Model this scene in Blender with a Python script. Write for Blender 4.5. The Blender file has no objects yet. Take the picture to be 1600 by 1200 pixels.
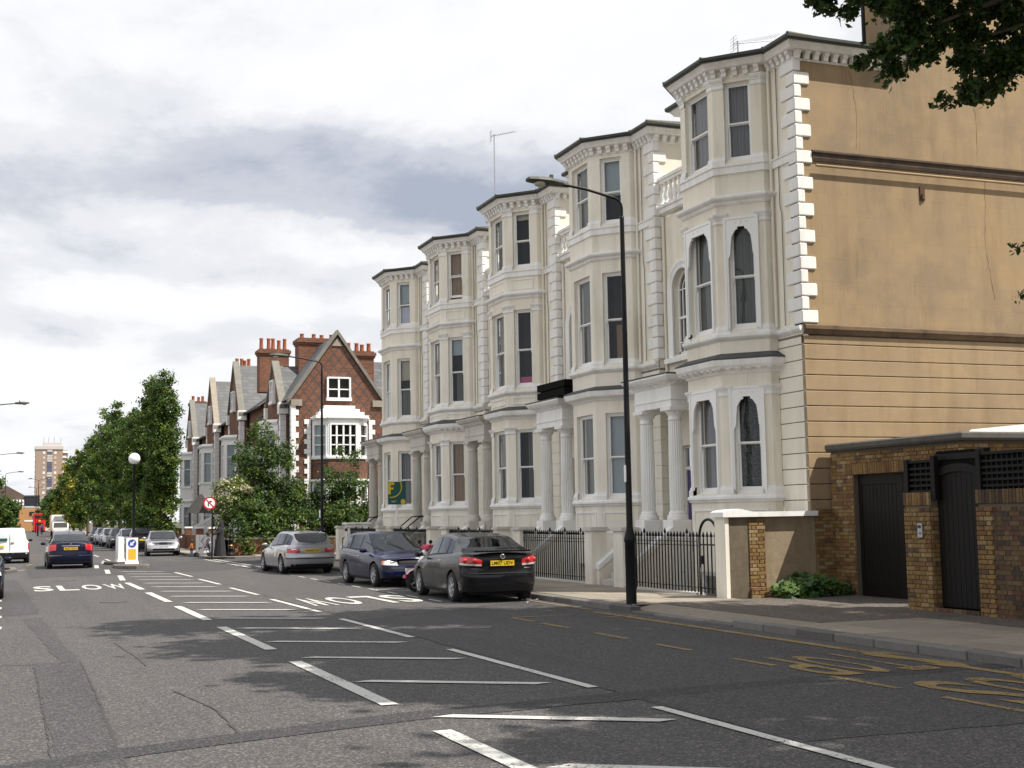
import bpy, math, random
from math import sin, cos, pi, sqrt, atan2, radians as rad
from mathutils import Vector, Matrix
R = random.Random(7)
S = bpy.context.scene
COL = S.collection

# ------------------------------------------------------------------ camera, world, sun
cam = bpy.data.cameras.new('camera'); camo = bpy.data.objects.new('camera', cam); COL.objects.link(camo)
S.camera = camo
cam.sensor_width = 36; cam.lens = 36*2060/1600; cam.clip_end = 6000; cam.clip_start = .1
_d = Vector((3-800, 819-600, 2060)).normalized()            # street direction seen by the camera
_h = Vector((cos(rad(.95)), -sin(rad(.95)), 0))
_z = _d.cross(_h).normalized()
if _z.y > 0: _z = -_z
_x = _d.cross(_z)
# world axes in camera (x right, y down, z forward) -> blender camera matrix
right = Vector((_x.x, _d.x, _z.x)); down = Vector((_x.y, _d.y, _z.y)); fwd = Vector((_x.z, _d.z, _z.z))
m = Matrix((right, -down, -fwd)).transposed().to_4x4(); m.translation = Vector((0, 0, 1.8))
camo.matrix_world = m

SUNDIR = Vector((-.47, .46, -1.0)).normalized()             # the way the light travels
sun = bpy.data.lights.new('sun', 'SUN'); sun.energy = 4.4; sun.angle = rad(.53); sun.color = (1, .94, .84)
suno = bpy.data.objects.new('sun', sun); COL.objects.link(suno)
suno.rotation_euler = SUNDIR.to_track_quat('-Z', 'Y').to_euler()
EL = math.asin(-SUNDIR.z)

W = bpy.data.worlds.new('World'); S.world = W; W.use_nodes = True
nt = W.node_tree; N = nt.nodes; L = nt.links
bg = N['Background']; bg.inputs[1].default_value = .1
sky = N.new('ShaderNodeTexSky'); sky.sky_type = 'NISHITA'; sky.sun_disc = False
sky.sun_elevation = EL; sky.sun_rotation = atan2(-SUNDIR.x, -SUNDIR.y)
def wn(t, **k):
    n = N.new(t)
    for a, b in k.items(): setattr(n, a, b)
    return n
tc = wn('ShaderNodeTexCoord')
# cloud deck: direction projected on a dome (z lifted so that the horizon does not stretch to infinity)
sep = wn('ShaderNodeSeparateXYZ'); L.new(tc.outputs['Generated'], sep.inputs[0])
def wm(op, a, b=None, c=None):
    n = wn('ShaderNodeMath', operation=op)
    for i, v in enumerate((a, b, c)):
        if v is None: continue
        if isinstance(v, (int, float)): n.inputs[i].default_value = v
        else: L.new(v, n.inputs[i])
    return n.outputs[0]
zz = wm('ADD', wm('MAXIMUM', sep.outputs[2], 0.0), .16)
px_ = wm('DIVIDE', sep.outputs[0], zz); py_ = wm('DIVIDE', sep.outputs[1], zz)
comb = wn('ShaderNodeCombineXYZ'); L.new(px_, comb.inputs[0]); L.new(py_, comb.inputs[1])
def wnoise(scale, det, rough, loc, sc=(1, 1, 1), dist=0):
    mp = wn('ShaderNodeMapping'); mp.inputs['Location'].default_value = loc; mp.inputs['Scale'].default_value = sc
    L.new(comb.outputs[0], mp.inputs[0])
    n = wn('ShaderNodeTexNoise'); n.inputs['Scale'].default_value = scale; n.inputs['Detail'].default_value = det
    n.inputs['Roughness'].default_value = rough; n.inputs['Distortion'].default_value = dist
    L.new(mp.outputs[0], n.inputs[0]); return n.outputs[0]
def ramp(v, pts):
    r = wn('ShaderNodeValToRGB'); r.color_ramp.interpolation = 'EASE'
    e = r.color_ramp.elements
    while len(e) < len(pts): e.new(.5)
    for i, (p, c) in enumerate(pts): e[i].position = p; e[i].color = (*c, 1) if len(c) == 3 else c
    L.new(v, r.inputs[0]); return r.outputs[0]
SKYOUT = (wnoise, ramp, wm)
SKYA = wnoise(2.6, 10, .6, (3.1, 1.7, 0), (1, .75, 1), .25)
SKYB = wnoise(1.0, 4, .5, (7.3, 2.1, 0), (.8, .8, 1), .2)
mixn = wm('ADD', wm('MULTIPLY', SKYA, .5), wm('MULTIPLY', SKYB, .5))
# ragged cloud bases: broad darker banks given by their place in the cloud deck
wx = wm('ADD', px_, wm('MULTIPLY', wm('SUBTRACT', wnoise(4.2, 9, .62, (4, 3, 0), (1, .7, 1)), .5), .34))
wy = wm('ADD', py_, wm('MULTIPLY', wm('SUBTRACT', wnoise(4.2, 9, .62, (9, 7, 0), (1, .7, 1)), .5), .42))
def blob(cx, cy, sx, sy, amt):
    dx = wm('SUBTRACT', wx, cx); dy = wm('SUBTRACT', wy, cy)
    ex = wm('ADD', wm('POWER', wm('ABSOLUTE', wm('DIVIDE', dx, sx)), 2.6), wm('POWER', wm('ABSOLUTE', wm('DIVIDE', dy, sy)), 2.6))
    return wm('MULTIPLY', wm('EXPONENT', wm('MULTIPLY', ex, -1.0)), amt)
acc = wm('ADD', .34, wm('MULTIPLY', wm('SUBTRACT', mixn, .5), 1.05))
for b_ in ((.6,2.3,.58,.24,.28),(.82,2.42,.24,.2,.13),(1.3,2.2,.4,.2,.12),(.40,2.80,.42,.17,.17),(-.05,2.5,.2,.2,.14),(.3,4.3,.7,.4,.08),(.35,1.75,.3,.12,.05),(.25,3.32,.5,.2,.14),(1.0,3.2,.3,.2,.1),(-.8,2.9,.5,.3,.2),(-.6,1.4,.5,.25,.18),(1.6,1.2,.4,.3,.2),(.2,-.4,.6,.3,.2),(-1,-1.4,.7,.4,.2),(1.2,-1.5,.6,.4,.2),(-1.8,.6,.5,.4,.18),(2.6,3,.8,.4,.16)):
    acc = wm('ADD', acc, blob(*b_))
cloud = ramp(acc, [(.16, (8.6, 8.6, 8.6)), (.27, (7.0, 7.0, 7.05)), (.37, (6.2, 6.25, 6.4)), (.46, (5.35, 5.45, 5.7)), (.56, (4.0, 4.2, 4.7)), (.70, (2.75, 3.05, 3.7))])
vein = wm('MULTIPLY', wnoise(2.2, 8, .6, (1, 9, 0), (.7, 1.3, 1), .4), 1.0)
mx = wn('ShaderNodeMixRGB'); mx.blend_type = 'MIX'
L.new(ramp(vein, [(.32, (.04, .04, .04)), (.5, (0, 0, 0))]), mx.inputs[0]); L.new(cloud, mx.inputs[1]); L.new(sky.outputs[0], mx.inputs[2])
L.new(mx.outputs[0], bg.inputs[0])

S.view_settings.view_transform = 'Standard'; S.view_settings.look = 'None'; S.view_settings.gamma = 1
S.view_settings.use_curve_mapping = False; S.view_settings.exposure = .66
S.render.engine = 'CYCLES'; S.render.resolution_x = 1024; S.render.resolution_y = 768
S.cycles.max_bounces = 6; S.cycles.transparent_max_bounces = 12

# ------------------------------------------------------------------ materials
def mat(name, col=(.5, .5, .5), rough=.8, metal=0, spec=.5, noise=None, bump=None, coat=0, alpha=1, emit=None, trans=0, fn=None, ior=None):
    """noise: list of (scale, amount, dark colour factor or colour) tints; bump: (scale, strength, distance)"""
    m = bpy.data.materials.new(name); m.use_nodes = True
    t = m.node_tree; b = t.nodes['Principled BSDF']
    b.inputs['Base Color'].default_value = (*col, 1); b.inputs['Roughness'].default_value = rough
    b.inputs['Metallic'].default_value = metal; b.inputs['Specular IOR Level'].default_value = spec
    if coat: b.inputs['Coat Weight'].default_value = coat; b.inputs['Coat Roughness'].default_value = .05
    if trans: b.inputs['Transmission Weight'].default_value = trans
    if ior: b.inputs['IOR'].default_value = ior
    if alpha < 1: b.inputs['Alpha'].default_value = alpha
    if emit: b.inputs['Emission Color'].default_value = (*emit[0], 1); b.inputs['Emission Strength'].default_value = emit[1]
    g = t.nodes.new('ShaderNodeNewGeometry'); src = g.outputs['Position']
    out = None
    def nz(scale, det=5, rough_=.6, vec=None, sc=None):
        n = t.nodes.new('ShaderNodeTexNoise'); n.inputs['Scale'].default_value = scale; n.inputs['Detail'].default_value = det; n.inputs['Roughness'].default_value = rough_
        v = vec or src
        if sc:
            mp = t.nodes.new('ShaderNodeMapping'); mp.inputs['Scale'].default_value = sc; t.links.new(v, mp.inputs[0]); v = mp.outputs[0]
        t.links.new(v, n.inputs[0]); return n.outputs[0]
    cur = None
    for q in noise or []:
        scale, amt, c2 = q[:3]; sc = q[3] if len(q) > 3 else None; lo, hi = q[4] if len(q) > 4 else (.35, .7)
        n = nz(scale, sc=sc)
        mr = t.nodes.new('ShaderNodeMapRange'); mr.inputs[1].default_value = lo; mr.inputs[2].default_value = hi; mr.inputs[3].default_value = 0; mr.inputs[4].default_value = amt
        t.links.new(n, mr.inputs[0])
        x = t.nodes.new('ShaderNodeMixRGB'); t.links.new(mr.outputs[0], x.inputs[0])
        if cur: t.links.new(cur, x.inputs[1])
        else: x.inputs[1].default_value = (*col, 1)
        x.inputs[2].default_value = (*c2, 1); cur = x.outputs[0]
    if cur: t.links.new(cur, b.inputs['Base Color'])
    if bump:
        n = nz(bump[0], 6, .6); bp = t.nodes.new('ShaderNodeBump'); bp.inputs['Strength'].default_value = bump[1]; bp.inputs['Distance'].default_value = bump[2]
        t.links.new(n, bp.inputs['Height']); t.links.new(bp.outputs[0], b.inputs['Normal'])
    if fn: fn(t, b, src, cur, nz)
    return m
def rand_tint(lo, hi):
    """per-object value variation"""
    def f(t, b, src, cur, nz):
        oi = t.nodes.new('ShaderNodeObjectInfo'); mr = t.nodes.new('ShaderNodeMapRange'); mr.inputs[3].default_value = lo; mr.inputs[4].default_value = hi
        t.links.new(oi.outputs['Random'], mr.inputs[0])
        hs = t.nodes.new('ShaderNodeHueSaturation'); t.links.new(mr.outputs[0], hs.inputs['Value'])
        if cur: t.links.new(cur, hs.inputs['Color'])
        else: hs.inputs['Color'].default_value = b.inputs['Base Color'].default_value
        t.links.new(hs.outputs[0], b.inputs['Base Color'])
    return f
M = {}
# ------------------------------------------------------------------ mesh helpers
class MB:
    def __init__(s): s.v = []; s.f = []; s.m = []; s.sm = []
    def add(s, vs, fs, m=0, sm=False):
        o = len(s.v); s.v += [tuple(p) for p in vs]
        for f in fs: s.f.append(tuple(o+i for i in f)); s.m.append(m); s.sm.append(sm)
        return s
    def box(s, x0, x1, y0, y1, z0, z1, m=0):
        return s.add([(x0,y0,z0),(x1,y0,z0),(x1,y1,z0),(x0,y1,z0),(x0,y0,z1),(x1,y0,z1),(x1,y1,z1),(x0,y1,z1)],
              [(0,3,2,1),(4,5,6,7),(0,1,5,4),(1,2,6,5),(2,3,7,6),(3,0,4,7)], m)
    def bbox(s, x0, x1, y0, y1, z0, z1, b=.01, m=0):
        """box with chamfered edges"""
        X=(x0,x1);Y=(y0,y1);Z=(z0,z1); vs=[]; idx={}
        for i in (0,1):
            for j in (0,1):
                for k in (0,1):
                    sx=b if i==0 else -b; sy=b if j==0 else -b; sz=b if k==0 else -b
                    idx[i,j,k,0]=len(vs); vs.append((X[i],Y[j]+sy,Z[k]+sz))
                    idx[i,j,k,1]=len(vs); vs.append((X[i]+sx,Y[j],Z[k]+sz))
                    idx[i,j,k,2]=len(vs); vs.append((X[i]+sx,Y[j]+sy,Z[k]))
        fs=[]
        for i in (0,1):
            q=[(i,0,0,0),(i,1,0,0),(i,1,1,0),(i,0,1,0)]; fs.append([idx[a] for a in (q if i else q[::-1])])
            q=[(0,i,0,1),(1,i,0,1),(1,i,1,1),(0,i,1,1)]; fs.append([idx[a] for a in (q[::-1] if i else q)])
            q=[(0,0,i,2),(1,0,i,2),(1,1,i,2),(0,1,i,2)]; fs.append([idx[a] for a in (q if i else q[::-1])])
        for i in (0,1):
            for j in (0,1):
                fs.append([idx[i,j,0,0],idx[i,j,1,0],idx[i,j,1,1],idx[i,j,0,1]] if (i^j) else [idx[i,j,0,1],idx[i,j,1,1],idx[i,j,1,0],idx[i,j,0,0]])
                fs.append([idx[i,0,j,0],idx[i,1,j,0],idx[i,1,j,2],idx[i,0,j,2]] if not (i^j) else [idx[i,0,j,2],idx[i,1,j,2],idx[i,1,j,0],idx[i,0,j,0]])
                fs.append([idx[0,i,j,1],idx[1,i,j,1],idx[1,i,j,2],idx[0,i,j,2]] if (i^j) else [idx[0,i,j,2],idx[1,i,j,2],idx[1,i,j,1],idx[0,i,j,1]])
                for k in (0,1): fs.append([idx[i,j,k,0],idx[i,j,k,1],idx[i,j,k,2]])
        return s.add(vs, fs, m)
    def poly(s, pts, m=0): return s.add(pts, [tuple(range(len(pts)))], m)
    def prism(s, pl, z0, z1, m=0):
        n=len(pl)
        return s.add([(x,y,z0) for x,y in pl]+[(x,y,z1) for x,y in pl], [tuple(range(n))[::-1], tuple(range(n,2*n))]+[(i,(i+1)%n,n+(i+1)%n,n+i) for i in range(n)], m)
    def extr(s, pts, vec, m=0):
        """polygon in 3D extruded by a vector"""
        n=len(pts); v=Vector(vec)
        return s.add([tuple(p) for p in pts]+[tuple(Vector(p)+v) for p in pts], [tuple(range(n))[::-1], tuple(range(n,2*n))]+[(i,(i+1)%n,n+(i+1)%n,n+i) for i in range(n)], m)
    def tube(s, path, r, n=8, m=0, cap=True, sm=True):
        P=[Vector(p) for p in path]; k=len(P); rr=r if isinstance(r,(list,tuple)) else [r]*k
        vs=[]; up=None
        for i,p in enumerate(P):
            d=(P[min(i+1,k-1)]-P[max(i-1,0)]).normalized()
            if up is None: up=Vector((0,0,1)) if abs(d.z)<.9 else Vector((1,0,0))
            a=d.cross(up)
            if a.length<1e-5: a=d.cross(Vector((0,1,0)))
            a.normalize(); b=a.cross(d).normalized(); up=b
            for j in range(n):
                t=2*pi*j/n; vs.append(p+(a*cos(t)+b*sin(t))*rr[i])
        fs=[(i*n+j,i*n+(j+1)%n,(i+1)*n+(j+1)%n,(i+1)*n+j) for i in range(k-1) for j in range(n)]
        s.add(vs,fs,m,sm)
        if cap: s.add([vs[j] for j in range(n)],[tuple(range(n))[::-1]],m); s.add([vs[(k-1)*n+j] for j in range(n)],[tuple(range(n))],m)
        return s
    def lathe(s, prof, cx=0, cy=0, n=16, m=0, sm=True, rfun=None, cap=True):
        vs=[]
        for r,z in prof:
            for j in range(n):
                t=2*pi*j/n; q=r*(rfun(j) if rfun else 1); vs.append((cx+q*cos(t),cy+q*sin(t),z))
        k=len(prof)
        return s.add(vs,[(i*n+j,i*n+(j+1)%n,(i+1)*n+(j+1)%n,(i+1)*n+j) for i in range(k-1) for j in range(n)]+([tuple(range(n))[::-1],tuple((k-1)*n+j for j in range(n))] if cap else []),m,sm)
    def sweep(s, path, prof, m=0, out=-1, ends=True):
        """moulding: path = plan polyline (x,y), prof = closed list (outward offset, z). out picks the side"""
        n=len(path); P=[Vector(p) for p in path]; D=[(P[i+1]-P[i]).normalized() for i in range(n-1)]
        nr=[Vector((-d.y,d.x))*out for d in D]; off=[]
        for i in range(n):
            if i==0: off.append(nr[0])
            elif i==n-1: off.append(nr[-1])
            else:
                a=nr[i-1]+nr[i]; a.normalize(); off.append(a/max(.3,a.dot(nr[i])))
        k=len(prof); vs=[(P[i].x+off[i].x*o,P[i].y+off[i].y*o,z) for i in range(n) for o,z in prof]
        fs=[(i*k+j,i*k+(j+1)%k,(i+1)*k+(j+1)%k,(i+1)*k+j) for i in range(n-1) for j in range(k)]
        if ends: fs+=[tuple(range(k))[::-1],tuple((n-1)*k+j for j in range(k))]
        return s.add(vs,fs,m)
    def ball(s, c, r, n=10, m=0, sz=1):
        k=n//2+1; vs=[]; 
        for i in range(k+1):
            a=pi*i/k
            for j in range(n): t=2*pi*j/n; vs.append((c[0]+r*sin(a)*cos(t),c[1]+r*sin(a)*sin(t),c[2]+r*sz*cos(a)))
        return s.add(vs,[(i*n+j,(i+1)*n+j,(i+1)*n+(j+1)%n,i*n+(j+1)%n) for i in range(k) for j in range(n)],m,True)
    def mesh(s, name, mats):
        me=bpy.data.meshes.new(name); me.from_pydata(s.v,[],s.f)
        if not isinstance(mats,(list,tuple)): mats=[mats]
        for x in mats: me.materials.append(M[x] if isinstance(x,str) else x)
        if len(mats)>1: me.polygons.foreach_set('material_index',s.m)
        me.polygons.foreach_set('use_smooth',s.sm)
        me.update(); return me
def link(name, data, parent=None, loc=None, rot=None, scale=None):
    o=bpy.data.objects.new(name,data); COL.objects.link(o)
    if parent: o.parent=parent
    if loc is not None: o.location=loc
    if rot is not None: o.rotation_euler=rot
    if scale is not None: o.scale=scale
    return o
def fixn(me):
    import bmesh
    b=bmesh.new(); b.from_mesh(me); bmesh.ops.recalc_face_normals(b,faces=b.faces); b.to_mesh(me); b.free(); return me
def ob(name, mb, mats, parent=None, fix=True, **k):
    me=mb.mesh(name,mats)
    if fix and len(me.polygons)<20000: fixn(me)
    return link(name,me,parent,**k)
def tag(o, label=None, cat=None, group=None, kind=None):
    if label: o['label']=label
    if cat: o['category']=cat
    if group: o['group']=group
    if kind: o['kind']=kind
    return o
def thing(name, label, cat, loc=(0,0,0), rz=0, group=None):
    o=bpy.data.objects.new(name,None); COL.objects.link(o); o.location=loc; o.rotation_euler=(0,0,rz); o.empty_display_size=.2
    return tag(o,label,cat,group)
def kids(o): return [c for c in bpy.data.objects if c.parent==o]
def copy_tree(o, loc=None, rz=None, label=None):
    global KID
    def cp(a, par):
        c=a.copy(); COL.objects.link(c)
        if par: c.parent=par
        for k in KID.get(a.name,[]): cp(k,c)
        return c
    KID={}
    for c in bpy.data.objects:
        if c.parent: KID.setdefault(c.parent.name,[]).append(c)
    r=cp(o,None)
    if loc is not None: r.location=loc
    if rz is not None: r.rotation_euler=(0,0,rz)
    if label: r['label']=label
    return r
CACHE={}
def cached(key, fn):
    if key not in CACHE: CACHE[key]=fn()
    return CACHE[key]
def text_mesh(txt, size, depth=.004, sx=1, sy=1, bold=0):
    key=('t',txt,size,sx,sy,bold,depth)
    if key in CACHE: return CACHE[key]
    c=bpy.data.curves.new('txt','FONT'); c.body=txt; c.size=size; c.align_x='CENTER'; c.align_y='CENTER'; c.extrude=depth; c.offset=bold; c.resolution_u=3
    o=bpy.data.objects.new('txt',c); COL.objects.link(o); bpy.context.view_layer.update()
    me=bpy.data.meshes.new_from_object(o.evaluated_get(bpy.context.evaluated_depsgraph_get()))
    bpy.data.objects.remove(o); bpy.data.curves.remove(c)
    for v in me.vertices: v.co.x*=sx; v.co.y*=sy
    me.materials.clear(); me.name='lettering'; CACHE[key]=me; return me
def lettering(txt, size, mt, parent, loc, rot, **k):
    me=text_mesh(txt,size,**k).copy(); me.materials.append(M[mt])
    return link('lettering',me,parent,loc=loc,rot=rot)
# ------------------------------------------------------------------ palette
def grime(t, b, src, cur, nz):
    """vertical streaks of dirt, in object-independent world position"""
    n = nz(1.0, 5, .65, sc=(2.6, 2.6, .35)); n2 = nz(.7, 4, .6)
    mr = t.nodes.new('ShaderNodeMapRange'); mr.inputs[1].default_value=.48; mr.inputs[2].default_value=.78; mr.inputs[4].default_value=.5
    t.links.new(n, mr.inputs[0])
    x = t.nodes.new('ShaderNodeMixRGB'); x.blend_type='MULTIPLY'; t.links.new(mr.outputs[0], x.inputs[0])
    if cur: t.links.new(cur, x.inputs[1])
    else: x.inputs[1].default_value = b.inputs['Base Color'].default_value
    x.inputs[2].default_value=(.56,.52,.44,1)
    n3=nz(1.0,7,.7,sc=(9,9,.8)); m3=t.nodes.new('ShaderNodeMapRange'); m3.inputs[1].default_value=.6; m3.inputs[2].default_value=.8; m3.inputs[4].default_value=.55; t.links.new(n3,m3.inputs[0])
    y=t.nodes.new('ShaderNodeMixRGB'); y.blend_type='MULTIPLY'; t.links.new(m3.outputs[0],y.inputs[0]); t.links.new(x.outputs[0],y.inputs[1]); y.inputs[2].default_value=(.5,.46,.4,1)
    n4=nz(.55,5,.6); m4=t.nodes.new('ShaderNodeMapRange'); m4.inputs[1].default_value=.52; m4.inputs[2].default_value=.7; m4.inputs[4].default_value=.35; t.links.new(n4,m4.inputs[0])
    w=t.nodes.new('ShaderNodeMixRGB'); w.blend_type='MULTIPLY'; t.links.new(m4.outputs[0],w.inputs[0]); t.links.new(y.outputs[0],w.inputs[1]); w.inputs[2].default_value=(.78,.76,.72,1)
    t.links.new(w.outputs[0], b.inputs['Base Color'])
M['cream'] = mat('cream_stucco', (.80,.76,.665), .85, noise=[(.9,.4,(.71,.655,.545)),(7,.3,(.76,.71,.6))], bump=(38,.25,.01), fn=grime)
M['cream2'] = mat('cream_stucco_paler', (.80,.765,.68), .85, noise=[(1.1,.4,(.71,.66,.56)),(9,.3,(.76,.71,.62))], bump=(38,.25,.01), fn=grime)
M['white'] = mat('white_paint', (.83,.83,.82), .6, noise=[(2.2,.4,(.72,.715,.69)),(14,.3,(.73,.72,.7))], bump=(25,.2,.006), fn=grime)
M['sash'] = mat('sash_paint', (.8,.8,.79), .35)
M['grey_stone'] = mat('portico_stone', (.55,.53,.48), .85, noise=[(2.5,.6,(.42,.41,.37)),(18,.4,(.62,.6,.55))], bump=(30,.3,.01), fn=grime)
def ochre_fn(t, b, src, cur, nz):
    br = t.nodes.new('ShaderNodeTexBrick'); sp = t.nodes.new('ShaderNodeSeparateXYZ'); cb = t.nodes.new('ShaderNodeCombineXYZ')
    t.links.new(src, sp.inputs[0]); t.links.new(sp.outputs[0], cb.inputs[0]); t.links.new(sp.outputs[2], cb.inputs[1]); t.links.new(cb.outputs[0], br.inputs[0])
    br.inputs['Scale'].default_value=1; br.inputs['Mortar Size'].default_value=.004; br.inputs['Brick Width'].default_value=.95; br.inputs['Row Height'].default_value=.47; br.inputs['Mortar Smooth'].default_value=.3
    br.inputs['Color1'].default_value=(1,1,1,1); br.inputs['Color2'].default_value=(.95,.95,.95,1); br.inputs['Mortar'].default_value=(.62,.58,.54,1)
    x = t.nodes.new('ShaderNodeMixRGB'); x.blend_type='MULTIPLY'; x.inputs[0].default_value=.38; t.links.new(cur, x.inputs[1]); t.links.new(br.outputs[0], x.inputs[2])
    t.links.new(x.outputs[0], b.inputs['Base Color']); grime(t, b, src, x.outputs[0], nz)
M['ochre'] = mat('ochre_render', (.325,.23,.128), .9, noise=[(.55,.85,(.25,.19,.125),None,(.36,.64)),(2.0,.5,(.38,.265,.135),None,(.45,.65)),(5,.35,(.275,.195,.115)),(16,.25,(.29,.205,.12))], bump=(30,.3,.01), fn=ochre_fn)
M['ochre_plain'] = mat('ochre_course', (.335,.24,.138), .9, noise=[(.6,.85,(.25,.185,.12)),(3,.4,(.385,.27,.15)),(.9,.5,(.2,.16,.12),(.5,.5,2.2),(.55,.8))], bump=(30,.3,.01), fn=grime)
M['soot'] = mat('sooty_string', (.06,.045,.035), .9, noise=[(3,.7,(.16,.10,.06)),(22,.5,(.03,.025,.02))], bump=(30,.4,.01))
M['lead'] = mat('lead_flashing', (.05,.052,.055), .7, noise=[(5,.5,(.09,.09,.09))])
M['gutter'] = mat('gutter_black', (.022,.024,.024), .5, noise=[(6,.5,(.05,.06,.04))])
M['slate'] = mat('slate', (.07,.068,.07), .7, noise=[(3,.6,(.11,.105,.1)),(14,.5,(.045,.05,.05))], bump=(16,.6,.02))
M['dark'] = mat('dark_room', (.012,.012,.013), .9)
M['purple'] = mat('purple_door', (.075,.05,.17), .35, noise=[(4,.3,(.05,.035,.12))])
M['doordark'] = mat('dark_door', (.02,.022,.03), .35)
M['iron'] = mat('black_iron', (.008,.008,.009), .45, spec=.2, noise=[(30,.5,(.03,.03,.03))])
M['terracotta'] = mat('terracotta', (.42,.13,.05), .85, noise=[(9,.6,(.3,.09,.04))])
def glass_mat(name, refl=.06, tint=(.9,.93,.95)):
    m = bpy.data.materials.new(name); m.use_nodes=True; t=m.node_tree; t.nodes.clear()
    o=t.nodes.new('ShaderNodeOutputMaterial'); tr=t.nodes.new('ShaderNodeBsdfTransparent'); tr.inputs[0].default_value=(*tint,1)
    g=t.nodes.new('ShaderNodeBsdfGlossy'); g.inputs['Roughness'].default_value=.03; g.inputs[0].default_value=(.9,.93,1,1)
    fr=t.nodes.new('ShaderNodeFresnel'); fr.inputs[0].default_value=1.5
    ad=t.nodes.new('ShaderNodeMath'); ad.operation='ADD'; ad.operation='MULTIPLY_ADD'; ad.inputs[1].default_value=.75; ad.inputs[2].default_value=refl; ad.use_clamp=True; t.links.new(fr.outputs[0],ad.inputs[0])
    # old panes are not quite flat
    nz=t.nodes.new('ShaderNodeTexNoise'); nz.inputs['Scale'].default_value=1.7; bp=t.nodes.new('ShaderNodeBump'); bp.inputs['Strength'].default_value=.15; bp.inputs['Distance'].default_value=.03
    ge=t.nodes.new('ShaderNodeNewGeometry'); t.links.new(ge.outputs['Position'],nz.inputs[0]); t.links.new(nz.outputs[0],bp.inputs['Height']); t.links.new(bp.outputs[0],g.inputs['Normal'])
    mx=t.nodes.new('ShaderNodeMixShader'); t.links.new(ad.outputs[0],mx.inputs[0]); t.links.new(tr.outputs[0],mx.inputs[1]); t.links.new(g.outputs[0],mx.inputs[2]); t.links.new(mx.outputs[0],o.inputs[0]); return m
M['glass'] = glass_mat('window_glass', .0)
def cloth(name, c, d): return mat(name, c, .9, noise=[(1.0,.7,d,(14,14,.3))])
M['net'] = cloth('net_curtain', (.30,.29,.29), (.13,.125,.13))
M['net2'] = cloth('net_curtain_green_grey', (.20,.205,.18), (.08,.085,.075))
M['lace'] = mat('lace_curtain', (.17,.175,.16), .9, noise=[(26,.9,(.045,.048,.042),(1,1,.9),(.42,.55)),(1,.5,(.05,.05,.05),(12,12,.3))])
M['blindw'] = mat('pale_blind', (.42,.47,.48), .8)
M['blindc'] = mat('cream_blind', (.52,.47,.34), .8)
M['wood'] = cloth('tan_curtain', (.43,.30,.19), (.28,.2,.13))
M['pink'] = mat('pink_cloth', (.5,.11,.2), .8)
M['whitec'] = mat('white_cloth', (.62,.62,.72), .8)

# ------------------------------------------------------------------ walls and windows
def frame(P, Q):
    P=Vector(P); Q=Vector(Q); t=(Q-P).normalized(); n=Vector((-t.y,t.x))
    return lambda s,d,z: (P.x+t.x*s+n.x*d, P.y+t.y*s+n.y*d, z)
def wall(mb, P, Q, z0, z1, holes=(), depth=.14, m=0):
    """outer wall skin from P to Q; holes (s0,s1,za,zb) share one column; reveals go inward"""
    F=frame(P,Q); ln=(Vector(Q)-Vector(P)).length
    q=lambda a,b,c,d: mb.poly([a,b,c,d],m)
    cols=sorted({(h[0],h[1]) for h in holes}); s=0
    for s0,s1 in cols:
        q(F(s,0,z0),F(s0,0,z0),F(s0,0,z1),F(s,0,z1)); z=z0
        for h in sorted([h for h in holes if (h[0],h[1])==(s0,s1)], key=lambda h:h[2]):
            q(F(s0,0,z),F(s1,0,z),F(s1,0,h[2]),F(s0,0,h[2]))
            a,b=h[2],h[3]
            q(F(s0,0,a),F(s1,0,a),F(s1,depth,a),F(s0,depth,a)); q(F(s0,depth,b),F(s1,depth,b),F(s1,0,b),F(s0,0,b))
            q(F(s0,0,a),F(s0,depth,a),F(s0,depth,b),F(s0,0,b)); q(F(s1,depth,a),F(s1,0,a),F(s1,0,b),F(s1,depth,b)); z=b
        q(F(s0,0,z),F(s1,0,z),F(s1,0,z1),F(s0,0,z1)); s=s1
    q(F(s,0,z0),F(ln,0,z0),F(ln,0,z1),F(s,0,z1))
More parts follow.
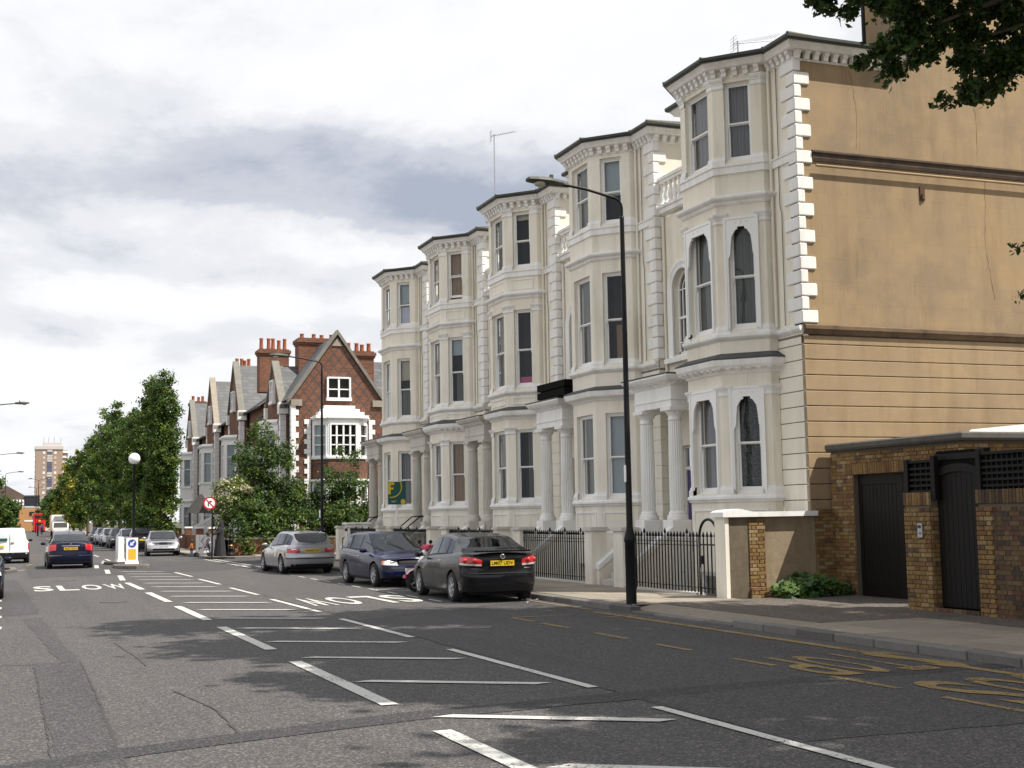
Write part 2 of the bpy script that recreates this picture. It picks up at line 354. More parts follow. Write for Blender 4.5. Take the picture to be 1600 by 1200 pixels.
def sash_window(parent, P, Q, s0, s1, z0, z1, depth=.12, curtain='net', rail=.47, gap=(0,1), extra=None, mt='sash', opened=0):
    w=s1-s0; h=z1-z0; r=h*rail; key=('sash',round(w,3),round(h,3),round(rail,3),mt)
    F=frame(P,Q); loc=F(s0,depth,z0); t=Vector(Q)-Vector(P); rot=(0,0,atan2(t.y,t.x))
    def fr():
        b=MB(); f=.045
        b.box(0,f,-.02,.09,0,h); b.box(w-f,w,-.02,.09,0,h); b.box(f,w-f,-.02,.09,h-f,h); b.box(f,w-f,-.035,.09,0,.06)
        return fixn(b.mesh('window',mt))
    wd=link('window',cached(key+('f',),fr),parent,loc=loc,rot=rot)
    def sa(up):
        b=MB(); f=.045; e=.04; y0=.0 if up else .04; y1=y0+.035; a,c=(r,h-f) if up else (.06,r+.02)
        b.box(f,f+e,y0,y1,a,c); b.box(w-f-e,w-f,y0,y1,a,c); b.box(f+e,w-f-e,y0,y1,c-.04,c); b.box(f+e,w-f-e,y0,y1,a,a+(.035 if up else .08))
        if up:
            for x in (f+.005,w-f-e+.005): b.box(x,x+.03,y0-.004,y1-.01,a-.09,a)
        return fixn(b.mesh('sash',mt))
    for up in (1,0): link('sash',cached(key+(up,),lambda:sa(up)),wd,loc=(0,0,(opened if not up else 0)))
    def pane(up):
        b=MB(); y=.018 if up else .058; a,c=(r+.03,h-.08) if up else (.13,r-.01)
        b.poly([(.08,y,a),(w-.08,y,a),(w-.08,y,c),(.08,y,c)]); return b.mesh('pane','glass')
    for up in (1,0): link('pane',cached(key+('p',up),lambda:pane(up)),wd,loc=(0,0,(opened if not up else 0)))
    def room():
        b=MB(); b.box(-.25,w+.25,.45,1.1,-.3,h+.3); b.f=[f for i,f in enumerate(b.f) if i!=2]; b.m=b.m[:5]; b.sm=b.sm[:5]; return b.mesh('room','dark')
    link('room_interior',cached(key+('r',),room),wd)
    def cur(mtc,a,c,x0,x1):
        b=MB(); n=26; vs=[]; rr=random.Random(hash((w,mtc,x0))%999)
        ph=rr.random()*6
        for i in range(n+1):
            u=x0+(x1-x0)*i/n; y=.14+.025*sin(i*1.55+ph)+.012*sin(i*3.9)
            if mtc in('blindw','blindc','pink','whitec'): y=.13
            vs+=[(.05+u*(w-.1),y,h*a+.05),(.05+u*(w-.1),y,h*c-.05)]
        return b.add(vs,[(2*i,2*i+2,2*i+3,2*i+1) for i in range(n)],0,True).mesh('curtain',mtc)
    for c in curtain if isinstance(curtain,(list,tuple)) else [curtain]:
        if not c: continue
        if isinstance(c,str): c=(c,0,1,0,1)
        elif False: pass
        link('curtain',cached(key+('c',)+tuple(c),lambda:cur(*c)),wd)
    return wd
def bracketline(parent, P, Q, z, key, sz, pitch, name='bracket', m='white', inset=.06):
    """small modillions under an eave, from P to Q"""
    w,h,d=sz
    def mk():
        b=MB(); b.extr([(-w/2,0,0),(-w/2,-d,0),(-w/2,-d,-h*.35),(-w/2,-d*.72,-h*.55),(-w/2,-d*.6,-h),(-w/2,0,-h)],(w,0,0)); return fixn(b.mesh(name,m))
    me=cached((key,sz),mk); ln=(Vector(Q)-Vector(P)).length; n=max(2,round((ln-2*inset)/pitch)+1); F=frame(P,Q); t=Vector(Q)-Vector(P)
    for i in range(n):
        s=inset+(ln-2*inset)*i/(n-1); link(name,me,parent,loc=F(s,-.0,z),rot=(0,0,atan2(t.y,t.x)))
# bay plan, walked from the far side to the near side (street = -x)
BAY=[(0,4.05),(-.2,4.05),(-.95,3.25),(-.95,1.78),(-.2,.98),(0,.98)]
FACES=[(1,.24,.84),(2,.22,1.25),(3,.26,.86)]       # (segment, s0, s1) far cant, front, near cant
def seg(i): return BAY[i],BAY[i+1]
def terrace_house(k, Yc, label, o):
    H=thing('terraced_house',label,'house',(15.4,Yc,0),group='stucco terraced houses with three storey bays')
    A=lambda n,mb,m,**kw: ob(n,mb,m,H,**kw)
    cr='cream' if k%2==0 else 'cream2'
    # --- bay shell with its nine openings
    b=MB(); Z=[(2.2,4.42),(5.72,8.12),(9.42,11.2)]; ZB=[(-.95,.5)]
    for i in range(5):
        holes=[]
        for (g,s0,s1) in FACES:
            if g==i: holes=[(s0,s1,a,c) for a,c in ZB+Z]
        wall(b,*seg(i),-1.2,11.55,holes)
    A('bay_wall',b,cr)
    cur=o.get('cur',{})
    for si,(a,c) in enumerate(Z):
        for (g,s0,s1) in FACES[1:]:
            ct=cur.get((si,g),'net'); P,Q=seg(g); d=.12
            if o.get('pelmet') and si<2:   # white fretted pelmet boards and box frames outside the opening
                w=s1-s0
                def pel():
                    q=MB(); W_=w+.14; x0=-.07; zt=c-a+.04; yo=-.03
                    out=[(x0,yo,-.02),(x0,yo,zt),(x0+W_,yo,zt),(x0+W_,yo,-.02)]
                    arch=[(.05,0),(.05,zt-.86)]; cx=w/2; R_=w/2-.05
                    arch=[(.0,-.02),(.0,zt-.9),(.05,zt-.8),(.07,zt-.55),(.09,zt-.4),(.17,zt-.27),(.22,zt-.25),(.22,zt-.2)]
                    right_=[(w-x,z) for x,z in arch[::-1]]; inn=arch+right_
                    # board as strips between the outer edge and the fret
                    L_=[(x0,-.02),(x0,zt-.9),(x0,zt-.8),(x0,zt-.55),(x0,zt-.4),(x0,zt-.27),(x0,zt-.25),(x0,zt-.2)]
                    for y in (yo-.02,yo+.015):
                        for j in range(7):
                            for f in (1,-1):
                                pts=[L_[j],arch[j],arch[j+1],L_[j+1]]
                                if f<0: pts=[(w-x,z) for x,z in pts]
                                q.poly([(x,y,z) for x,z in pts])
                        q.poly([(x0,y,zt-.2),(w-x0,y,zt-.2),(w-x0,y,zt),(x0,y,zt)])
                    for j in range(len(inn)-1): q.poly([(inn[j][0],yo-.02,inn[j][1]),(inn[j+1][0],yo-.02,inn[j+1][1]),(inn[j+1][0],.0,inn[j+1][1]),(inn[j][0],.0,inn[j][1])])
                    q.box(x0-.015,x0+.03,yo-.035,yo+.03,-.02,zt+.02); q.box(w-x0-.03,w-x0+.015,yo-.035,yo+.03,-.02,zt+.02); q.box(x0+.03,w-x0-.03,yo-.035,yo+.03,zt-.03,zt+.02)
                    for u in (.3,.5,.7): q.ball((w*u,yo-.02,zt-.1),.018,8)
                    return q.mesh('pelmet','sash')
                F=frame(P,Q); t=Vector(Q)-Vector(P)
                link('pelmet',cached(('pel',round(w,3),round(c-a,3)),pel),H,loc=F(s0,0,a),rot=(0,0,atan2(t.y,t.x)))
            sash_window(H,P,Q,s0,s1,a,c,d,ct,rail=.48,opened=o.get('open',{}).get((si,g),0))
    for (g,s0,s1) in FACES[1:]: sash_window(H,*seg(g),s0,s1,-.95,.5,.12,None)
    # --- corner pilaster capitals and bases
    def corner_bits(za,zb,prof,nm,mtr='white'):
        B2=Vector(BAY[2]);B3=Vector(BAY[3]);B4=Vector(BAY[4]);B1=Vector(BAY[1])
        F1,F2,F3=frame(*seg(1)),frame(*seg(2)),frame(*seg(3))
        p=lambda F,s:F(s,0,0)[:2]
        paths=[[(-.0,4.05),BAY[1],p(F1,.24)],[p(F1,.84),BAY[2],p(F2,.22)],[p(F2,1.25),BAY[3],p(F3,.26)],[p(F3,.86),BAY[4],(0,.98)]]
        for pa in paths: q=MB(); q.sweep(pa,[(-.02,za)]+[(o_,za+(zb-za)*f) for f,o_ in prof]+[(-.02,zb)]); ob(nm,q,mtr,H)
    cap=[(0,.012),(.12,.03),(.16,.018),(.45,.018),(.5,.035),(.62,.04),(.68,.06),(.86,.085),(1,.09)]
    bse=[(0,.05),(.62,.05),(.7,.03),(1,.02)]
    wc=o.get('caps',(1,1,1))
    if wc[0]: corner_bits(4.28,4.5,cap,'capital')
    if wc[1]: corner_bits(8.04,8.27,cap,'capital')
    if wc[2]: corner_bits(11.06,11.3,cap,'capital')
    corner_bits(2.15,2.36,bse,'pilaster_base'); corner_bits(5.62,5.8,bse,'pilaster_base'); corner_bits(9.33,9.54,bse,'pilaster_base')
    # --- string courses, sills and cornices
    full=[(0,4.6)]+BAY+[(0,0)]
    q=MB(); q.sweep(BAY,[(-.02,2.02),(.04,2.02),(.05,2.05),(.085,2.08),(.085,2.13),(.05,2.16),(-.02,2.16)]); A('sill_band',q,'white')
    q=MB(); q.sweep(full,[(-.02,5.46),(.04,5.5),(.08,5.53),(.10,5.56),(.10,5.62),(.05,5.64),(-.02,5.65)]); A('sill_band',q,'white')
    q=MB(); q.sweep(full,[(-.02,9.14),(.045,9.15),(.045,9.31),(.07,9.31),(.07,9.345),(-.02,9.36)]); A('sill_band',q,'white')
    q=MB(); q.sweep(BAY[0:],[(-.02,8.44),(.03,8.46),(.06,8.5),(.06,8.53),(.14,8.57),(.16,8.6),(.16,8.64),(.1,8.67),(-.02,8.69)]); A('cornice',q,'white')
    if o.get('dentil'):
        q=MB(); q.sweep(BAY,[(-.02,4.74),(.05,4.78),(.07,4.84),(.2,4.88),(.24,4.93),(.26,5.02),(.26,5.05),(-.02,5.05)]); A('cornice',q,'white')
        q=MB(); q.sweep(BAY,[(-.02,5.05),(.27,5.053),(.275,5.075),(-.02,5.22)]); A('cornice_roof',q,'lead')
        for i in range(0,5):
            if i in (1,2,3): bracketline(H,*seg(i),4.875,'dent',(.1,.06,.2),.235,'dentil',inset=-.02)
    else:
        q=MB(); q.sweep(BAY,[(-.02,4.72),(.03,4.76),(.06,4.8),(.2,4.86),(.22,4.92),(.24,5.0),(-.02,5.0)]); A('cornice',q,'white')
        q=MB(); q.sweep(BAY,[(-.02,5.0),(.25,5.003),(.25,5.03),(-.02,5.14)]); A('cornice_roof',q,'lead')
    # raised panels
    def panel(i,s0,s1,za,zb):
        F=frame(*seg(i)); P,Q=F(s0,0,0)[:2],F(s1,0,0)[:2]; t=.035; w=s1-s0; h=zb-za
        def mk():
            q=MB(); a=-.022
            for x0,x1,z0_,z1_ in ((0,w,0,t),(0,w,h-t,h),(0,t,t,h-t),(w-t,w,t,h-t)): q.box(x0,x1,a,.005,z0_,z1_)
            return fixn(q.mesh('panel_moulding','white'))
        tt=Vector(seg(i)[1])-Vector(seg(i)[0]); link('panel_moulding',cached(('pan',round(w,2),round(h,2)),mk),H,loc=F(s0,0,za),rot=(0,0,atan2(tt.y,tt.x)))
    if o.get('panels'):
        for i,s0,s1 in FACES[1:]:
            panel(i,s0-.08,s1+.08,8.76,9.08)
            if o.get('panels')>1: panel(i,s0-.08,s1+.08,5.2,5.42)
    for i,s0,s1 in FACES[1:]: panel(i,s0-.1,s1+.1,1.3,1.86)
    # --- block walls (front strip, far strip, link) and side wall
    b=MB(); wall(b,(0,4.7),(0,4.05),-1.2,11.55); wall(b,(0,.98),(0,.0),5.4,11.55); A('front_wall',b,cr)
    # recess link with its arched window, door below
    lx=.22; b=MB()
    wall(b,(lx,4.7),(0,4.7),-1.2,11.55)
    ay,ar,zs,zt=5.5,.5,5.72,7.35
    Fk=frame((lx,6.48),(lx,4.7)); n=14
    arcp=[(ay+ar*cos(pi*j/n),zt+ar*sin(pi*j/n)) for j in range(n+1)]   # far -> near
    W3=lambda y,z,dx=0:(lx+dx,y,z)
    b.poly([W3(6.48,zs-.0),W3(ay+ar,zs),W3(ay+ar,zt),W3(6.48,zt)]); b.poly([W3(ay-ar,zs),W3(4.7,zs),W3(4.7,zt),W3(ay-ar,zt)])
    b.poly([W3(6.48,zt),*[W3(y,z) for y,z in arcp[:n//2+1]],W3(ay,9.3),W3(6.48,9.3)]); b.poly([*[W3(y,z) for y,z in arcp[n//2:]],W3(4.7,zt),W3(4.7,9.3),W3(ay,9.3)])
    for j in range(n): b.poly([W3(*arcp[j]),W3(*arcp[j+1]),W3(*arcp[j+1],.2),W3(*arcp[j],.2)])
    b.poly([W3(ay+ar,zs),W3(ay+ar,zt),W3(ay+ar,zt,.2),W3(ay+ar,zs,.2)]); b.poly([W3(ay-ar,zt),W3(ay-ar,zs),W3(ay-ar,zs,.2),W3(ay-ar,zt,.2)])
    b.poly([W3(6.48,5.0),W3(4.7,5.0),W3(4.7,zs),W3(6.48,zs)])
    d0,d1=5.0,6.05                       # door opening
    b.poly([W3(6.48,-1.2),W3(d1,-1.2),W3(d1,5.0),W3(6.48,5.0)]); b.poly([W3(d0,-1.2),W3(4.7,-1.2),W3(4.7,5.0),W3(d0,5.0)]); b.poly([W3(d1,3.45),W3(d0,3.45),W3(d0,5.0),W3(d1,5.0)])
    for y in (d0,d1): b.poly([W3(y,.8),W3(y,3.45),W3(y,3.45,.35),W3(y,.8,.35)])
    b.poly([W3(d0,3.45),W3(d1,3.45),W3(d1,3.45,.35),W3(d0,3.45,.35)])
    b.poly([(lx,4.7,9.3),(lx,6.48,9.3),(6,6.48,9.3),(6,4.7,9.3)])
    A('link_wall',b,cr)
    # architrave of the arched window
    q=MB(); pa=[(ay+ar+.0,zs-.12)]+[(ay+(ar)*cos(pi*j/n),zt+ar*sin(pi*j/n)) for j in range(n+1)]+[(ay-ar,zs-.12)]
    def off(p,d):
        if p[1]<zt: return (p[0]+(d if p[0]>ay else -d),p[1])
        v=Vector((p[0]-ay,p[1]-zt)); v.normalize(); return (p[0]+v.x*d,p[1]+v.y*d)
    rings=[[(lx-x,*off(p,d)) for x,d in ((-.01,.0),(.05,.0),(.06,.05),(.03,.07),(.07,.16),(.07,.22),(-.01,.22))] for p in pa]
    for r0,r1 in zip(rings,rings[1:]):
        for j in range(6): q.poly([r0[j],r0[j+1],r1[j+1],r1[j]])
    q.poly(rings[0]); q.poly(rings[-1]); A('arched_surround',q,'white')
    q=MB(); q.box(lx-.16,lx+.05,ay-ar-.3,ay+ar+.3,zs-.2,zs-.08); A('window_sill',q,'white')
    wn_=MB(); e=.05; y0,y1=ay-ar,ay+ar; X=lx+.13
    for j in range(n):
        a,c=arcp[j],arcp[j+1]; f=lambda p,s:(ay+(p[0]-ay)*s,zt+(p[1]-zt)*s)
        wn_.extr([(X,*a),(X,*c),(X,*f(c,.88)),(X,*f(a,.88))],(.05,0,0))
        wn_.extr([(X+.01,*f(a,.6)),(X+.01,*f(c,.6)),(X+.01,*f(c,.55)),(X+.01,*f(a,.55))],(.03,0,0))
    wn_.box(X,X+.05,y0,y0+.06,zs,zt); wn_.box(X,X+.05,y1-.06,y1,zs,zt); wn_.box(X,X+.05,y0,y1,zs,zs+.08); wn_.box(X-.01,X+.05,y0,y1,6.62,6.68)
    for y in (ay-.3,ay+.27): wn_.box(X+.01,X+.04,y,y+.03,zs,zt)
    wn_.box(X+.01,X+.04,y0,y1,zs+.3,zs+.33); wn_.box(X+.01,X+.04,y0,y1,zt-.0,zt+.03)
    aw=A('window',wn_,'sash'); g=MB(); g.poly([(X+.03,y1,zs),(X+.03,y0,zs),(X+.03,y0,zt)]+[(X+.03,y,z) for y,z in arcp[::-1]]); ob('pane',g,'glass',aw,fix=False)
    g=MB(); g.box(X+.4,X+1,y0-.1,y1+.1,zs-.1,zt+ar+.1); ob('room_interior',g,'dark',aw)
    if k==0:
        g=MB(); rr=random.Random(3)
        vs=[];
        for i in range(30): vs+=[(X+.12+.03*sin(i*1.6),y0+i/29*(y1-y0),zs),(X+.12+.03*sin(i*1.6),y0+i/29*(y1-y0),zt+.3)]
        g.add(vs,[(2*i,2*i+2,2*i+3,2*i+1) for i in range(29)],0,True); ob('curtain',g,'net2',aw,fix=False)
    # front door with fanlight
    q=MB(); q.box(lx+.24,lx+.3,d0+.06,d1-.06,.85,2.84)
    for a,c in ((.98,1.6),(1.75,2.7)):
        for y in (d0+.16,(d0+d1)/2+.04): q.box(lx+.225,lx+.245,y,y+.33,a,c)
    dr=A('door',q,o.get('door','doordark')); q=MB(); q.box(lx+.2,lx+.32,d0,d0+.06,.8,3.45); q.box(lx+.2,lx+.32,d1-.06,d1,.8,3.45); q.box(lx+.2,lx+.32,d0+.06,d1-.06,2.86,2.94); q.box(lx+.2,lx+.32,d0+.06,d1-.06,3.39,3.45); ob('door_frame',q,'sash',dr)
    q=MB(); q.ball((lx+.2,d0+.2,1.85),.035,8); ob('door_knob',q,'gold' if 'gold' in M else 'iron',dr)
    q=MB(); q.poly([(lx+.26,d1,2.94),(lx+.26,d0,2.94),(lx+.26,d0,3.39),(lx+.26,d1,3.39)]); q.poly([(lx+.5,d1,.8),(lx+.5,d0,.8),(lx+.5,d0,3.45),(lx+.5,d1,3.45)],1); ob('pane',q,['glass','dark'],dr,fix=False)
    # --- balustrade above the link
    q=MB(); q.sweep([(lx-.06,6.48),(lx-.06,4.6)],[(-.02,9.36),(.05,9.4),(.05,9.5),(.09,9.53),(.09,9.6),(-.22,9.6),(-.22,9.36)]); q.box(lx-.08,lx+.2,4.65,6.5,9.5,9.62)
    A('balustrade_base',q,'white')
    q=MB(); q.box(lx-.13,lx+.12,4.6,6.62,10.25,10.33); q.box(lx-.1,lx+.09,4.6,6.6,10.17,10.25); A('balustrade_rail',q,'white')
    def bal(): 
        q=MB(); q.lathe([(.07,9.62),(.07,9.66),(.045,9.68),(.05,9.72),(.075,9.8),(.08,9.85),(.06,9.95),(.038,10.06),(.04,10.1),(.06,10.12),(.06,10.17)],0,0,10); return q.mesh('baluster','white')
    for j in range(8): link('baluster',cached('bal',bal),H,loc=(lx-.02,4.78+j*.235,0))
    # --- quoins
    z=5.68; row=0
    def qn(f,s_,h): 
        q=MB(); q.bbox(-.04,s_,-.04,f,0,h,.018); return q.mesh('quoin','white')
    while z<11.2:
        lg=row%2; f,s_=( .5,.15) if lg else (.26,.36); h=.262 if z<10.9 else .3
        link('quoin',cached(('q',lg,h),lambda:qn(f,s_,h)),H,loc=(0,0,z)); z+=.283; row+=1
    # --- ground floor courses
    def crs(h): q=MB(); q.bbox(0,.12,.003,.98,0,h,.008); return q.mesh('stone_course',cr)
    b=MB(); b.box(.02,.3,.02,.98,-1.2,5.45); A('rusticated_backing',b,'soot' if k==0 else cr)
    zz_=5.25
    for j in range(17):
        h=(5.46-zz_) if j==0 else .306
        link('stone_course',cached(('crs',round(h,3),cr),lambda:crs(h)),H,loc=(0,0,zz_ if j==0 else zz_+.0)); 
        zz_-=.322
        if zz_<-.6: break
    # ordinary side wall above the link roof (its neighbour's terrace)
    if k>0:
        b=MB(); wall(b,(0,0),(9,0),5.4,11.55); A('side_wall',b,'cream2')
        def crs2(h): q=MB(); q.bbox(0.003,.2,0,.1,0,h,.008); return q.mesh('stone_course',cr)
        zz_=5.25
        for j in range(15):
            h=(5.46-zz_) if j==0 else .306
            link('stone_course',cached(('crs2',round(h,3),cr),lambda:crs2(h)),H,loc=(0,0,zz_)); zz_-=.322
    # --- eave
    ev=[(2.6,4.75),(0,4.75)]+BAY+[(0,0),(2.73,0)]
    q=MB(); q.sweep(ev,[(-.02,11.28),(.02,11.3),(.02,11.33),(-.02,11.33)]); A('frieze_fillet',q,'white')
    q=MB(); q.sweep(ev,[(-.02,11.48),(.18,11.485),(.20,11.5),(.23,11.55),(.28,11.6),(.28,11.63),(-.02,11.63)]); A('eaves_cornice',q,'white')
    q=MB(); q.sweep(ev,[(.1,11.632),(.285,11.62),(.33,11.62),(.36,11.66),(.36,11.72),(.1,11.72)]); A('gutter',q,'gutter')
    for P,Q,p in ((ev[1],ev[2],.24),(ev[2],ev[3],.24),(ev[3],ev[4],.235),(ev[4],ev[5],.235),(ev[5],ev[6],.24),((0,.9),(0,0),.22),((0,0),(2.7,0),.24)):
        bracketline(H,P,Q,11.485,'mod',(.11,.17,.15),p)
    # roof
    off_=.35; P=[Vector(p) for p in ev]; pts=[]
    for i in range(len(P)):
        a=(P[i]-P[i-1]).normalized() if i else None; c=(P[i+1]-P[i]).normalized() if i<len(P)-1 else None
        nn=[Vector((d.y,-d.x)) for d in (a,c) if d is not None]; s=sum(nn,Vector((0,0))); s.normalize(); s/=max(.45,s.dot(nn[0])); pts.append((P[i].x+s.x*off_,P[i].y+s.y*off_,11.72))
    pts=[pts[0],pts[1]]+[pts[i] for i in (4,5)]+[pts[8],pts[9]] if False else pts
    rd=[(2.9,3.4,12.4),(2.9,1.4,12.4)]
    q=MB(); 
    tops=[rd[0]]*6+[rd[1]]*4
    for i in range(len(pts)-1):
        if tops[i]==tops[i+1]: q.poly([pts[i],pts[i+1],tops[i]])
        else: q.poly([pts[i],pts[i+1],tops[i+1],tops[i]])
    q.poly([rd[0],rd[1],(6,1.4,12.4),(6,3.4,12.4)]); q.poly([pts[-1],(2.73,.02,11.72),(6,.02,11.72),(6,1.4,12.4),rd[1]])
    A('roof',q,'slate')
    q=MB()
    for i in (3,4,5,6,8): q.tube([pts[i] if i<len(pts) else pts[-1],Vector(pts[i]).lerp(Vector(tops[i]),1)],.035,6)
    A('roof_ridge',q,'ridge' if 'ridge' in M else 'lead')
    q=MB(); q.box(2.7,9,.05,4.6,8,11.6); q.box(0.06,2.8,.06,4.6,11.56,11.6); A('rear_wall',q,cr)
    # --- portico: pedestals, columns, entablature, steps, cheeks
    pm=o.get('pm','white')
    for y in (4.59,6.06):
        q=MB(); q.bbox(-.86,-.36,y-.25,y+.25,-.1,1.64,.012); A('pedestal',q,pm)
        def colm():
            n=40; q=MB()
            q.lathe([(.172,1.84),(.176,2.3),(.172,3.2),(.157,3.98)],0,0,n*2,sm=False,rfun=lambda j:(1,.93,.90,.93)[j%4]); return q.mesh('column',pm)
        def colb():
            q=MB(); q.lathe([(.245,1.64),(.245,1.67),(.235,1.68),(.24,1.71),(.23,1.745),(.2,1.755),(.205,1.78),(.195,1.81),(.176,1.845)],0,0,24); return q.mesh('column_base',pm)
        def colc():
            q=MB(); q.lathe([(.155,3.97),(.17,3.99),(.17,4.02),(.155,4.03),(.16,4.1),(.2,4.15),(.23,4.2),(.24,4.21)],0,0,24); q.box(-.25,.25,-.25,.25,4.21,4.3); return q.mesh('capital',pm)
        c=link('column',cached(('colm',pm),colm),H,loc=(-.6,y,0)); link('column_base',cached(('colb',pm),colb),c); link('capital',cached(('colc',pm),colc),c)
    q=MB(); q.box(-.8,lx,4.38,6.28,4.3,4.86); A('entablature',q,pm)
    pp=[(lx,6.28),(-.8,6.28),(-.8,4.38),(lx,4.38)]
    q=MB(); q.sweep(pp,[(0,4.46),(.02,4.46),(.02,4.5),(0,4.5)]); A('fillet',q,pm)
    q=MB(); q.sweep(pp,[(-.02,4.78),(.03,4.8),(.05,4.86),(.16,4.9),(.2,4.94),(.24,5.0),(.24,5.04),(-.02,5.04)]); A('cornice',q,pm)
    q=MB(); q.box(-1.05,lx+.02,4.13,6.53,5.043,5.075); A('portico_roof',q,'lead')
    bracketline(H,pp[1],pp[2],4.89,'pdent',(.07,.06,.12),.145,'dentil',m=pm); bracketline(H,pp[2],pp[3],4.89,'pdent',(.07,.06,.12),.145,'dentil',m=pm)
    q=MB(); q.box(-.86,lx+.3,4.36,6.3,-.6,.84); A('portico_floor',q,'grey_stone')
    for j in range(5):
        q=MB(); q.box(-2.0+j*.23,-.86,4.8,5.85,-.1,.26+j*.145); A('step',q,'grey_stone')
    for y in (4.46,6.1):
        q=MB(); q.extr([(-.86,y-.09,-.3),(-2.0,y-.09,-.3),(-2.0,y-.09,.5),(-.86,y-.09,1.34)],(0,.18,0)); A('stair_wall',q,cr)
        q=MB(); q.extr([(-.84,y-.13,1.34),(-2.02,y-.13,.48),(-2.02,y-.13,.6),(-.84,y-.13,1.5)],(0,.26,0)); A('stair_coping',q,'white')
    if o.get('rail'):
        for y in (4.75,5.8): q=MB(); q.tube([(-.45,y,1.85),(-.9,y,1.82),(-2.0,y,.95)],.025,6); q.tube([(-2.0,y,.95),(-2.0,y,.3)],.02,6); A('handrail',q,'iron')
    # basement area front
    q=MB(); q.box(-1.7,-.9,.0,4.3,-1.35,-1.25); A('area_floor',q,'grey_stone')
    q=MB(); q.tube([(-.06,.9,5.7),(-.06,.9,11.4)],.035,6); A('downpipe',q,cr)
    q=MB(); q.tube([(lx-.05,6.36,5.2),(lx-.05,6.36,9.3)],.04,6); A('downpipe',q,cr)
    q=MB(); q.tube([(-.03,.62,5.7),(-.03,.6,8.1),(-.03,.66,8.3),(-.03,.64,11.3)],.009,4); A('cable',q,'gutter')
    return H
M['soot2']=mat('brown_string',(.14,.09,.05),.9,noise=[(4,.8,(.04,.03,.025)),(1.2,.5,(.22,.15,.085))],bump=(30,.4,.01))
M['rust']=mat('rusty_iron',(.07,.035,.03),.9,noise=[(20,.5,(.16,.06,.02))])
M['orangebrick']=mat('orange_brick',(.42,.22,.09),.9,noise=[(1,.5,(.34,.17,.07))])
M['brownroof']=mat('brown_tiles',(.10,.07,.06),.9)
M['pink2']=mat('red_cover',(.5,.03,.08),.6)
M['terracotta']=mat('terracotta2',(.30,.095,.045),.85,noise=[(9,.6,(.2,.065,.035))])
M['ridge']=mat('roof_ridge_tile',(.16,.14,.12),.8,noise=[(6,.7,(.06,.07,.03))])
M['gold']=mat('brass',(.5,.36,.12),.35,metal=1)
D_='dark'
opts=[
 dict(pelmet=1,dentil=1,door='purple',caps=(1,1,1),cur={(2,3):'net',(2,2):'net',(1,3):'net2',(1,2):'net2',(0,3):'lace',(0,2):'net'},label='nearest cream stucco terraced house with fretted white pelmets and an ochre side wall'),
 dict(caps=(0,0,0),door='doordark',cur={(2,3):[('blindw',.42,1,0,1)],(2,2):'net2',(1,3):[('wood',0,.45,.45,.9)],(1,2):'net2',(0,3):'blindw',(0,2):[('net2',0,1,0,1)]},label='second cream terraced house from the ochre wall, pale blinds and plain pilasters'),
 dict(caps=(1,1,1),panels=2,rail=0,pm='grey_stone',cur={(2,3):[('blindc',.84,1,0,1)],(2,2):[('net2',0,1,0,1)],(1,3):[('pink',0,.16,0,1)],(1,2):'net2',(0,3):[('net2',0,1,.5,1)],(0,2):'net2'},label='middle cream terraced house with dark open windows and a pink cloth inside'),
 dict(caps=(1,1,1),panels=2,rail=1,pm='grey_stone',dentil=1,cur={(2,3):'wood',(2,2):[('wood',0,1,0,1)],(1,3):[('blindw',.72,1,0,1),('net2',0,.5,.3,1)],(1,2):'net2',(0,3):'wood',(0,2):'net2'},open={(2,3):.08},label='fourth cream terraced house with tan curtains at top and ground floor windows'),
 dict(caps=(0,0,0),rail=1,pm='grey_stone',cur={(2,3):[('blindw',.5,1,0,1),('whitec',0,.48,.0,.8)],(2,2):'net2',(1,3):[('blindc',.62,1,0,1),('net2',0,.5,0,1)],(1,2):'net',(0,3):'net',(0,2):'net'},label='farthest cream terraced house beside the side street, white cloth in its top window'),
]
HOUSES=[]
for k,o in enumerate(opts):
    HOUSES.append(terrace_house(k, 23.05+6.47*k, o['label'], o))
# ---- side wall of the nearest house (faces the camera side)
H=HOUSES[0]
b=MB(); b.box(.0,2.75,0,.3,5.5,11.6); b.box(2.75,12,0,.3,5.5,15.5); ob('side_wall',b,'ochre',H)
b=MB(); b.box(2.76,9,.3,1.3,11.6,15.5); ob('chimney_stack',b,'ochre',H)
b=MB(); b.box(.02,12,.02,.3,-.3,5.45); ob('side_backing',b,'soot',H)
def crs(h):
    q=MB(); q.bbox(0.0,12,0,.1,0,h,.01); return q.mesh('stone_course','ochre_plain')
z=5.25
for j in range(15):
    h=(5.42-z) if j==0 else .306
    link('stone_course',cached(('crso',round(h,3)),lambda:crs(h)),H,loc=(0,0,z)); z-=.322
b=MB(); b.sweep([(-.0,0),(12,0)],[(-.02,5.44),(.02,5.45),(.06,5.52),(.1,5.55),(.1,5.62),(.05,5.65),(-.02,5.66)]); ob('string_course',b,'soot2' if 'soot2' in M else 'soot',H)
b=MB(); b.sweep([(.36,0),(12,0)],[(-.02,9.12),(.03,9.13),(.05,9.2),(.05,9.3),(.09,9.31),(.09,9.35),(-.02,9.37)]); ob('string_course',b,'soot',H)
b=MB(); b.tube([(.4,-.1,9.02),(12,-.1,9.02)],.03,6); ob('pipe',b,'ochre_plain',H)
b=MB(); b.box(3.1,3.22,-.03,.02,8.48,8.78); b.box(3.13,3.19,-.06,-.03,8.5,8.62); ob('vent',b,'rust' if 'rust' in M else 'soot',H)
b=MB(); b.tube([(2.5,.9,11.6),(2.5,.9,14.6)],.045,8); ob('vent_pipe',b,'iron',H)
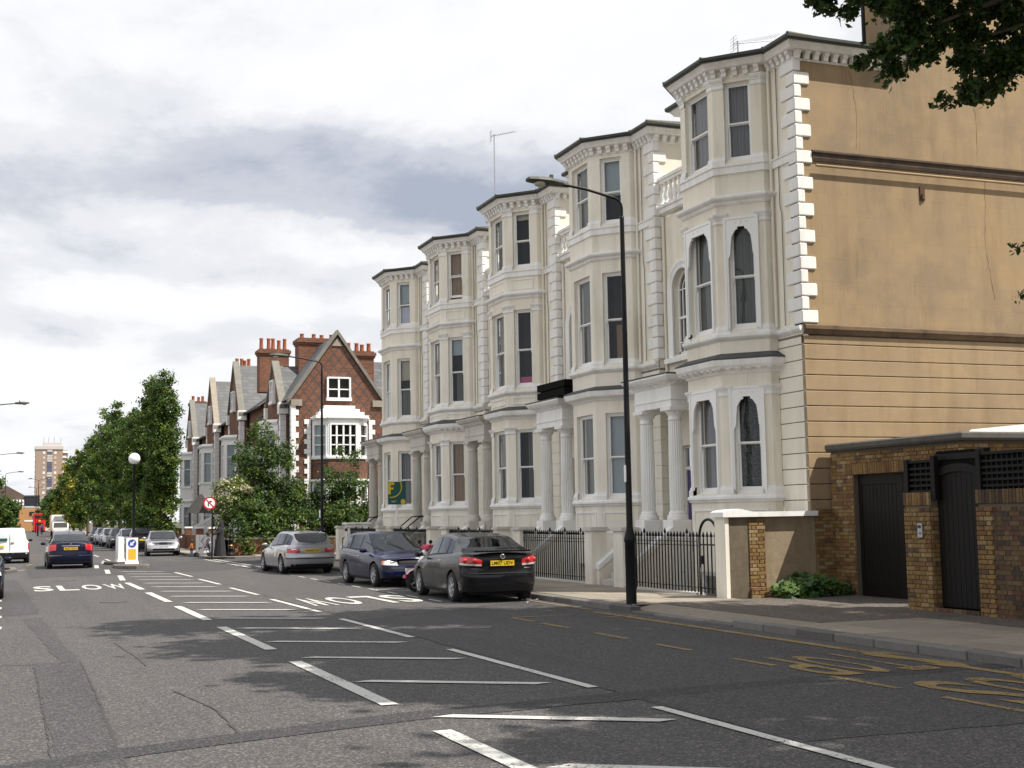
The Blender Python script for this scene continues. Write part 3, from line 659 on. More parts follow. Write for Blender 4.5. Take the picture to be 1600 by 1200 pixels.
def pots(parent,x,y,z,n,dx,dy,h=.45,r=.11):
    for i in range(n):
        q=MB(); q.lathe([(r*1.1,0),(r*1.1,.05),(r,.08),(r*.85,h*.85),(r*1.05,h*.9),(r*1.05,h),(r*.8,h),(r*.8,h-.1)],0,0,10); ob('chimney_pot',q,'terracotta',parent,loc=(x+dx*i,y+dy*i,z))
for k,hh in enumerate(HOUSES):
    q=MB(); q.box(4.6,5.4,.8,3.8,11.5,13.05); q.box(4.55,5.45,.75,3.85,13.05,13.2); ob('chimney_stack',q,'cream',hh)
    pots(hh,5,1.2,13.2,4,0,.72)
q=MB(); q.box(1.2,1.7,5.0,5.6,11.8,12.45) 

def wallcrack(pts,seed,w=.012):
    rr=random.Random(seed); P=[]
    for a,c in zip(pts,pts[1:]):
        for j in range(14): u=j/14; P.append((a[0]+(c[0]-a[0])*u+rr.uniform(-.02,.02),a[1]+(c[1]-a[1])*u+rr.uniform(-.02,.02)))
    q=MB(); vs=[]
    for x,z in P: h=w*rr.uniform(.3,1.1)/2; vs+=[(x-h,-.004,z),(x+h,-.004,z+h)]
    q.add(vs,[(2*i,2*i+1,2*i+3,2*i+2) for i in range(len(P)-1)]); ob('render_crack',q,'soot2',H,fix=False)
wallcrack([(4.6,12.6),(4.5,11.6),(4.75,10.4),(4.7,9.4)],1,.008); wallcrack([(1.4,11.2),(1.55,10.4),(1.5,9.4)],2,.008); wallcrack([(4.9,9.1),(4.8,7.6),(5.0,6.3)],3,.009)
# ------------------------------------------------------------------ ground, road, pavements
def asphalt(name,c,d,sc=1.0,c3=None):
    def f(t,b,src,cur,nz):
        v=t.nodes.new('ShaderNodeTexVoronoi'); v.inputs['Scale'].default_value=62; t.links.new(src,v.inputs[0])
        hs=t.nodes.new('ShaderNodeSeparateColor'); t.links.new(v.outputs['Color'],hs.inputs[0])
        r=t.nodes.new('ShaderNodeValToRGB'); e=r.color_ramp.elements; e[0].position=0; e[0].color=(.42,.42,.44,1); e[1].position=.8; e[1].color=(1.15,1.13,1.12,1)
        x=e_=r.color_ramp.elements.new(.93); x.color=(2.6,2.4,2.3,1)
        t.links.new(hs.outputs[0],r.inputs[0])
        mx=t.nodes.new('ShaderNodeMixRGB'); mx.blend_type='MULTIPLY'; mx.inputs[0].default_value=.8; t.links.new(cur,mx.inputs[1]); t.links.new(r.outputs[0],mx.inputs[2]); t.links.new(mx.outputs[0],b.inputs['Base Color'])
        bp=t.nodes.new('ShaderNodeBump'); bp.inputs['Strength'].default_value=.5; bp.inputs['Distance'].default_value=.006; t.links.new(v.outputs['Distance'],bp.inputs['Height']); t.links.new(bp.outputs[0],b.inputs['Normal'])
    return mat(name,c,.85,spec=.3,noise=[(.35,.6,d,(1,.25,1)),(1.6,.4,d),(9,.35,c3 or tuple(x*1.25 for x in c)),(.8,.45,tuple(x*.68 for x in c),(1.6,.06,1),(.47,.7)),(2.4,.35,tuple(x*1.3 for x in c),(1.2,.05,1),(.55,.75))],fn=f)
M['asphalt']=asphalt('asphalt',(.073,.071,.072),(.056,.055,.056))
M['asphalt_new']=asphalt('asphalt_patch',(.056,.055,.058),(.047,.046,.049))
M['asphalt_dark']=asphalt('asphalt_trench',(.04,.04,.043),(.033,.033,.036))
M['footway']=asphalt('footway_asphalt',(.11,.098,.086),(.085,.075,.067))
M['slab']=mat('paving_slab',(.22,.188,.145),.9,noise=[(1.3,.5,(.22,.2,.17)),(8,.4,(.35,.31,.26)),(60,.35,(.2,.18,.15))],bump=(60,.3,.004),fn=rand_tint(.82,1.12))
M['kerb']=mat('granite_kerb',(.12,.11,.105),.85,noise=[(7,.6,(.07,.065,.06)),(45,.5,(.2,.19,.18))],bump=(25,.5,.01),fn=rand_tint(.7,1.3))
M['joint']=mat('joint_dirt',(.06,.055,.045),.95)
def worn(name,c,lo=.545,hi=.60):
    def f(t,b,src,cur,nz):
        n=nz(34,6,.75); n2=nz(1.3,3,.5)
        ad=t.nodes.new('ShaderNodeMath'); ad.operation='MULTIPLY_ADD'; ad.inputs[1].default_value=.35; t.links.new(n2,ad.inputs[0]); t.links.new(n,ad.inputs[2])
        mr=t.nodes.new('ShaderNodeMapRange'); mr.inputs[1].default_value=lo; mr.inputs[2].default_value=hi; mr.inputs[3].default_value=0; mr.inputs[4].default_value=1; t.links.new(ad.outputs[0],mr.inputs[0])
        t.links.new(mr.outputs[0],b.inputs['Alpha'])
    return mat(name,c,.7,noise=[(2,.4,tuple(x*.8 for x in c)),(30,.3,tuple(x*.75 for x in c))],fn=f)
M['paint']=worn('road_paint',(.52,.52,.49)); M['paintY']=worn('yellow_road_paint',(.24,.165,.055),.57,.66)
M['earth']=mat('earth',(.1,.085,.06),.95,noise=[(3,.6,(.05,.05,.03))])
M['grassy']=mat('verge',(.06,.09,.03),.95,noise=[(3,.6,(.09,.08,.04))])

M['ironcover']=mat('worn_iron',(.05,.045,.042),.6,noise=[(30,.6,(.09,.085,.08))],bump=(40,.6,.01))
g=MB()
# ground with an opening for the basement areas of the terrace
def rect(mb,x0,x1,y0,y1,z,m=0): mb.poly([(x0,y0,z),(x1,y0,z),(x1,y1,z),(x0,y1,z)],m)
rect(g,-2500,13.55,-300,4000,-.03); rect(g,13.55,2500,-300,23.2,-.03); rect(g,13.55,2500,56,4000,-.03); rect(g,24,2500,23.2,56,-.03); rect(g,13.55,24,23.2,56,-1.35)
tag(ob('ground',g,'earth'),kind='structure')
road=MB(); rect(road,-2.6,10.75,-40,420,0); rect(road,10.75,60,54.6,62.6,0); rect(road,-60,-2.6,61,69,0)
ROAD=tag(ob('road',road,'asphalt'),kind='structure')
def wob(pts,seed=1,amp=.03,step=.35):
    rr=random.Random(seed); out=[]
    for i in range(len(pts)):
        a=Vector(pts[i]); c=Vector(pts[(i+1)%len(pts)]); n=max(1,int((c-a).length/step))
        for j in range(n):
            p=a.lerp(c,j/n); out.append((p.x+rr.uniform(-amp,amp),p.y+rr.uniform(-amp,amp)))
    return out
def sheet(name,pts,z,m,parent=None,kind=None):
    q=MB(); q.poly([(x,y,z) for x,y in pts]); o=ob(name,q,m,parent,fix=False)
    if kind: tag(o,kind=kind)
    return o
sheet('asphalt_patch',wob([(-.1,28),(.72,28.4),(.75,30),(.6,39),(.45,46),(-2.2,46),(-2.2,20),(-.1,18.6)],1,.04),.004,'asphalt_new',ROAD)
sheet('asphalt_patch',wob([(-.1,18.3),(.98,18.3),(.92,11.9),(.86,3),(.28,3),(.42,10.6),(.42,18.2)],2,.015),.004,'asphalt_new',ROAD)
sheet('asphalt_patch',wob([(.75,18.3),(.98,18.3),(.75,27),(.4,27)],8,.03),.0045,'asphalt_new',ROAD)
sheet('trench_strip',wob([(-.1,10.75),(1.53,11.4),(3.5,12.0),(6,12.3),(8,12.45),(11,12.5),(11,12.15),(8,12.05),(6,11.8),(3.5,11.5),(1.5,10.95),(-.1,10.3)],3,.02),.005,'asphalt_dark',ROAD)
sheet('asphalt_patch',wob([(2.2,47.5),(4.2,47.5),(7.5,49),(10.5,54.5),(10.5,62),(.9,62),(.9,47)],4,.05),.004,'asphalt_new',ROAD)
sheet('asphalt_patch',wob([(5.85,9),(10.4,9),(10.4,26.2),(5.85,23)],5,.04),.004,'asphalt_new',ROAD)
def strip(p,q,w,name='road_marking',m='paint',z=.011,taper=0):
    P=Vector(p);Q=Vector(q); d=(Q-P).normalized(); n=Vector((-d.y,d.x))*w/2; b=MB()
    k=max(1,int((Q-P).length/.25)); L_=[];R_=[]; rr=random.Random(int(P.x*100+P.y*37))
    for i in range(k+1):
        c=P.lerp(Q,i/k); a=rr.uniform(-.006,.006); L_.append(c+n*(1+a*8)); R_.append(c-n*(1+rr.uniform(-.05,.05)))
    if taper:
        L_[0]=L_[0]+d*taper; R_[-1]=R_[-1]-d*taper
    b.add([(v.x,v.y,z) for v in L_+R_],[(i,k+1+i,k+2+i,i+1) for i in range(k)])
    return ob(name,b,m,ROAD,fix=False)
# hatched median: 4 m marks with 2 m gaps either side, slanting bars between
for i in range(-1,8):
    y=12.5+6.03*i
    if y>-8: strip((3.52,y),(3.5 if y<40 else 3.75,y+(4.35 if y<40 else 4.0)),.17)
    y2=12.95+6.15*i-1.7+.0
for a,c in ((2.0,5.7),(7.2,11.2),(12.75,17.3),(19.3,23.5),(25.5,30.1),(32.1,35.9),(38,42),(44,48)): strip((5.78,a),(5.72,c),.12)
bars=[((2.95*0+3.75,9.1),(5.55,7.35)),]
for y_ in (8.98,11.64,14.5,17.3,19.8,22.5,25.0,27.6,30.2,32.9,35.4,38.0,40.4,42.9,45.4,48.0,50.4): strip((3.70+max(0,y_-25)*.014,y_),(5.5,y_-1.25),.17,taper=.14)
for i in range(3): strip((3.7,6.3-2.7*i),(5.5,5.0-2.7*i),.17,taper=.14)
# centre marks beyond the refuge
for i in range(12): strip((4.75+.02*i,64+9*i),(4.77+.02*i,68+9*i),.12)
for x,y in ((4.2,61),(4.4,63.5),(5.3,61),(5.5,64)): strip((x,y),(x+.05,y+1.6),.12)
strip((4.2,61.6),(5.9,61.6),.2)
# words
def word(txt,cx,cy,w,h,m='paint',rot=0,name='road_lettering',bold=.02,gap=1.0):
    n=len(txt); 
    for i,ch in enumerate(txt):
        me=text_mesh(ch,1,depth=.0,bold=bold).copy(); me.materials.append(M[m])
        xs=[v.co.x for v in me.vertices]; ys=[v.co.y for v in me.vertices]; x0,x1,y0,y1=min(xs),max(xs),min(ys),max(ys)
        cw=w/n*.8*gap
        for v in me.vertices: v.co.x=(v.co.x-(x0+x1)/2)/(x1-x0)*cw; v.co.y=(v.co.y-(y0+y1)/2)/(y1-y0)*h
        c,s=cos(rot),sin(rot); lx=(i-(n-1)/2)*w/n
        o=link(name,me,ROAD,loc=(cx+lx*c,cy+lx*s,.0122),rot=(0,0,rot)); tag(o,label='painted letter '+ch)
word('SLOW',2.05,38.9,2.55,3.0)
word('SLOW',7.33,28.6,2.6,2.7,rot=pi)
word('STOP',9.45,13.3,2.1,1.9,'paintY',rot=pi,bold=.012)
word('BUS',9.6,10.6,1.9,1.9,'paintY',rot=pi,bold=.012)
# bus cage and kerb lines
for a,c in ((13.5,14.4),(15.5,16.45),(17.4,18.5),(19.5,20.6),(21.0,22.0),(11.2,12.35),(9.3,10.5),(7.2,8.4),(5,6.2)): strip((8.45,a),(8.43,c),.1,m='paintY')
strip((8.43,22.0),(9.6,22.05),.09,m='paintY'); strip((9.9,21.2),(10.5,21.25),.09,m='paintY')
strip((10.22,2),(10.25,22.5),.16,m='paintY'); strip((10.42,23),(10.45,27.5),.08,m='paintY')
# parking bay: white line, ticks and loading marks near the parked cars
for i in range(9): strip((8.75,27.0+i*1.7),(8.76,27.9+i*1.7),.07)
for y in (42.6,43.4,31.6,32.4): strip((8.7,y),(9.5,y+.02),.08)
for i in range(9): strip((-.02,24.5+2.9*i),(-.01,25.1+2.9*i),.09)
# give way at the side street
for i in range(9):
    for x in (8.85,9.25): strip((x,53.4+i*1.08),(x,54.0+i*1.08),.2)
strip((8.75,50.3),(8.9,53),.12); strip((9.1,51),(10.9,52.6),.1,m='paintY')
for i in range(8): strip((-.35,61.5+i*.95),(-.35,62.1+i*.95),.18)
strip((-.05,54.5),(.9,55.2),.25); strip((1.0,60.3),(1.3,63),.12,m='paintY'); strip((1.1,66),(1.9,66.2),.3,m='paintY'); strip((1.2,72),(2.3,72.2),.4,m='paintY'); strip((1.1,80),(2.2,80.3),.4,m='paintY')
# pavement east side
PAVE=[]
pv=MB(); rect(pv,10.98,11.5,-20,17.1,.10); rect(pv,10.98,11.5,22.4,50.5,.1); rect(pv,11.5,13.45,-20,50.5,.10); pv.poly([(8.95,46.8,.10),(10.98,45.6,.10),(10.98,50.5,.10),(10.4,51.4,.1),(9.5,50.9,.10),(8.95,49.6,.10)]); rect(pv,13.45,15.8,-20,22.8,.10)
pv.poly([(10.98,50.5,.1),(13.45,50.5,.1),(60,52.5,.1),(60,54.4,.1),(13,54.4,.1),(11.6,53.4,.1)])
P1=tag(ob('pavement',pv,'joint'),kind='structure')
def crossover(x,y): return 17.2<y<22.35 and x<15.9
def slabs(x0,x1,y0,y1,parent,dx=.6,dy=.9,z=.1,skip=None,lim=999):
    k=0; n=int((x1-x0)/dx+.5)
    for i in range(n):
        y=y0-(i%2)*dy/2
        while y<y1:
            a,c=max(y,y0),min(y+dy,y1)
            if c-a>.12 and not(skip and skip(x0+i*dx+.2,(a+c)/2)) and k<lim:
                me=cached(('slab',round(dx,2),round(c-a,2)),lambda:fixn(MB().bbox(.006,dx-.006,.006,c-a-.006,0,.022,.006).mesh('paving_slab','slab')))
                link('paving_slab',me,parent,loc=(x0+i*dx,a,z-.002+R.uniform(-.002,.002))); k+=1
            y+=dy
ap=MB(); ap.poly([(10.96,17.1,.035),(11.52,17.1,.121),(11.52,22.42,.121),(10.96,22.42,.035)]); ob('dropped_kerb_apron',ap,'slab',P1,fix=False)
slabs(11.0,13.4,9,17.2,P1); slabs(11.0,13.4,22.4,37,P1)
st=MB()
for (a,c) in ((-20,9),(37,50.5)):
    y=a
    while y<c:
        for i in range(4): st.box(11.0+.6*i,11.59+.6*i,y,y+.89,.1,.12)
        y+=.9
tag(ob('far_paving_slabs',st,'slab',P1,fix=False),kind='stuff')
sheet('footway_asphalt',wob([(11.5,22.4),(13.45,22.4),(15.8,22.75),(15.8,17.1),(11.5,17.1)],6,.008),.123,'footway',P1)
sheet('footway_asphalt',[(13.42,-20),(14.4,-20),(14.4,17.1),(13.42,17.1)],.12,'footway',P1)
sheet('footway_asphalt',wob([(8.98,46.9),(10.95,45.8),(10.95,50.4),(10.4,51.2),(9.5,50.8),(8.98,49.5)],6,.005),.108,'slab',P1)
# kerb stones
def kerb(path,parent,h=.115,w=.22,lim=300,dropf=None,nm='kerb_stone'):
    P=[Vector(p) for p in path]; k=0
    for a,c in zip(P,P[1:]):
        d=c-a; n=max(1,round(d.length/.9)); ln=d.length/n; ang=atan2(d.y,d.x)
        me=cached(('kb',round(ln,2),w),lambda:fixn(MB().bbox(.008,ln-.008,-w,0,-.1,h,.015).mesh('kerb_stone','kerb')))
        for i in range(n):
            p=a+d*(i/n); dz=-.075 if dropf and dropf(p) else 0
            link(nm,me,parent,loc=(p.x,p.y,dz+R.uniform(-.004,.004)),rot=(0,0,ang+R.uniform(-.003,.003)))
drop=lambda p:17.5<p.y<21.8
kerb([(10.75,3),(10.75,45.5),(8.95,46.6),(8.7,47.8),(8.72,49.8),(9.4,51.1),(10.4,51.7),(12,53.8),(13.5,54.6),(30,54.6)],P1,dropf=drop)
# far east pavement and west pavement
p2=MB(); p2.poly([(8.9,64.2,.1),(9.4,63.1,.1),(10.4,62.75,.1),(60,62.75,.1),(60,66,.1),(10.2,66,.1),(10.2,66,.1)]); rect(p2,9.25,11.5,64,420,.1); rect(p2,11.5,16,80,420,.1)
P2=tag(ob('pavement',p2,'slab',fix=False),kind='structure')
kerb([(9.05,130),(9.05,65),(9.3,63.5),(10.2,62.65),(30,62.65)][::-1],P2)
p3=MB(); rect(p3,-30,-2.62,-20,59.5,.1); rect(p3,-2.7,-.0,52.2,56.5,.1); rect(p3,-30,-.9,70.5,420,.1)
P3=tag(ob('pavement',p3,'slab',fix=False),kind='structure')
kerb([(.0,51.9),(.35,53.2),(.3,55.5),(-.2,57)],P3); kerb([(-2.6,20),(-2.6,51.9),(0,51.9)],P3)
# refuge island with its bollard is built with the street furniture

# cracks and worn seams in the carriageway
def crack(pts,seed,w=.018):
    rr=random.Random(seed); P=[]
    for a,c in zip(pts,pts[1:]):
        A=Vector(a);C=Vector(c); n=max(2,int((C-A).length/.12))
        for j in range(n): q=A.lerp(C,j/n); P.append(Vector((q.x+rr.uniform(-.01,.01),q.y+rr.uniform(-.01,.01))))
    b=MB(); vs=[]
    for i,q in enumerate(P):
        d=(P[min(i+1,len(P)-1)]-P[max(0,i-1)]).normalized(); n_=Vector((-d.y,d.x))*w*rr.uniform(.3,1.2)/2; vs+=[(q.x+n_.x,q.y+n_.y,.0065),(q.x-n_.x,q.y-n_.y,.0065)]
    b.add(vs,[(2*i,2*i+1,2*i+3,2*i+2) for i in range(len(P)-1)]); ob('crack',b,'tar',ROAD,fix=False)
M['tar']=mat('tar',(.035,.033,.034),.8)
crack([(1.75,14.6),(1.95,13.0),(1.9,11.4)],1,.03); crack([(1.6,21),(1.7,18.6),(1.72,17.2)],2,.02); crack([(.99,18.4),(.95,14),(.9,11.5),(.86,4)],3,.03); crack([(.41,18),(.4,12),(.3,5)],4,.015)
crack([(5.85,9),(5.9,20),(5.9,34),(5.95,48)],6,.02); crack([(8.0,26),(9,26.4),(10.6,26.3)],7,.03); crack([(6,23.1),(8,24.8),(10.4,26.1)],8,.03); 
for x,y,r_ in ((2.4,31.5,.3),(7.2,20.5,.32),(1.9,44,.3)):
    MH=thing('manhole_cover','round iron manhole cover in the road '+('near the painted word on the left' if x==2.4 else 'right of the striped median' if x==7.2 else 'behind the inky blue hatchback'),'manhole cover',(x,y,.004))
    b=MB(); b.lathe([(r_,0),(r_,.006),(r_*.9,.007),(r_*.88,.004),(0.01,.004)],0,0,28); ob('cover',b,'ironcover',MH)
# ------------------------------------------------------------------ brickwork
def brickmat(name, pts, island=False, dirt=(.3,.25,.2)):
    m=bpy.data.materials.new(name); m.use_nodes=True; t=m.node_tree; b=t.nodes['Principled BSDF']; b.inputs['Roughness'].default_value=.92; b.inputs['Specular IOR Level'].default_value=.25
    if island: g=t.nodes.new('ShaderNodeNewGeometry'); src=g.outputs['Random Per Island']
    else: g=t.nodes.new('ShaderNodeObjectInfo'); src=g.outputs['Random']
    r=t.nodes.new('ShaderNodeValToRGB'); e=r.color_ramp.elements; r.color_ramp.interpolation='CONSTANT'
    while len(e)<len(pts): e.new(.5)
    for i,(p,c) in enumerate(pts): e[i].position=p; e[i].color=(*c,1)
    t.links.new(src,r.inputs[0])
    ge=t.nodes.new('ShaderNodeNewGeometry'); nz=t.nodes.new('ShaderNodeTexNoise'); nz.inputs['Scale'].default_value=22; nz.inputs['Detail'].default_value=6; t.links.new(ge.outputs['Position'],nz.inputs[0])
    n2=t.nodes.new('ShaderNodeTexNoise'); n2.inputs['Scale'].default_value=.9; n2.inputs['Detail'].default_value=4; t.links.new(ge.outputs['Position'],n2.inputs[0])
    mr=t.nodes.new('ShaderNodeMapRange'); mr.inputs[1].default_value=.4; mr.inputs[2].default_value=.72; mr.inputs[4].default_value=.7; t.links.new(nz.outputs[0],mr.inputs[0])
    x=t.nodes.new('ShaderNodeMixRGB'); x.blend_type='MULTIPLY'; t.links.new(mr.outputs[0],x.inputs[0]); t.links.new(r.outputs[0],x.inputs[1]); x.inputs[2].default_value=(.55,.5,.45,1)
    m2=t.nodes.new('ShaderNodeMapRange'); m2.inputs[1].default_value=.5; m2.inputs[2].default_value=.75; m2.inputs[4].default_value=.6; t.links.new(n2.outputs[0],m2.inputs[0])
    y=t.nodes.new('ShaderNodeMixRGB'); y.blend_type='MULTIPLY'; t.links.new(m2.outputs[0],y.inputs[0]); t.links.new(x.outputs[0],y.inputs[1]); y.inputs[2].default_value=(*[d*1.6 for d in dirt],1)
    t.links.new(y.outputs[0],b.inputs['Base Color'])
    bp=t.nodes.new('ShaderNodeBump'); bp.inputs['Strength'].default_value=.6; bp.inputs['Distance'].default_value=.006; t.links.new(nz.outputs[0],bp.inputs['Height']); t.links.new(bp.outputs[0],b.inputs['Normal'])
    return m
STOCK=[(0,(.235,.15,.06)),(.16,(.2,.12,.05)),(.32,(.26,.175,.075)),(.45,(.17,.10,.045)),(.58,(.225,.14,.06)),(.7,(.29,.215,.12)),(.8,(.12,.08,.05)),(.87,(.2,.105,.055)),(.93,(.245,.16,.07))]
DARKST=[(0,(.11,.072,.042)),(.2,(.135,.09,.048)),(.4,(.08,.058,.042)),(.55,(.15,.105,.06)),(.7,(.12,.06,.045)),(.85,(.065,.052,.043))]
M['brick']=brickmat('stock_brick',STOCK); M['brick_i']=brickmat('stock_brick_joined',STOCK,True)
M['brickd']=brickmat('dark_stock_brick',DARKST); M['brickd_i']=brickmat('dark_stock_brick_joined',DARKST,True)
M['mortar']=mat('mortar',(.12,.10,.07),.95,noise=[(12,.6,(.09,.075,.055))])
M['paintdark']=mat('dark_brown_paint',(.0075,.0065,.006),.55,spec=.18,noise=[(3,.6,(.013,.011,.01),(6,6,.6))])
M['flatroof']=mat('felt_coping',(.07,.065,.058),.85,noise=[(5,.6,(.12,.11,.1))])
M['steel']=mat('brushed_steel',(.4,.4,.42),.4,metal=.8)
M['render']=mat('old_render',(.33,.255,.16),.92,noise=[(1.2,.8,(.2,.15,.10)),(6,.5,(.38,.31,.2)),(20,.3,(.16,.13,.1))],bump=(20,.5,.01),fn=grime)
M['render_dark']=mat('stained_render',(.13,.105,.07),.92,noise=[(1.6,.8,(.06,.05,.035)),(7,.5,(.19,.15,.1))],bump=(20,.5,.01),fn=grime)
M['post']=mat('post_black',(.007,.007,.008),.45,spec=.2,noise=[(7,.4,(.014,.013,.014))])
M['lamphead']=mat('lamp_head_grey_green',(.05,.055,.045),.6,noise=[(8,.5,(.05,.06,.045))])
M['lampglass']=mat('lamp_bowl',(.42,.42,.33),.3,alpha=1)
M['opal']=mat('opal_globe',(.85,.85,.87),.25)
M['signwhite']=mat('sign_white',(.8,.8,.8),.4); M['signred']=mat('sign_red',(.45,.015,.03),.4); M['signblue']=mat('sign_blue',(.03,.08,.33),.4); M['signblack']=mat('sign_black',(.01,.01,.01),.4)
M['yellow']=mat('sign_yellow',(.75,.42,.03),.45); M['boardgreen']=mat('board_green',(.008,.085,.075),.45); M['boardyellow']=mat('board_yellow',(.62,.47,.02),.45)
def brick_piece(w,h,d,mt):
    return cached(('br',round(w,3),round(h,3),round(d,3),mt),lambda:fixn(MB().bbox(.0,w,-d*.12,d,.0,h,.005).mesh('brick',mt)))
def brickwork(parent,P,Q,s0,s1,z0,z1,holes=(),lim=300,mt='brick',prio=None,seed=1,proud=0):
    """courses of stretchers and headers, joints recessed; the first `lim` (nearest the camera) are objects, the rest one part"""
    F=frame(P,Q); t=Vector(Q)-Vector(P); ang=atan2(t.y,t.x); rr=random.Random(seed); out=[]
    c=.075; row=0; z=z0
    while z+.05<z1:
        h=min(.065,z1-z); s=s0-(.0 if row%2 else .165); k=0
        while s<s1-.02:
            w=.215 if (k%2==0) else .103
            a,e=max(s,s0),min(s+w,s1)
            zc=z+.03
            if e-a>.03:
                segs=[(a,e)]
                for (h0,h1,za,zb) in holes:
                    if za<zc<zb:
                        n=[]
                        for (u,v) in segs:
                            if v<=h0 or u>=h1: n.append((u,v))
                            else:
                                if h0-u>.03: n.append((u,h0))
                                if v-h1>.03: n.append((h1,v))
                        segs=n
                for u,v in segs: out.append((u,v-u,z,h))
            s+=w+.01; k+=1
        z+=c; row+=1
    def dist(q):
        p=F(q[0],0,q[2]); return (p[0]**2+p[1]**2)
    out.sort(key=dist)
    for u,w,z,h in out[:lim]:
        link('brick',brick_piece(round(w,2),h,.05,mt),parent,loc=F(u,-.006-proud+rr.uniform(-.003,.003),z),rot=(rr.uniform(-.01,.01),0,ang+rr.uniform(-.008,.008)))
    if out[lim:]:
        b=MB()
        for u,w,z,h in out[lim:]:
            d=-.006+rr.uniform(-.003,.003)-proud
            pts=[F(u+a,d+e,z+g) for a,e,g in ((0,0,0),(w,0,0),(w,.05,0),(0,.05,0),(0,0,h),(w,0,h),(w,.05,h),(0,.05,h))]
            b.add(pts,[(0,3,2,1),(4,5,6,7),(0,1,5,4),(1,2,6,5),(3,0,4,7)])
        tag(ob('bricks_farther_away',b,mt+'_i',parent,fix=False),kind='stuff')
def soldier(parent,P,Q,s0,s1,z0,mt='brick'):
    F=frame(P,Q); t=Vector(Q)-Vector(P); ang=atan2(t.y,t.x); s=s0
    while s<s1-.05:
        link('brick',brick_piece(.065,.215,.05,mt),parent,loc=F(s,-.01+R.uniform(-.003,.003),z0),rot=(0,0,ang)); s+=.075
# ---- garage
G=thing('garage','flat roofed brown brick garage with dark double doors','garage',(0,0,0))
gx=15.85; gy0,gy1=18.9,22.93; dh=(0.75,3.35,.0,2.5)          # s runs from the far corner towards the camera
P_,Q_=(gx,gy1),(gx,gy0)
b=MB(); wall(b,(gx+.01,gy1),(gx+.01,gy0+.01),-.05,3.06,[(dh[0],dh[1],.1,2.5)],depth=.25); wall(b,(gx+.01,gy0+.01),(22,gy0+.01),-.05,3.06); ob('wall',b,'mortar',G)
brickwork(G,P_,Q_,0,4.03,.1,2.97,[(dh[0],dh[1],0,2.5),(dh[0]-.25,4.03,2.5,2.72)],lim=230,seed=4)
soldier(G,P_,Q_,dh[0]-.25,4.03,2.505)
brickwork(G,(gx,gy0),(22,gy0),0,3.2,1.9,2.97,lim=60,seed=5)
b=MB(); b.sweep([(gx,gy1),(gx,gy0),(22,gy0)],[(-.3,3.0),(.1,3.0),(.13,3.04),(.13,3.12),(.08,3.15),(-.3,3.15)]); ob('coping',b,'flatroof',G)
b=MB(); b.box(gx+.1,22,gy0+.1,gy1,3.02,3.08); ob('roof',b,'flatroof',G)
b=MB(); b.extr([(17.6,19.6,3.1),(22,19.6,3.1),(22,19.6,3.42),(18.0,19.6,3.36)],(0,1.6,0)); ob('skylight',b,'white',G)
dy1,dy0=gy1-dh[0],gy1-dh[1]; mid=(dy0+dy1)/2-.1
for a,c in ((mid+.005,dy1),(dy0,mid-.005)):
    b=MB(); n=max(4,int((c-a)/.13)); w=(c-a-.2)/n
    b.box(gx+.14,gx+.2,a,c,.12,2.47)
    for x0,x1,z0,z1 in ((a,a+.1,.12,2.47),(c-.1,c,.12,2.47),(a+.1,c-.1,.12,.3),(a+.1,c-.1,2.3,2.47)): b.box(gx+.11,gx+.145,x0,x1,z0,z1)
    d=ob('door',b,'paintdark',G)
    for i in range(n): link('plank',cached(('plk',round(w,3)),lambda:fixn(MB().bbox(-.0,.02,.004,w-.004,.3,2.3,.005).mesh('plank','paintdark'))),d,loc=(gx+.122,a+.1+i*w,0))
b=MB(); b.box(15.4,15.86,22.87,23.0,-.05,1.83); ob('link_wall_stub',b,'mortar',G); brickwork(G,(15.4,22.87),(15.86,22.87),.0,.45,.1,1.83,lim=80,seed=6)
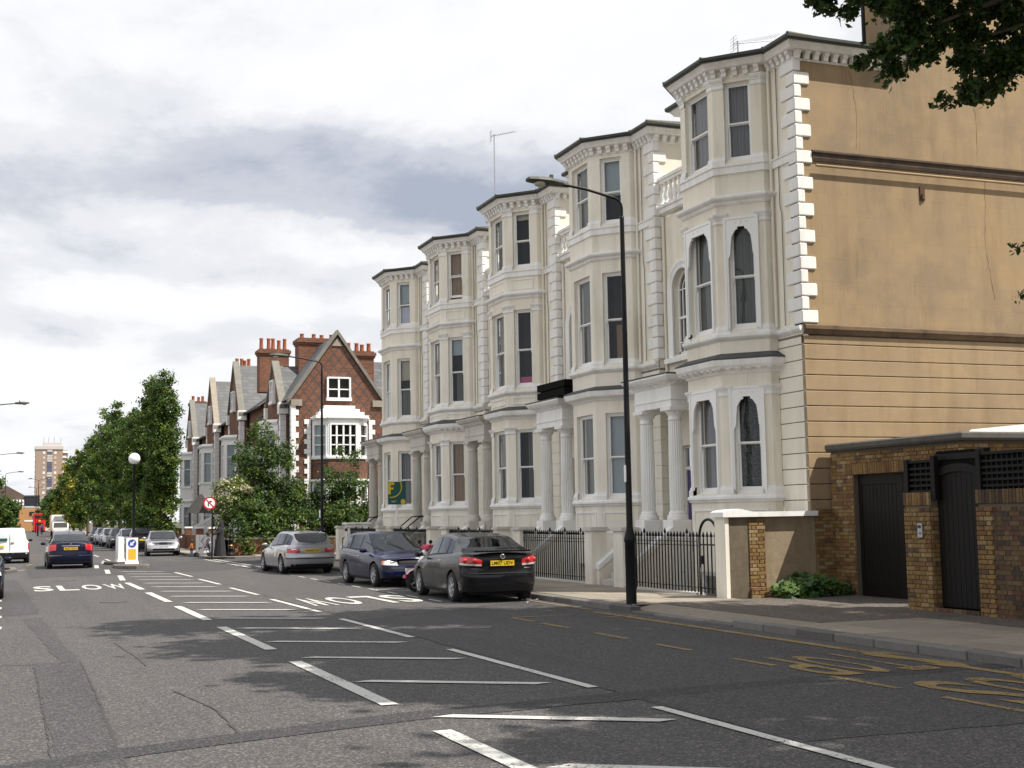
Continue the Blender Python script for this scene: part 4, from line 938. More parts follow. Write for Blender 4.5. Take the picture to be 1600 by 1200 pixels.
# ---- boundary pier, gate and wall
BP=thing('gate_pier','brown brick gate pier with a steel intercom panel on it','pier',(0,0,0)); px0=14.35
b=MB(); b.box(px0+.01,14.9,18.01,18.66,-.05,1.93); ob('pier_core',b,'mortar',BP)
brickwork(BP,(px0,18.67),(px0,18.0),0,.67,.1,1.85,seed=7); brickwork(BP,(px0,18.0),(14.9,18.0),0.02,.55,.1,1.85,seed=8)
soldier(BP,(px0,18.67),(px0,18.0),0,.66,1.86); 
b=MB(); b.bbox(px0-.045,px0-.01,18.18,18.3,1.32,1.56,.008); ip=ob('intercom',b,'steel',BP)
b=MB(); b.box(px0-.05,px0-.044,18.2,18.28,1.48,1.53); b.box(px0-.05,px0-.044,18.21,18.24,1.38,1.41); ob('intercom_button',b,'signblack',ip)
def trellis(x,ya,yb,za,zb,label,pitch=.115,posts=()):
    T=thing('trellis',label,'trellis',(0,0,0)); f=.05
    for y0,y1,z0,z1 in ((ya,ya+f,za,zb),(yb-f,yb,za,zb),(ya,yb,za-.0,za+f),(ya,yb,zb-f,zb)):
        b=MB(); b.bbox(x-.03,x+.03,y0,y1,z0,z1,.004); ob('rail',b,'paintdark',T)
    for y,z in posts: b=MB(); b.bbox(x-.05,x+.05,y-.05,y+.05,za-.6 if z<0 else za,zb+abs(z),.006); ob('post',b,'paintdark',T)
    n=int((yb-ya-2*f)/pitch)
    for i in range(1,n): 
        y=ya+f+i*(yb-ya-2*f)/n; link('lath',cached(('lv',round(zb-za,2)),lambda:fixn(MB().box(-.009,.009,-.014,.014,0,zb-za-2*f).mesh('lath','paintdark'))),T,loc=(x+.012,y,za+f))
    n=int((zb-za-2*f)/.095)
    for i in range(1,n): link('lath',cached(('lh',round(yb-ya,2)),lambda:fixn(MB().box(-.009,.009,0,yb-ya-2*f,-.019,.019).mesh('lath','paintdark'))),T,loc=(x-.012,ya+f,za+f+i*(zb-za-2*f)/n))
    b=MB(); b.box(x+.025,x+.03,ya+f,yb-f,za+f,zb-f); ob('backing_board',b,'dark2',T)
    return T
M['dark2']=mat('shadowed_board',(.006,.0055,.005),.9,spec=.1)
trellis(14.42,17.95,18.62,1.95,2.62,'small dark square trellis panel on top of the intercom pier',posts=((17.93,.06),(18.62,.02)))
trellis(14.42,9.5,16.85,2.0,2.68,'long dark trellis on top of the roadside brick wall at the right edge',posts=((16.83,.06),(14.9,.04),(13.0,.04)))
GT=thing('garden_gate','dark planked garden gate with an arched top','gate',(0,0,0)); ga,gb=16.9,17.98
def arch_z(y): u=(y-(ga+gb)/2)/((gb-ga)/2); return 2.52-.10*u*u
nb=9; w=(gb-ga)/nb
for i in range(nb):
    y0=ga+i*w+.004; y1=y0+w-.008; b=MB(); b.extr([(14.5,y0,.2),(14.5,y1,.2),(14.5,y1,arch_z(y1)),(14.5,y0,arch_z(y0))],(.03,0,0)); ob('plank',b,'paintdark',GT)
b=MB()
for i in range(10):
    a,c=ga+(gb-ga)*i/10,ga+(gb-ga)*(i+1)/10; b.extr([(14.47,a,arch_z(a)-.12),(14.47,c,arch_z(c)-.12),(14.47,c,arch_z(c)+.01),(14.47,a,arch_z(a)+.01)],(.03,0,0))
ob('top_rail',b,'paintdark',GT); b=MB(); b.box(14.55,14.65,ga-.06,gb+.06,.1,2.75); ob('gate_backing',b,'dark2',GT)
b=MB(); b.box(14.53,14.63,ga-.05,ga,.1,2.6); b.box(14.53,14.63,gb,gb+.05,.1,2.7); b.box(14.53,14.63,ga,gb,2.6,2.7); ob('gate_frame',b,'paintdark',GT)
BW=thing('boundary_wall','old stock brick boundary wall beside the pavement under the long trellis','wall',(0,0,0))
b=MB(); b.box(px0+.01,14.65,8,16.84,-.05,1.97); b.box(px0-.03,14.5,16.85,17.99,-.05,.1); ob('wall_core',b,'mortar',BW)
brickwork(BW,(px0-.02,16.86),(px0-.02,16.5),0,.36,.1,1.86,lim=70,seed=9); brickwork(BW,(px0,16.5),(px0,8),.005,2.6,.1,1.86,lim=225,mt='brickd',seed=10)
brickwork(BW,(px0,13.9),(px0,8),.005,5.8,.1,1.86,lim=0,mt='brickd',seed=11)
soldier(BW,(px0-.01,16.86),(px0-.01,14.9),0,1.9,1.87,mt='brickd'); brickwork(BW,(px0-.04,17.99),(px0-.04,16.86),0,1.12,.12,.2,lim=20,mt='brickd',seed=14)
b=MB(); b.box(14.9,19,13,17.9,-.05,.05); ob('yard',b,'footway',BW)
# ---- front garden walls, piers, railings
RW=thing('garden_wall','rendered return wall with white coping and a strip of bare bricks','wall',(0,0,0))
b=MB(); b.box(13.34,15.4,22.92,23.2,-.1,1.7); b.f=b.f; ob('wall_core',b,'render',RW)
b=MB(); b.box(13.34,13.8,22.86,22.93,-.05,1.7); ob('stained_panel',b,'render_dark',RW)
b=MB(); b.box(13.82,14.17,22.87,22.93,-.05,1.68); ob('brick_panel_bed',b,'mortar',RW); brickwork(RW,(13.81,22.86),(14.19,22.86),.0,.37,.1,1.7,seed=12,proud=.012); 
brickwork(RW,(13.81,22.86),(14.19,22.86),.0,.6,.02,.35,seed=13,proud=.05)
b=MB(); b.bbox(13.26,13.36,22.84,23.24,-.05,1.72,.01); ob('pier_face',b,'cream',RW)
b=MB(); b.extr([(13.2,22.78,1.7),(15.4,22.78,1.7),(15.4,22.78,1.8),(13.9,22.78,1.8),(13.6,22.78,1.86),(13.3,22.78,1.83),(13.2,22.78,1.8)],(0,.5,0)); ob('coping',b,'white',RW)
SPB=None
def spear(h,big=False):
    b=MB(); b.tube([(0,0,0),(0,0,h-.16)],.0155,6)
    b.lathe([(.010,h-.17),(.022,h-.155),(.010,h-.14),(.012,h-.13),(.036,h-.105),(.024,h-.05),(.002,h)],0,0,6); b.m=[0]*len(b.f); return b.mesh('bar','iron')
def railing(y0,y1,label,tall=1.42,x=13.42):
    T=thing('iron_railing',label,'railing',(x,0,0)); n=int((y1-y0)/.142)
    for i in range(n+1):
        y=y0+.05+i*(y1-y0-.1)/n; b_=i%7==3
        link('bar',cached(('bar',b_),lambda:spear(1.33 if b_ else 1.26)),T,loc=(0,y,.16))
    for z in (1.2,1.12): b=MB(); b.box(-.02,.02,y0,y1,z,z+.014); ob('rail',b,'iron',T)
    b=MB(); b.box(-.012,.012,y0,y1,.26,.272); ob('rail',b,'iron',T)
    if not hasattr(railing,'ball'): railing.ball=1
    b=MB()
    for i in range(n+1): b.ball((0,y0+.05+i*(y1-y0-.1)/n,1.167),.02,6)
    ob('ball_row',b,'iron',T)
    b=MB(); b.box(-.11,.11,y0,y1,-1.3,.165); ob('plinth',b,'grey_stone',T)
    return T
def pier(y0,y1,label,x0=13.3,x1=13.72,h=1.4):
    T=thing('gate_pier',label,'pier',(0,0,0),group='rendered gate piers along the terrace')
    b=MB(); b.bbox(x0,x1,y0,y1,-.1,h,.015); b.box(x0-.006,x0,y0+.09,y1-.09,.3,h-.12); ob('shaft',b,'cream2',T)
    b=MB(); yc=(y0+y1)/2; b.box(x0-.05,x1+.05,y0-.05,y1+.05,h,h+.05); b.box(x0-.02,x1+.02,y0-.02,y1+.02,h+.05,h+.09); ob('coping',b,'grey_stone',T)
rl=['black spear railing in front of the nearest terraced house beside the arched gate','black spear railing between the lamp post piers and the dark saloon','black spear railing behind the dark saloon and the moped','black spear railing showing above the blue estate car','black spear railing by the farthest terraced house']
ord_=['nearest','second nearest','middle','fourth','farthest']
for k in range(5):
    Yb=23.05+6.47*k
    y0=24.2 if k==0 else Yb+.15
    railing(y0,Yb+4.5,rl[k])
    pier(Yb+4.5,Yb+5.0,'rendered gate pier on the near side of the steps of the %s terraced house'%ord_[k]); pier(Yb+6.2,Yb+6.62,'rendered gate pier on the far side of the steps of the %s terraced house'%ord_[k])
    b=MB(); 
AG=thing('area_gate','small black iron gate under a round arched overthrow','gate',(13.42,0,0))
for i in range(4): link('bar',cached(('bar',False),lambda:spear(1.26)),AG,loc=(0,23.5+.16*i,.16))
b=MB(); b.tube([(0,24.14,.12),(0,24.14,1.3)]+[(0,23.77+.37*cos(pi*j/12),1.3+.36*sin(pi*j/12)) for j in range(13)]+[(0,23.4,.12)],.028,8); ob('overthrow',b,'iron',AG)
b=MB(); b.box(-.012,.012,23.42,24.1,1.13,1.16); b.box(-.012,.012,23.42,24.1,.25,.28); ob('rail',b,'iron',AG)
b=MB(); b.box(-.03,.03,24.0,24.1,.75,.92); ob('lock',b,'iron',AG)
EW=thing('end_pier','wide white painted end pier beside the silver estate car','pier',(0,0,0))
b=MB(); b.bbox(13.3,14.2,53.4,54.0,-.1,1.55,.015); ob('shaft',b,'white',EW); b=MB(); b.bbox(13.22,14.28,53.33,54.07,1.55,1.63,.01); ob('coping',b,'white',EW)
# planter on the second portico
PL=thing('planter_box','black slatted planter box on top of the second portico','planter',(0,0,0))
for z in (5.1,5.33): b=MB(); b.bbox(14.38,14.75,33.2,35.2,z,z+.2,.01); ob('board',b,'dark2',PL)
# ---- lamp posts
def street_lamp(x,y,ht,arm,label,z0=.1,sgn=-1,double=False,r=.1,fat=1.28):
    T=thing('street_lamp',label,'street lamp',(x,y,z0))
    b=MB(); b.lathe([(r*1.02,0),(r,.02),(r,fat-.12),(r*1.12,fat-.1),(r*1.12,fat-.04),(r*.7,fat+.12),(r*.62,fat+.2),(r*.5,ht*.62),(r*.42,ht-.35),(r*.42,ht-.3),(r*.3,ht-.3)],0,0,16); b.tube([(0,0,ht-.32),(0,0,ht-.12)],r*.3,8); ob('post',b,'post',T)
    b=MB(); b.box(-.055,-.04,-.0,.0,0,0) if 0 else None
    b.box(r*.3,r*1.02,-.05,.05,.3,.9); ob('hatch',b,'post',T)
    for s in ((sgn,) if not double else (1,-1)):
        b=MB(); pts=[(0,0,ht-.14)]+[(s*.22*(1-cos(a)),0,ht-.14+.22*sin(a)*.9) for a in (.4,.8,1.2,1.5)]+[(s*arm*.6,0,ht+.08+.2*.5),(s*arm,0,ht+.24)]
        b.tube(pts,r*.28,8); ob('arm',b,'post',T)
        L_=.75 if not double else .5; b=MB(); ring=[]
        secs=[(0,.055,.05,.06),(.12,.09,.06,.07),(.3,.15,.07,.09),(.55,.15,.05,.08),(L_-.03,.11,.03,.06),(L_,.05,.0,.03)]
        vs=[]; n=10
        for u,wd,lo,hi in secs:
            u*= 1 if not double else .7
            for j in range(n):
                a=2*pi*j/n; vs.append((s*(arm-.08+u),wd*cos(a),ht+.25+u*.02+(hi*sin(a) if sin(a)>0 else lo*sin(a))))
        b.add(vs,[(i*n+j,i*n+(j+1)%n,(i+1)*n+(j+1)%n,(i+1)*n+j) for i in range(len(secs)-1) for j in range(n)]+[tuple(range(n)),tuple(range((len(secs)-1)*n,len(secs)*n))],0,False)
        b.box(s*(arm+.16)-.03,s*(arm+.16)+.03,-.03,.03,ht+.3,ht+.4)
        hd=ob('lamp_head',b,'lamphead',T)
        b=MB(); b.ball((s*(arm+.4),0,ht+.22),.12,10,sz=.6); bb=ob('bowl',b,'lampglass',hd,loc=(0,0,0)); 
    return T
LP=street_lamp(11.05,22.55,7.72,1.3,'tall black street lamp on the near kerb, its arm crossing the second house')
b=MB(); b.box(-.075,-.06,-.035,.035,2.3,2.62); ob('sticker',b,'signwhite',LP)
b=MB(); b.bbox(.05,.09,-.02,.02,7.9,8.0,.004)
L2=street_lamp(11.9,52.0,7.95,1.45,'black street lamp behind the silver estate car, by the side street')
b=MB(); b.box(-.1,-.085,-.09,.09,1.75,2.05); ob('notice',b,'signwhite',L2)
street_lamp(-1.0,76,7.95,1.6,'street lamp on the left whose head alone enters the picture',sgn=1)
street_lamp(-.75,130,7.95,1.9,'street lamp on the left beyond the first, seen against the sky',sgn=1)
street_lamp(.3,178,8.0,1.5,'farther left street lamp whose whole pole shows before the trees',sgn=1)
street_lamp(4.53,190,7.5,.9,'double armed street lamp in the middle of the road before the tower',double=True)
street_lamp(5.6,250,7.9,.9,'far double armed street lamp behind the red bus',double=True)
# belisha-like globe column on the refuge
IS=MB()
def oval(mb,cx,cy,rx,ry,z0,z1,n=20,m=0): mb.prism([(cx+rx*cos(2*pi*i/n),cy+ry*sin(2*pi*i/n)) for i in range(n)],z0,z1,m)
def island(cx,cy,rx,ry):
    T=thing('refuge_island','kerbed traffic island carrying %s'%('the lit bollard and globe column' if cy<58 else 'the rear bollard, just beyond the first island'),'traffic island',(cx,cy,0))
    b=MB(); oval(b,0,0,rx-.12,ry-.12,.0,.13); ob('paving',b,'footway',T); n=16
    b=MB(); P0=[(rx*cos(2*pi*i/n),ry*sin(2*pi*i/n)) for i in range(n)]; P1_=[((rx-.14)*cos(2*pi*i/n),(ry-.14)*sin(2*pi*i/n)) for i in range(n)]
    for i in range(n):
        j=(i+1)%n; q=MB(); q.prism([P0[i],P0[j],P1_[j],P1_[i]],-.05,.12); ob('kerb_stone',q,'kerb',T)
island(4.82,54.7,.68,2.2); island(4.85,59.4,.75,1.6)
GC=thing('globe_lamp','black column with a round white globe on the traffic island','globe lamp',(5.03,56.2,.12))
b=MB(); b.lathe([(.11,0),(.11,.9),(.07,1.0),(.055,1.1),(.05,3.95),(.07,3.97),(.07,4.05)],0,0,12); ob('column',b,'post',GC); b=MB(); b.ball((0,0,4.27),.235,18); ob('globe',b,'opal',GC)
def keep_left(x,y,label):
    T=thing('keep_left_bollard',label,'bollard',(x,y,.12)); b=MB()
    for (z0,z1,w0,w1,d0,d1) in ((0,.12,.27,.25,.17,.15),(.12,1.05,.225,.23,.13,.12)):
        vs=[(sx*w,sy*d,z) for z,w,d in ((z0,w0,d0),(z1,w1,d1)) for sx,sy in ((-1,-1),(1,-1),(1,1),(-1,1))]; b.add(vs,[(0,3,2,1),(4,5,6,7),(0,1,5,4),(1,2,6,5),(2,3,7,6),(3,0,4,7)])
    ob('housing',b,'signwhite',T)
    b=MB(); b.add([(.165*cos(a),-.128,.82+.165*sin(a)) for a in [2*pi*i/24 for i in range(24)]],[tuple(range(24))]); d=ob('blue_disc',b,'signblue',T,fix=False)
    b=MB(); c,s_=cos(rad(225)),sin(rad(225)); R2=lambda u,v:(u*c-v*s_,-.131,.82+u*s_+v*c)
    b.poly([R2(-.12,-.028),R2(.01,-.028),R2(.01,.028),R2(-.12,.028)]); b.poly([R2(.0,-.085),R2(.12,0),R2(.0,.085)]); ob('white_arrow',b,'signwhite',d,fix=False)
    b=MB(); b.poly([(-.15,-.134,.18),(.15,-.134,.18),(.15,-.128,.6),(-.15,-.128,.6)]); ob('yellow_panel',b,'yellow',T,fix=False); return T
keep_left(4.9,55.4,'white bollard with a blue arrow disc and yellow panel on the front of the island')
kb=keep_left(4.72,58.9,'plain sided white bollard just behind the arrow bollard on the second island'); kb.rotation_euler[2]=pi*.55
BO=thing('bollard','black ringed post on the corner pavement before the hedge','bollard',(10.3,64.5,.1))
b=MB(); b.lathe([(.17,0),(.17,.1),(.13,.12),(.115,.16),(.115,.3),(.13,.31),(.13,.36),(.11,.38),(.10,.72),(.12,.73),(.12,.78),(.095,.8),(.095,.88),(.11,.9),(.11,.95),(.05,1.02),(.0,1.05)],0,0,14); ob('post',b,'iron',BO); b=MB(); b.lathe([(.112,.46),(.112,.52)],0,0,14); ob('gold_crest',b,'gold',BO)
SG=thing('no_right_turn_sign','round red and white no right turn sign on a dark pole','sign',(9.1,63.2,.1))
b=MB(); b.tube([(.13,.06,0),(.13,.06,2.75)],.04,8); ob('pole',b,'post',SG)
circ=lambda r,y,n=28:[(r*cos(2*pi*i/n),y,2.52+r*sin(2*pi*i/n)) for i in range(n)]
b=MB(); b.extr(circ(.31,-.0),(0,.02,0)); pl=ob('plate',b,'signred',SG); b=MB(); b.poly(circ(.235,-.004)); ob('white_field',b,'signwhite',pl,fix=False)
b=MB(); A_=lambda pts:b.poly([(x,-.007,2.52+z) for x,z in pts])
A_([(-.09,-.16),(-.04,-.16),(-.04,.0),(-.09,.0)]); A_([(-.09,0),(-.04,0),(-.02,.04),(.02,.05),(.02,.1),(-.05,.08)]); A_([(.02,.02),(.12,.075),(.02,.13)]); ob('black_arrow',b,'signblack',pl,fix=False)
b=MB(); b.poly([(x,-.010,2.52+z) for x,z in ((-.19,.15),(-.15,.19),(.19,-.15),(.15,-.19))][::1]); ob('red_bar',b,'signred',pl,fix=False)
# estate agent's board
EB=thing('estate_agent_board','dark green and yellow property board with a large F on a white post','board',(13.58,47.1,0))
b=MB(); b.box(-.03,.03,0,.06,-1,2.3); ob('post',b,'signwhite',EB)
b=MB(); b.box(-.34,.34,-.02,.0,2.28,3.12); bd=ob('board',b,'boardgreen',EB)
b=MB(); F2=lambda x0,x1,z0,z1:b.box(x0,x1,-.027,-.021,z0,z1)
F2(-.335,-.235,2.66,3.1); F2(-.235,-.1,3.0,3.1); F2(-.235,-.13,2.83,2.91); ob('letter_F',b,'boardyellow',bd)
b=MB(); vs=[]
for i in range(25):
    a=rad(72-i*7.1); 
    for r in (.37,.405): vs.append((-.22+r*cos(a)*1.02,-.024,2.93+r*sin(a)))
vs=[(max(-.338,x),y,min(z,3.118)) for x,y,z in vs]
b.add(vs,[(2*i,2*i+1,2*i+3,2*i+2) for i in range(24)]); ob('yellow_ring',b,'boardyellow',bd,fix=False)
b=MB(); b.add([(.23+.09*cos(2*pi*i/20),-.026,2.38+.1*sin(2*pi*i/20)) for i in range(20)],[tuple(range(20))]); yd=ob('yellow_disc',b,'boardyellow',bd,fix=False)
lettering('020 7',.085,'signwhite',bd,(-.12,-.026,2.39),(pi/2,0,0),depth=.0)
# aerials
def aerial(x,y,z,h,label,boom=.7,ang=.3,n=9,el=.32):
    T=thing('tv_aerial',label,'aerial',(x,y,z),ang); b=MB(); b.tube([(0,0,-1.2),(0,0,h)],.018,6); ob('mast',b,'steel',T)
    b=MB(); b.tube([(-.1,0,h-.08),(boom,0,h+.12)],.012,5); 
    for i in range(n): u=-.05+i*(boom)/n; b.tube([(u,-el/2,h-.06+u*.26),(u,el/2,h-.06+u*.26)],.006,4)
    [b.tube([(-.11,-.2,h-.25+.08*q),(-.11,.2,h-.25+.08*q)],.006,4) for q in range(5)]; b.tube([(-.11,0,h-.27),(-.11,0,h+.09)],.008,4); ob('yagi',b,'steel',T)
aerial(14.9,39.8,11.6,2.75,'tall thin mast aerial above the middle house roof',boom=.75,ang=-.15)
aerial(16.6,27.2,12.6,.7,'rooftop yagi aerial lying low over the nearest house roof',boom=1.2,ang=-.1,n=13)
aerial(17.5,57.5,11.2,1.9,'small aerial at the far end of the terrace roof',boom=.3,ang=1.2,n=3)
# ------------------------------------------------------------------ vehicles
def paint(name,c,metal=.5,rough=.32,coat=1):
    dk=max(c)<.1
    return mat(name,c,rough,metal=metal,coat=.4 if dk else coat,spec=.12 if dk else .5,noise=[(1.6,.25,tuple(x*.75+(.002 if dk else .01) for x in c)),(220,.12,tuple(min(1,x*1.6+.003) for x in c))])
M['p_civic']=paint('graphite_paint',(.006,.006,.008),0,.25); M['p_navy']=paint('navy_paint',(.0025,.005,.034),0,.25); M['p_silver']=paint('silver_paint',(.34,.34,.37),.7,.3)
M['p_inky']=paint('inky_blue_paint',(.004,.005,.02),0,.25); M['p_white']=paint('white_van_paint',(.75,.75,.76),0,.35); M['p_black']=paint('black_paint',(.008,.008,.01),.1)
M['p_grey']=paint('grey_blue_paint',(.2,.22,.27),.6); M['p_red']=paint('red_bus_paint',(.5,.01,.012),0,.4); M['p_moped']=paint('raspberry_paint',(.45,.02,.06),0,.3)
M['trim']=mat('black_trim',(.007,.007,.008),.6,spec=.2); M['tyre']=mat('tyre',(.014,.014,.014),.85,noise=[(9,.5,(.03,.028,.026))]); M['rim']=mat('alloy_rim',(.36,.36,.38),.4,metal=.7)
M['hub']=mat('hub_cover',(.25,.25,.27),.45,metal=.5); M['chrome']=mat('chrome',(.7,.7,.72),.15,metal=1)
M['redlamp']=mat('red_lamp',(.42,.008,.012),.15,coat=1); M['clearlamp']=mat('clear_lamp',(.62,.6,.58),.12,metal=.3,coat=1); M['amber']=mat('amber_lamp',(.5,.12,.02),.2,coat=1)
M['plateY']=mat('yellow_plate',(.62,.43,.01),.4); M['plateW']=mat('white_plate',(.75,.75,.75),.4); M['seat']=mat('car_interior',(.035,.035,.04),.9)
M['carglass']=glass_mat('car_glass',.03,(.42,.5,.5))
def lerp_prof(pr,x):
    if x<=pr[0][0]: return pr[0][1]
    for (a,b),(c,d) in zip(pr,pr[1:]):
        if x<=c: return b+(d-b)*(x-a)/(c-a)
    return pr[-1][1]
def smooth_prof(pr,x,r=.07): return (lerp_prof(pr,x-r)+2*lerp_prof(pr,x)+lerp_prof(pr,x+r))/4
class Car:
    def __init__(s,**k): s.__dict__.update(dict(L=4.4,W=1.74,H=1.43,wb=2.6,ro=.85,wr=.31,zb=.2,sh=[(-2.2,.95),(-1.5,.98),(0,.93),(1.3,.86),(2.2,.72)],
            roof=[(-1.7,.98),(-.9,1.38),(0,1.43),(.4,1.38),(1.25,.9)],pillars=[(-.95,-.3),(-.22,.62),],ws=None,rw=None,detail=2,bf=.5,br=.45,tumble=.34,rp=None,fp=None,rc=.3)); s.__dict__.update(k); s.outline()
    def outline(s):
        L,W=s.L,s.W; rc=s.rc; pts=[]; nf=5 if s.detail<2 else 9; nc=5 if s.detail<2 else 8
        bow=.10
        def end(sg,w):
            out=[]; yc=w/2-rc
            for i in range(nf): y=yc*i/nf; out.append((sg*(L/2-bow*(y/(w/2))**2),y))
            xe=L/2-bow*(yc/(w/2))**2
            for i in range(nc+1): a=pi/2*i/nc; out.append((sg*(xe-rc*1.15+rc*1.15*cos(a)),yc+rc*sin(a)))
            return out
        wr_,wf=W*.955,W*.94
        rear=end(-1,wr_); front=end(1,wf)[::-1]
        x0,x1=rear[-1][0],front[0][0]; st=.07 if s.detail>=2 else .14; n=int((x1-x0)/st); side=[]
        for i in range(1,n):
            x=x0+(x1-x0)*i/n; u=(x-x0)/(x1-x0); hw=wr_/2+(W/2-wr_/2)*min(1,sin(min(1,u*2.4)*pi/2)) if u<.5 else wf/2+(W/2-wf/2)*sin(min(1,(1-u)*2.4)*pi/2)
            side.append((x,hw))
        s.O=rear+side+front; s.nr=len(rear); s.nfr=len(front)
        s.S=[0]; 
        for a,b in zip(s.O,s.O[1:]): s.S.append(s.S[-1]+sqrt((a[0]-b[0])**2+(a[1]-b[1])**2))
        s.NR=[]
        for i in range(len(s.O)):
            a=Vector(s.O[max(0,i-1)]);b=Vector(s.O[min(len(s.O)-1,i+1)]); d=(b-a).normalized(); s.NR.append(Vector((-d.y,d.x)))
        s.xw=(-s.L/2+s.ro,-s.L/2+s.ro+s.wb)
    def at(s,S_):
        for i in range(len(s.S)-1):
            if S_<=s.S[i+1]: u=(S_-s.S[i])/(s.S[i+1]-s.S[i]); return Vector(s.O[i]).lerp(Vector(s.O[i+1]),u),s.NR[i].lerp(s.NR[i+1],u).normalized()
        return Vector(s.O[-1]),s.NR[-1]
    def sidelen(s,x):     # arc length at side position x
        for i in range(s.nr,len(s.O)-s.nfr):
            if s.O[i][0]>=x: return s.S[i]
        return s.S[len(s.O)-s.nfr]
    def inset(s,n,x,z):
        zs=s.shz(x); t=max(0,min(1,(z-s.zb)/(zs-s.zb)))
        si=.035*(abs(t-.55)/.5)**2+(.05*max(0,(t-.86)/.14)**2)-.0
        if n.x<0: pr=s.rp or [(0,.03),(.25,.0),(.5,.0),(.56,.035),(.8,.05),(1,.10)]
        else: pr=s.fp or [(0,.04),(.2,.0),(.5,.0),(.6,.05),(.8,.12),(1,.32)]
        return si*abs(n.y)**1+lerp_prof(pr,t)*abs(n.x)**1.3*1.0
    def shz(s,x): return smooth_prof(s.sh,x,.1)
    def P(s,S_,z,off=0,side=1):
        p,n=s.at(S_); i=s.inset(n,p.x,z)-off; return (p.x-n.x*i*(1),side*(p.y-n.y*i),z)
    def zbot(s,x,y):
        z=s.zb+(.03 if abs(x)>s.L/2-.4 else 0)
        if y>s.W*.36:
            for xw in s.xw:
                R_=s.wr+.055
                if abs(x-xw)<R_: z=max(z,s.wr+sqrt(R_*R_-(x-xw)**2))
        return z
    def roofz(s,x): return smooth_prof(s.roof,x,.05)
    def build(s,body,paintm,label,loc,rz,group=None,plate=('Y',''),kind='saloon',rimm='rim'):
        T=thing('parked_car' if 'moving' not in kind else 'car',label,'car',loc,rz,group)
        # body shell -------------------------------------------------
        rows=14 if s.detail>=2 else 8; b=MB(); nA=len(s.O); idx=[]
        # exact arch edges: insert wheel opening by dense columns already present
        for sg in (1,-1):
            vs=[]
            for a in range(nA):
                x,y=s.O[a]; zb=s.zbot(x,y); zs=s.shz(x)
                for j in range(rows+1):
                    t=j/rows; z=zb+(zs-zb)*t; vs.append(s.P(s.S[a],z,0,sg))
            fs=[(a*(rows+1)+j,(a+1)*(rows+1)+j,(a+1)*(rows+1)+j+1,a*(rows+1)+j+1) for a in range(nA-1) for j in range(rows)]
            ms=[]
            for f in fs: b.add([vs[i] for i in f],[(0,1,2,3)],0,True) if 0 else None
            o=len(b.v); b.v+=vs
            for f in fs:
                zc=sum(vs[i][2] for i in f)/4; b.f.append(tuple(o+i for i in f)); b.m.append(1 if zc<s.zb+.07 and kind!='van' else 0); b.sm.append(True)
        # top surface ------------------------------------------------
        gl={'ws':MB(),'rw':MB(),'side':[MB() for _ in s.pillars]}
        rb,rt,ft,fb=s.roof[0][0],s.roof[1][0] if s.rw is None else s.rw[1],s.ws[0] if s.ws else s.roof[-2][0],s.roof[-1][0]
        rwr=s.rw or (s.roof[0][0]+.04,s.roof[1][0]-.0); wsr=s.ws or (s.roof[-2][0]+.02,s.roof[-1][0]-.03)
        cols=[]
        for a in range(nA):
            x,y=s.O[a]; p=Vector(s.P(s.S[a],s.shz(x))); zs=p.z; ys=p.y; X=p.x
            crown=.045*min(1,ys/(s.W*.4)); zr=s.roofz(X); g=max(0,zr-zs-crown) if s.roof[0][0]<X<s.roof[-1][0] else 0
            top=zs+crown+g; tum=s.tumble*g; ye=max(0,ys-.05-tum) if g>0 else ys*.93
            drop=min(.055,.3*g)+ (0 if g>0 else crown*.45)
            c=[(X,ys,zs)]
            if g>.02:
                yb=ys-.035; zb=zs+.012; zt=top-drop; yt=ye
                if y<s.W*.36: yt=ys*.9
                c.append((X,yb,zb))
                for q in (.08,.5,.93,1): c.append((X,yb+(yt-yb)*q,zb+(zt-zb)*q))
                c.append((X,yt*.93,top-drop*.35)); c.append((X,yt*.84,top-drop*.1)); c.append((X,yt*.45,top)); c.append((X,0,top+.008))
            else:
                for q in (.97,.95,.92,.88,.84,.78,.7,.4,0): c.append((X,ys*q,zs+crown*(1-q*q)*1.05))
            cols.append(c)
        K=len(cols[0])
        for sg in (1,-1):
            for a in range(nA-1):
                x=(cols[a][0][0]+cols[a+1][0][0])/2
                for j in range(K-1):
                    q=[cols[a][j],cols[a+1][j],cols[a+1][j+1],cols[a][j+1]]; q=[(p[0],sg*p[1],p[2]) for p in q]
                    tgt=b; m_=0; g=s.roofz(x)-s.shz(x)
                    if g>.06:
                        if 2<=j<4:
                            for i,(u,v) in enumerate(s.pillars):
                                if u<x<v: tgt=gl['side'][i]
                        if j>=6 and rwr[0]<x<rwr[1]: tgt=gl['rw']
                        if j>=6 and wsr[0]<x<wsr[1]: tgt=gl['ws']
                        if j in (1,) and s.pillars[0][0]<x<s.pillars[-1][1]: m_=1
                        if tgt is b and 2<=j<4 and s.pillars[0][0]<x<s.pillars[-1][1]: m_=1
                    if tgt is b: b.add(q,[(0,1,2,3)],m_,True)
                    else: tgt.add(q,[(0,1,2,3)],0,True)
        import bmesh
        me=b.mesh('body',[paintm,'trim']); bm=bmesh.new(); bm.from_mesh(me); bmesh.ops.remove_doubles(bm,verts=bm.verts,dist=.0008); bmesh.ops.recalc_face_normals(bm,faces=bm.faces); bm.to_mesh(me); bm.free()
        link('body',me,T)
        def pane(n,mb):
            if not mb.v: return
            me=mb.mesh(n,'carglass'); bm=bmesh.new(); bm.from_mesh(me); bmesh.ops.remove_doubles(bm,verts=bm.verts,dist=.0008); bmesh.ops.recalc_face_normals(bm,faces=bm.faces); bm.to_mesh(me); bm.free(); link(n,me,T)
        pane('windscreen',gl['ws']); pane('rear_window',gl['rw']); 
        for g in gl['side']: pane('side_window',g)
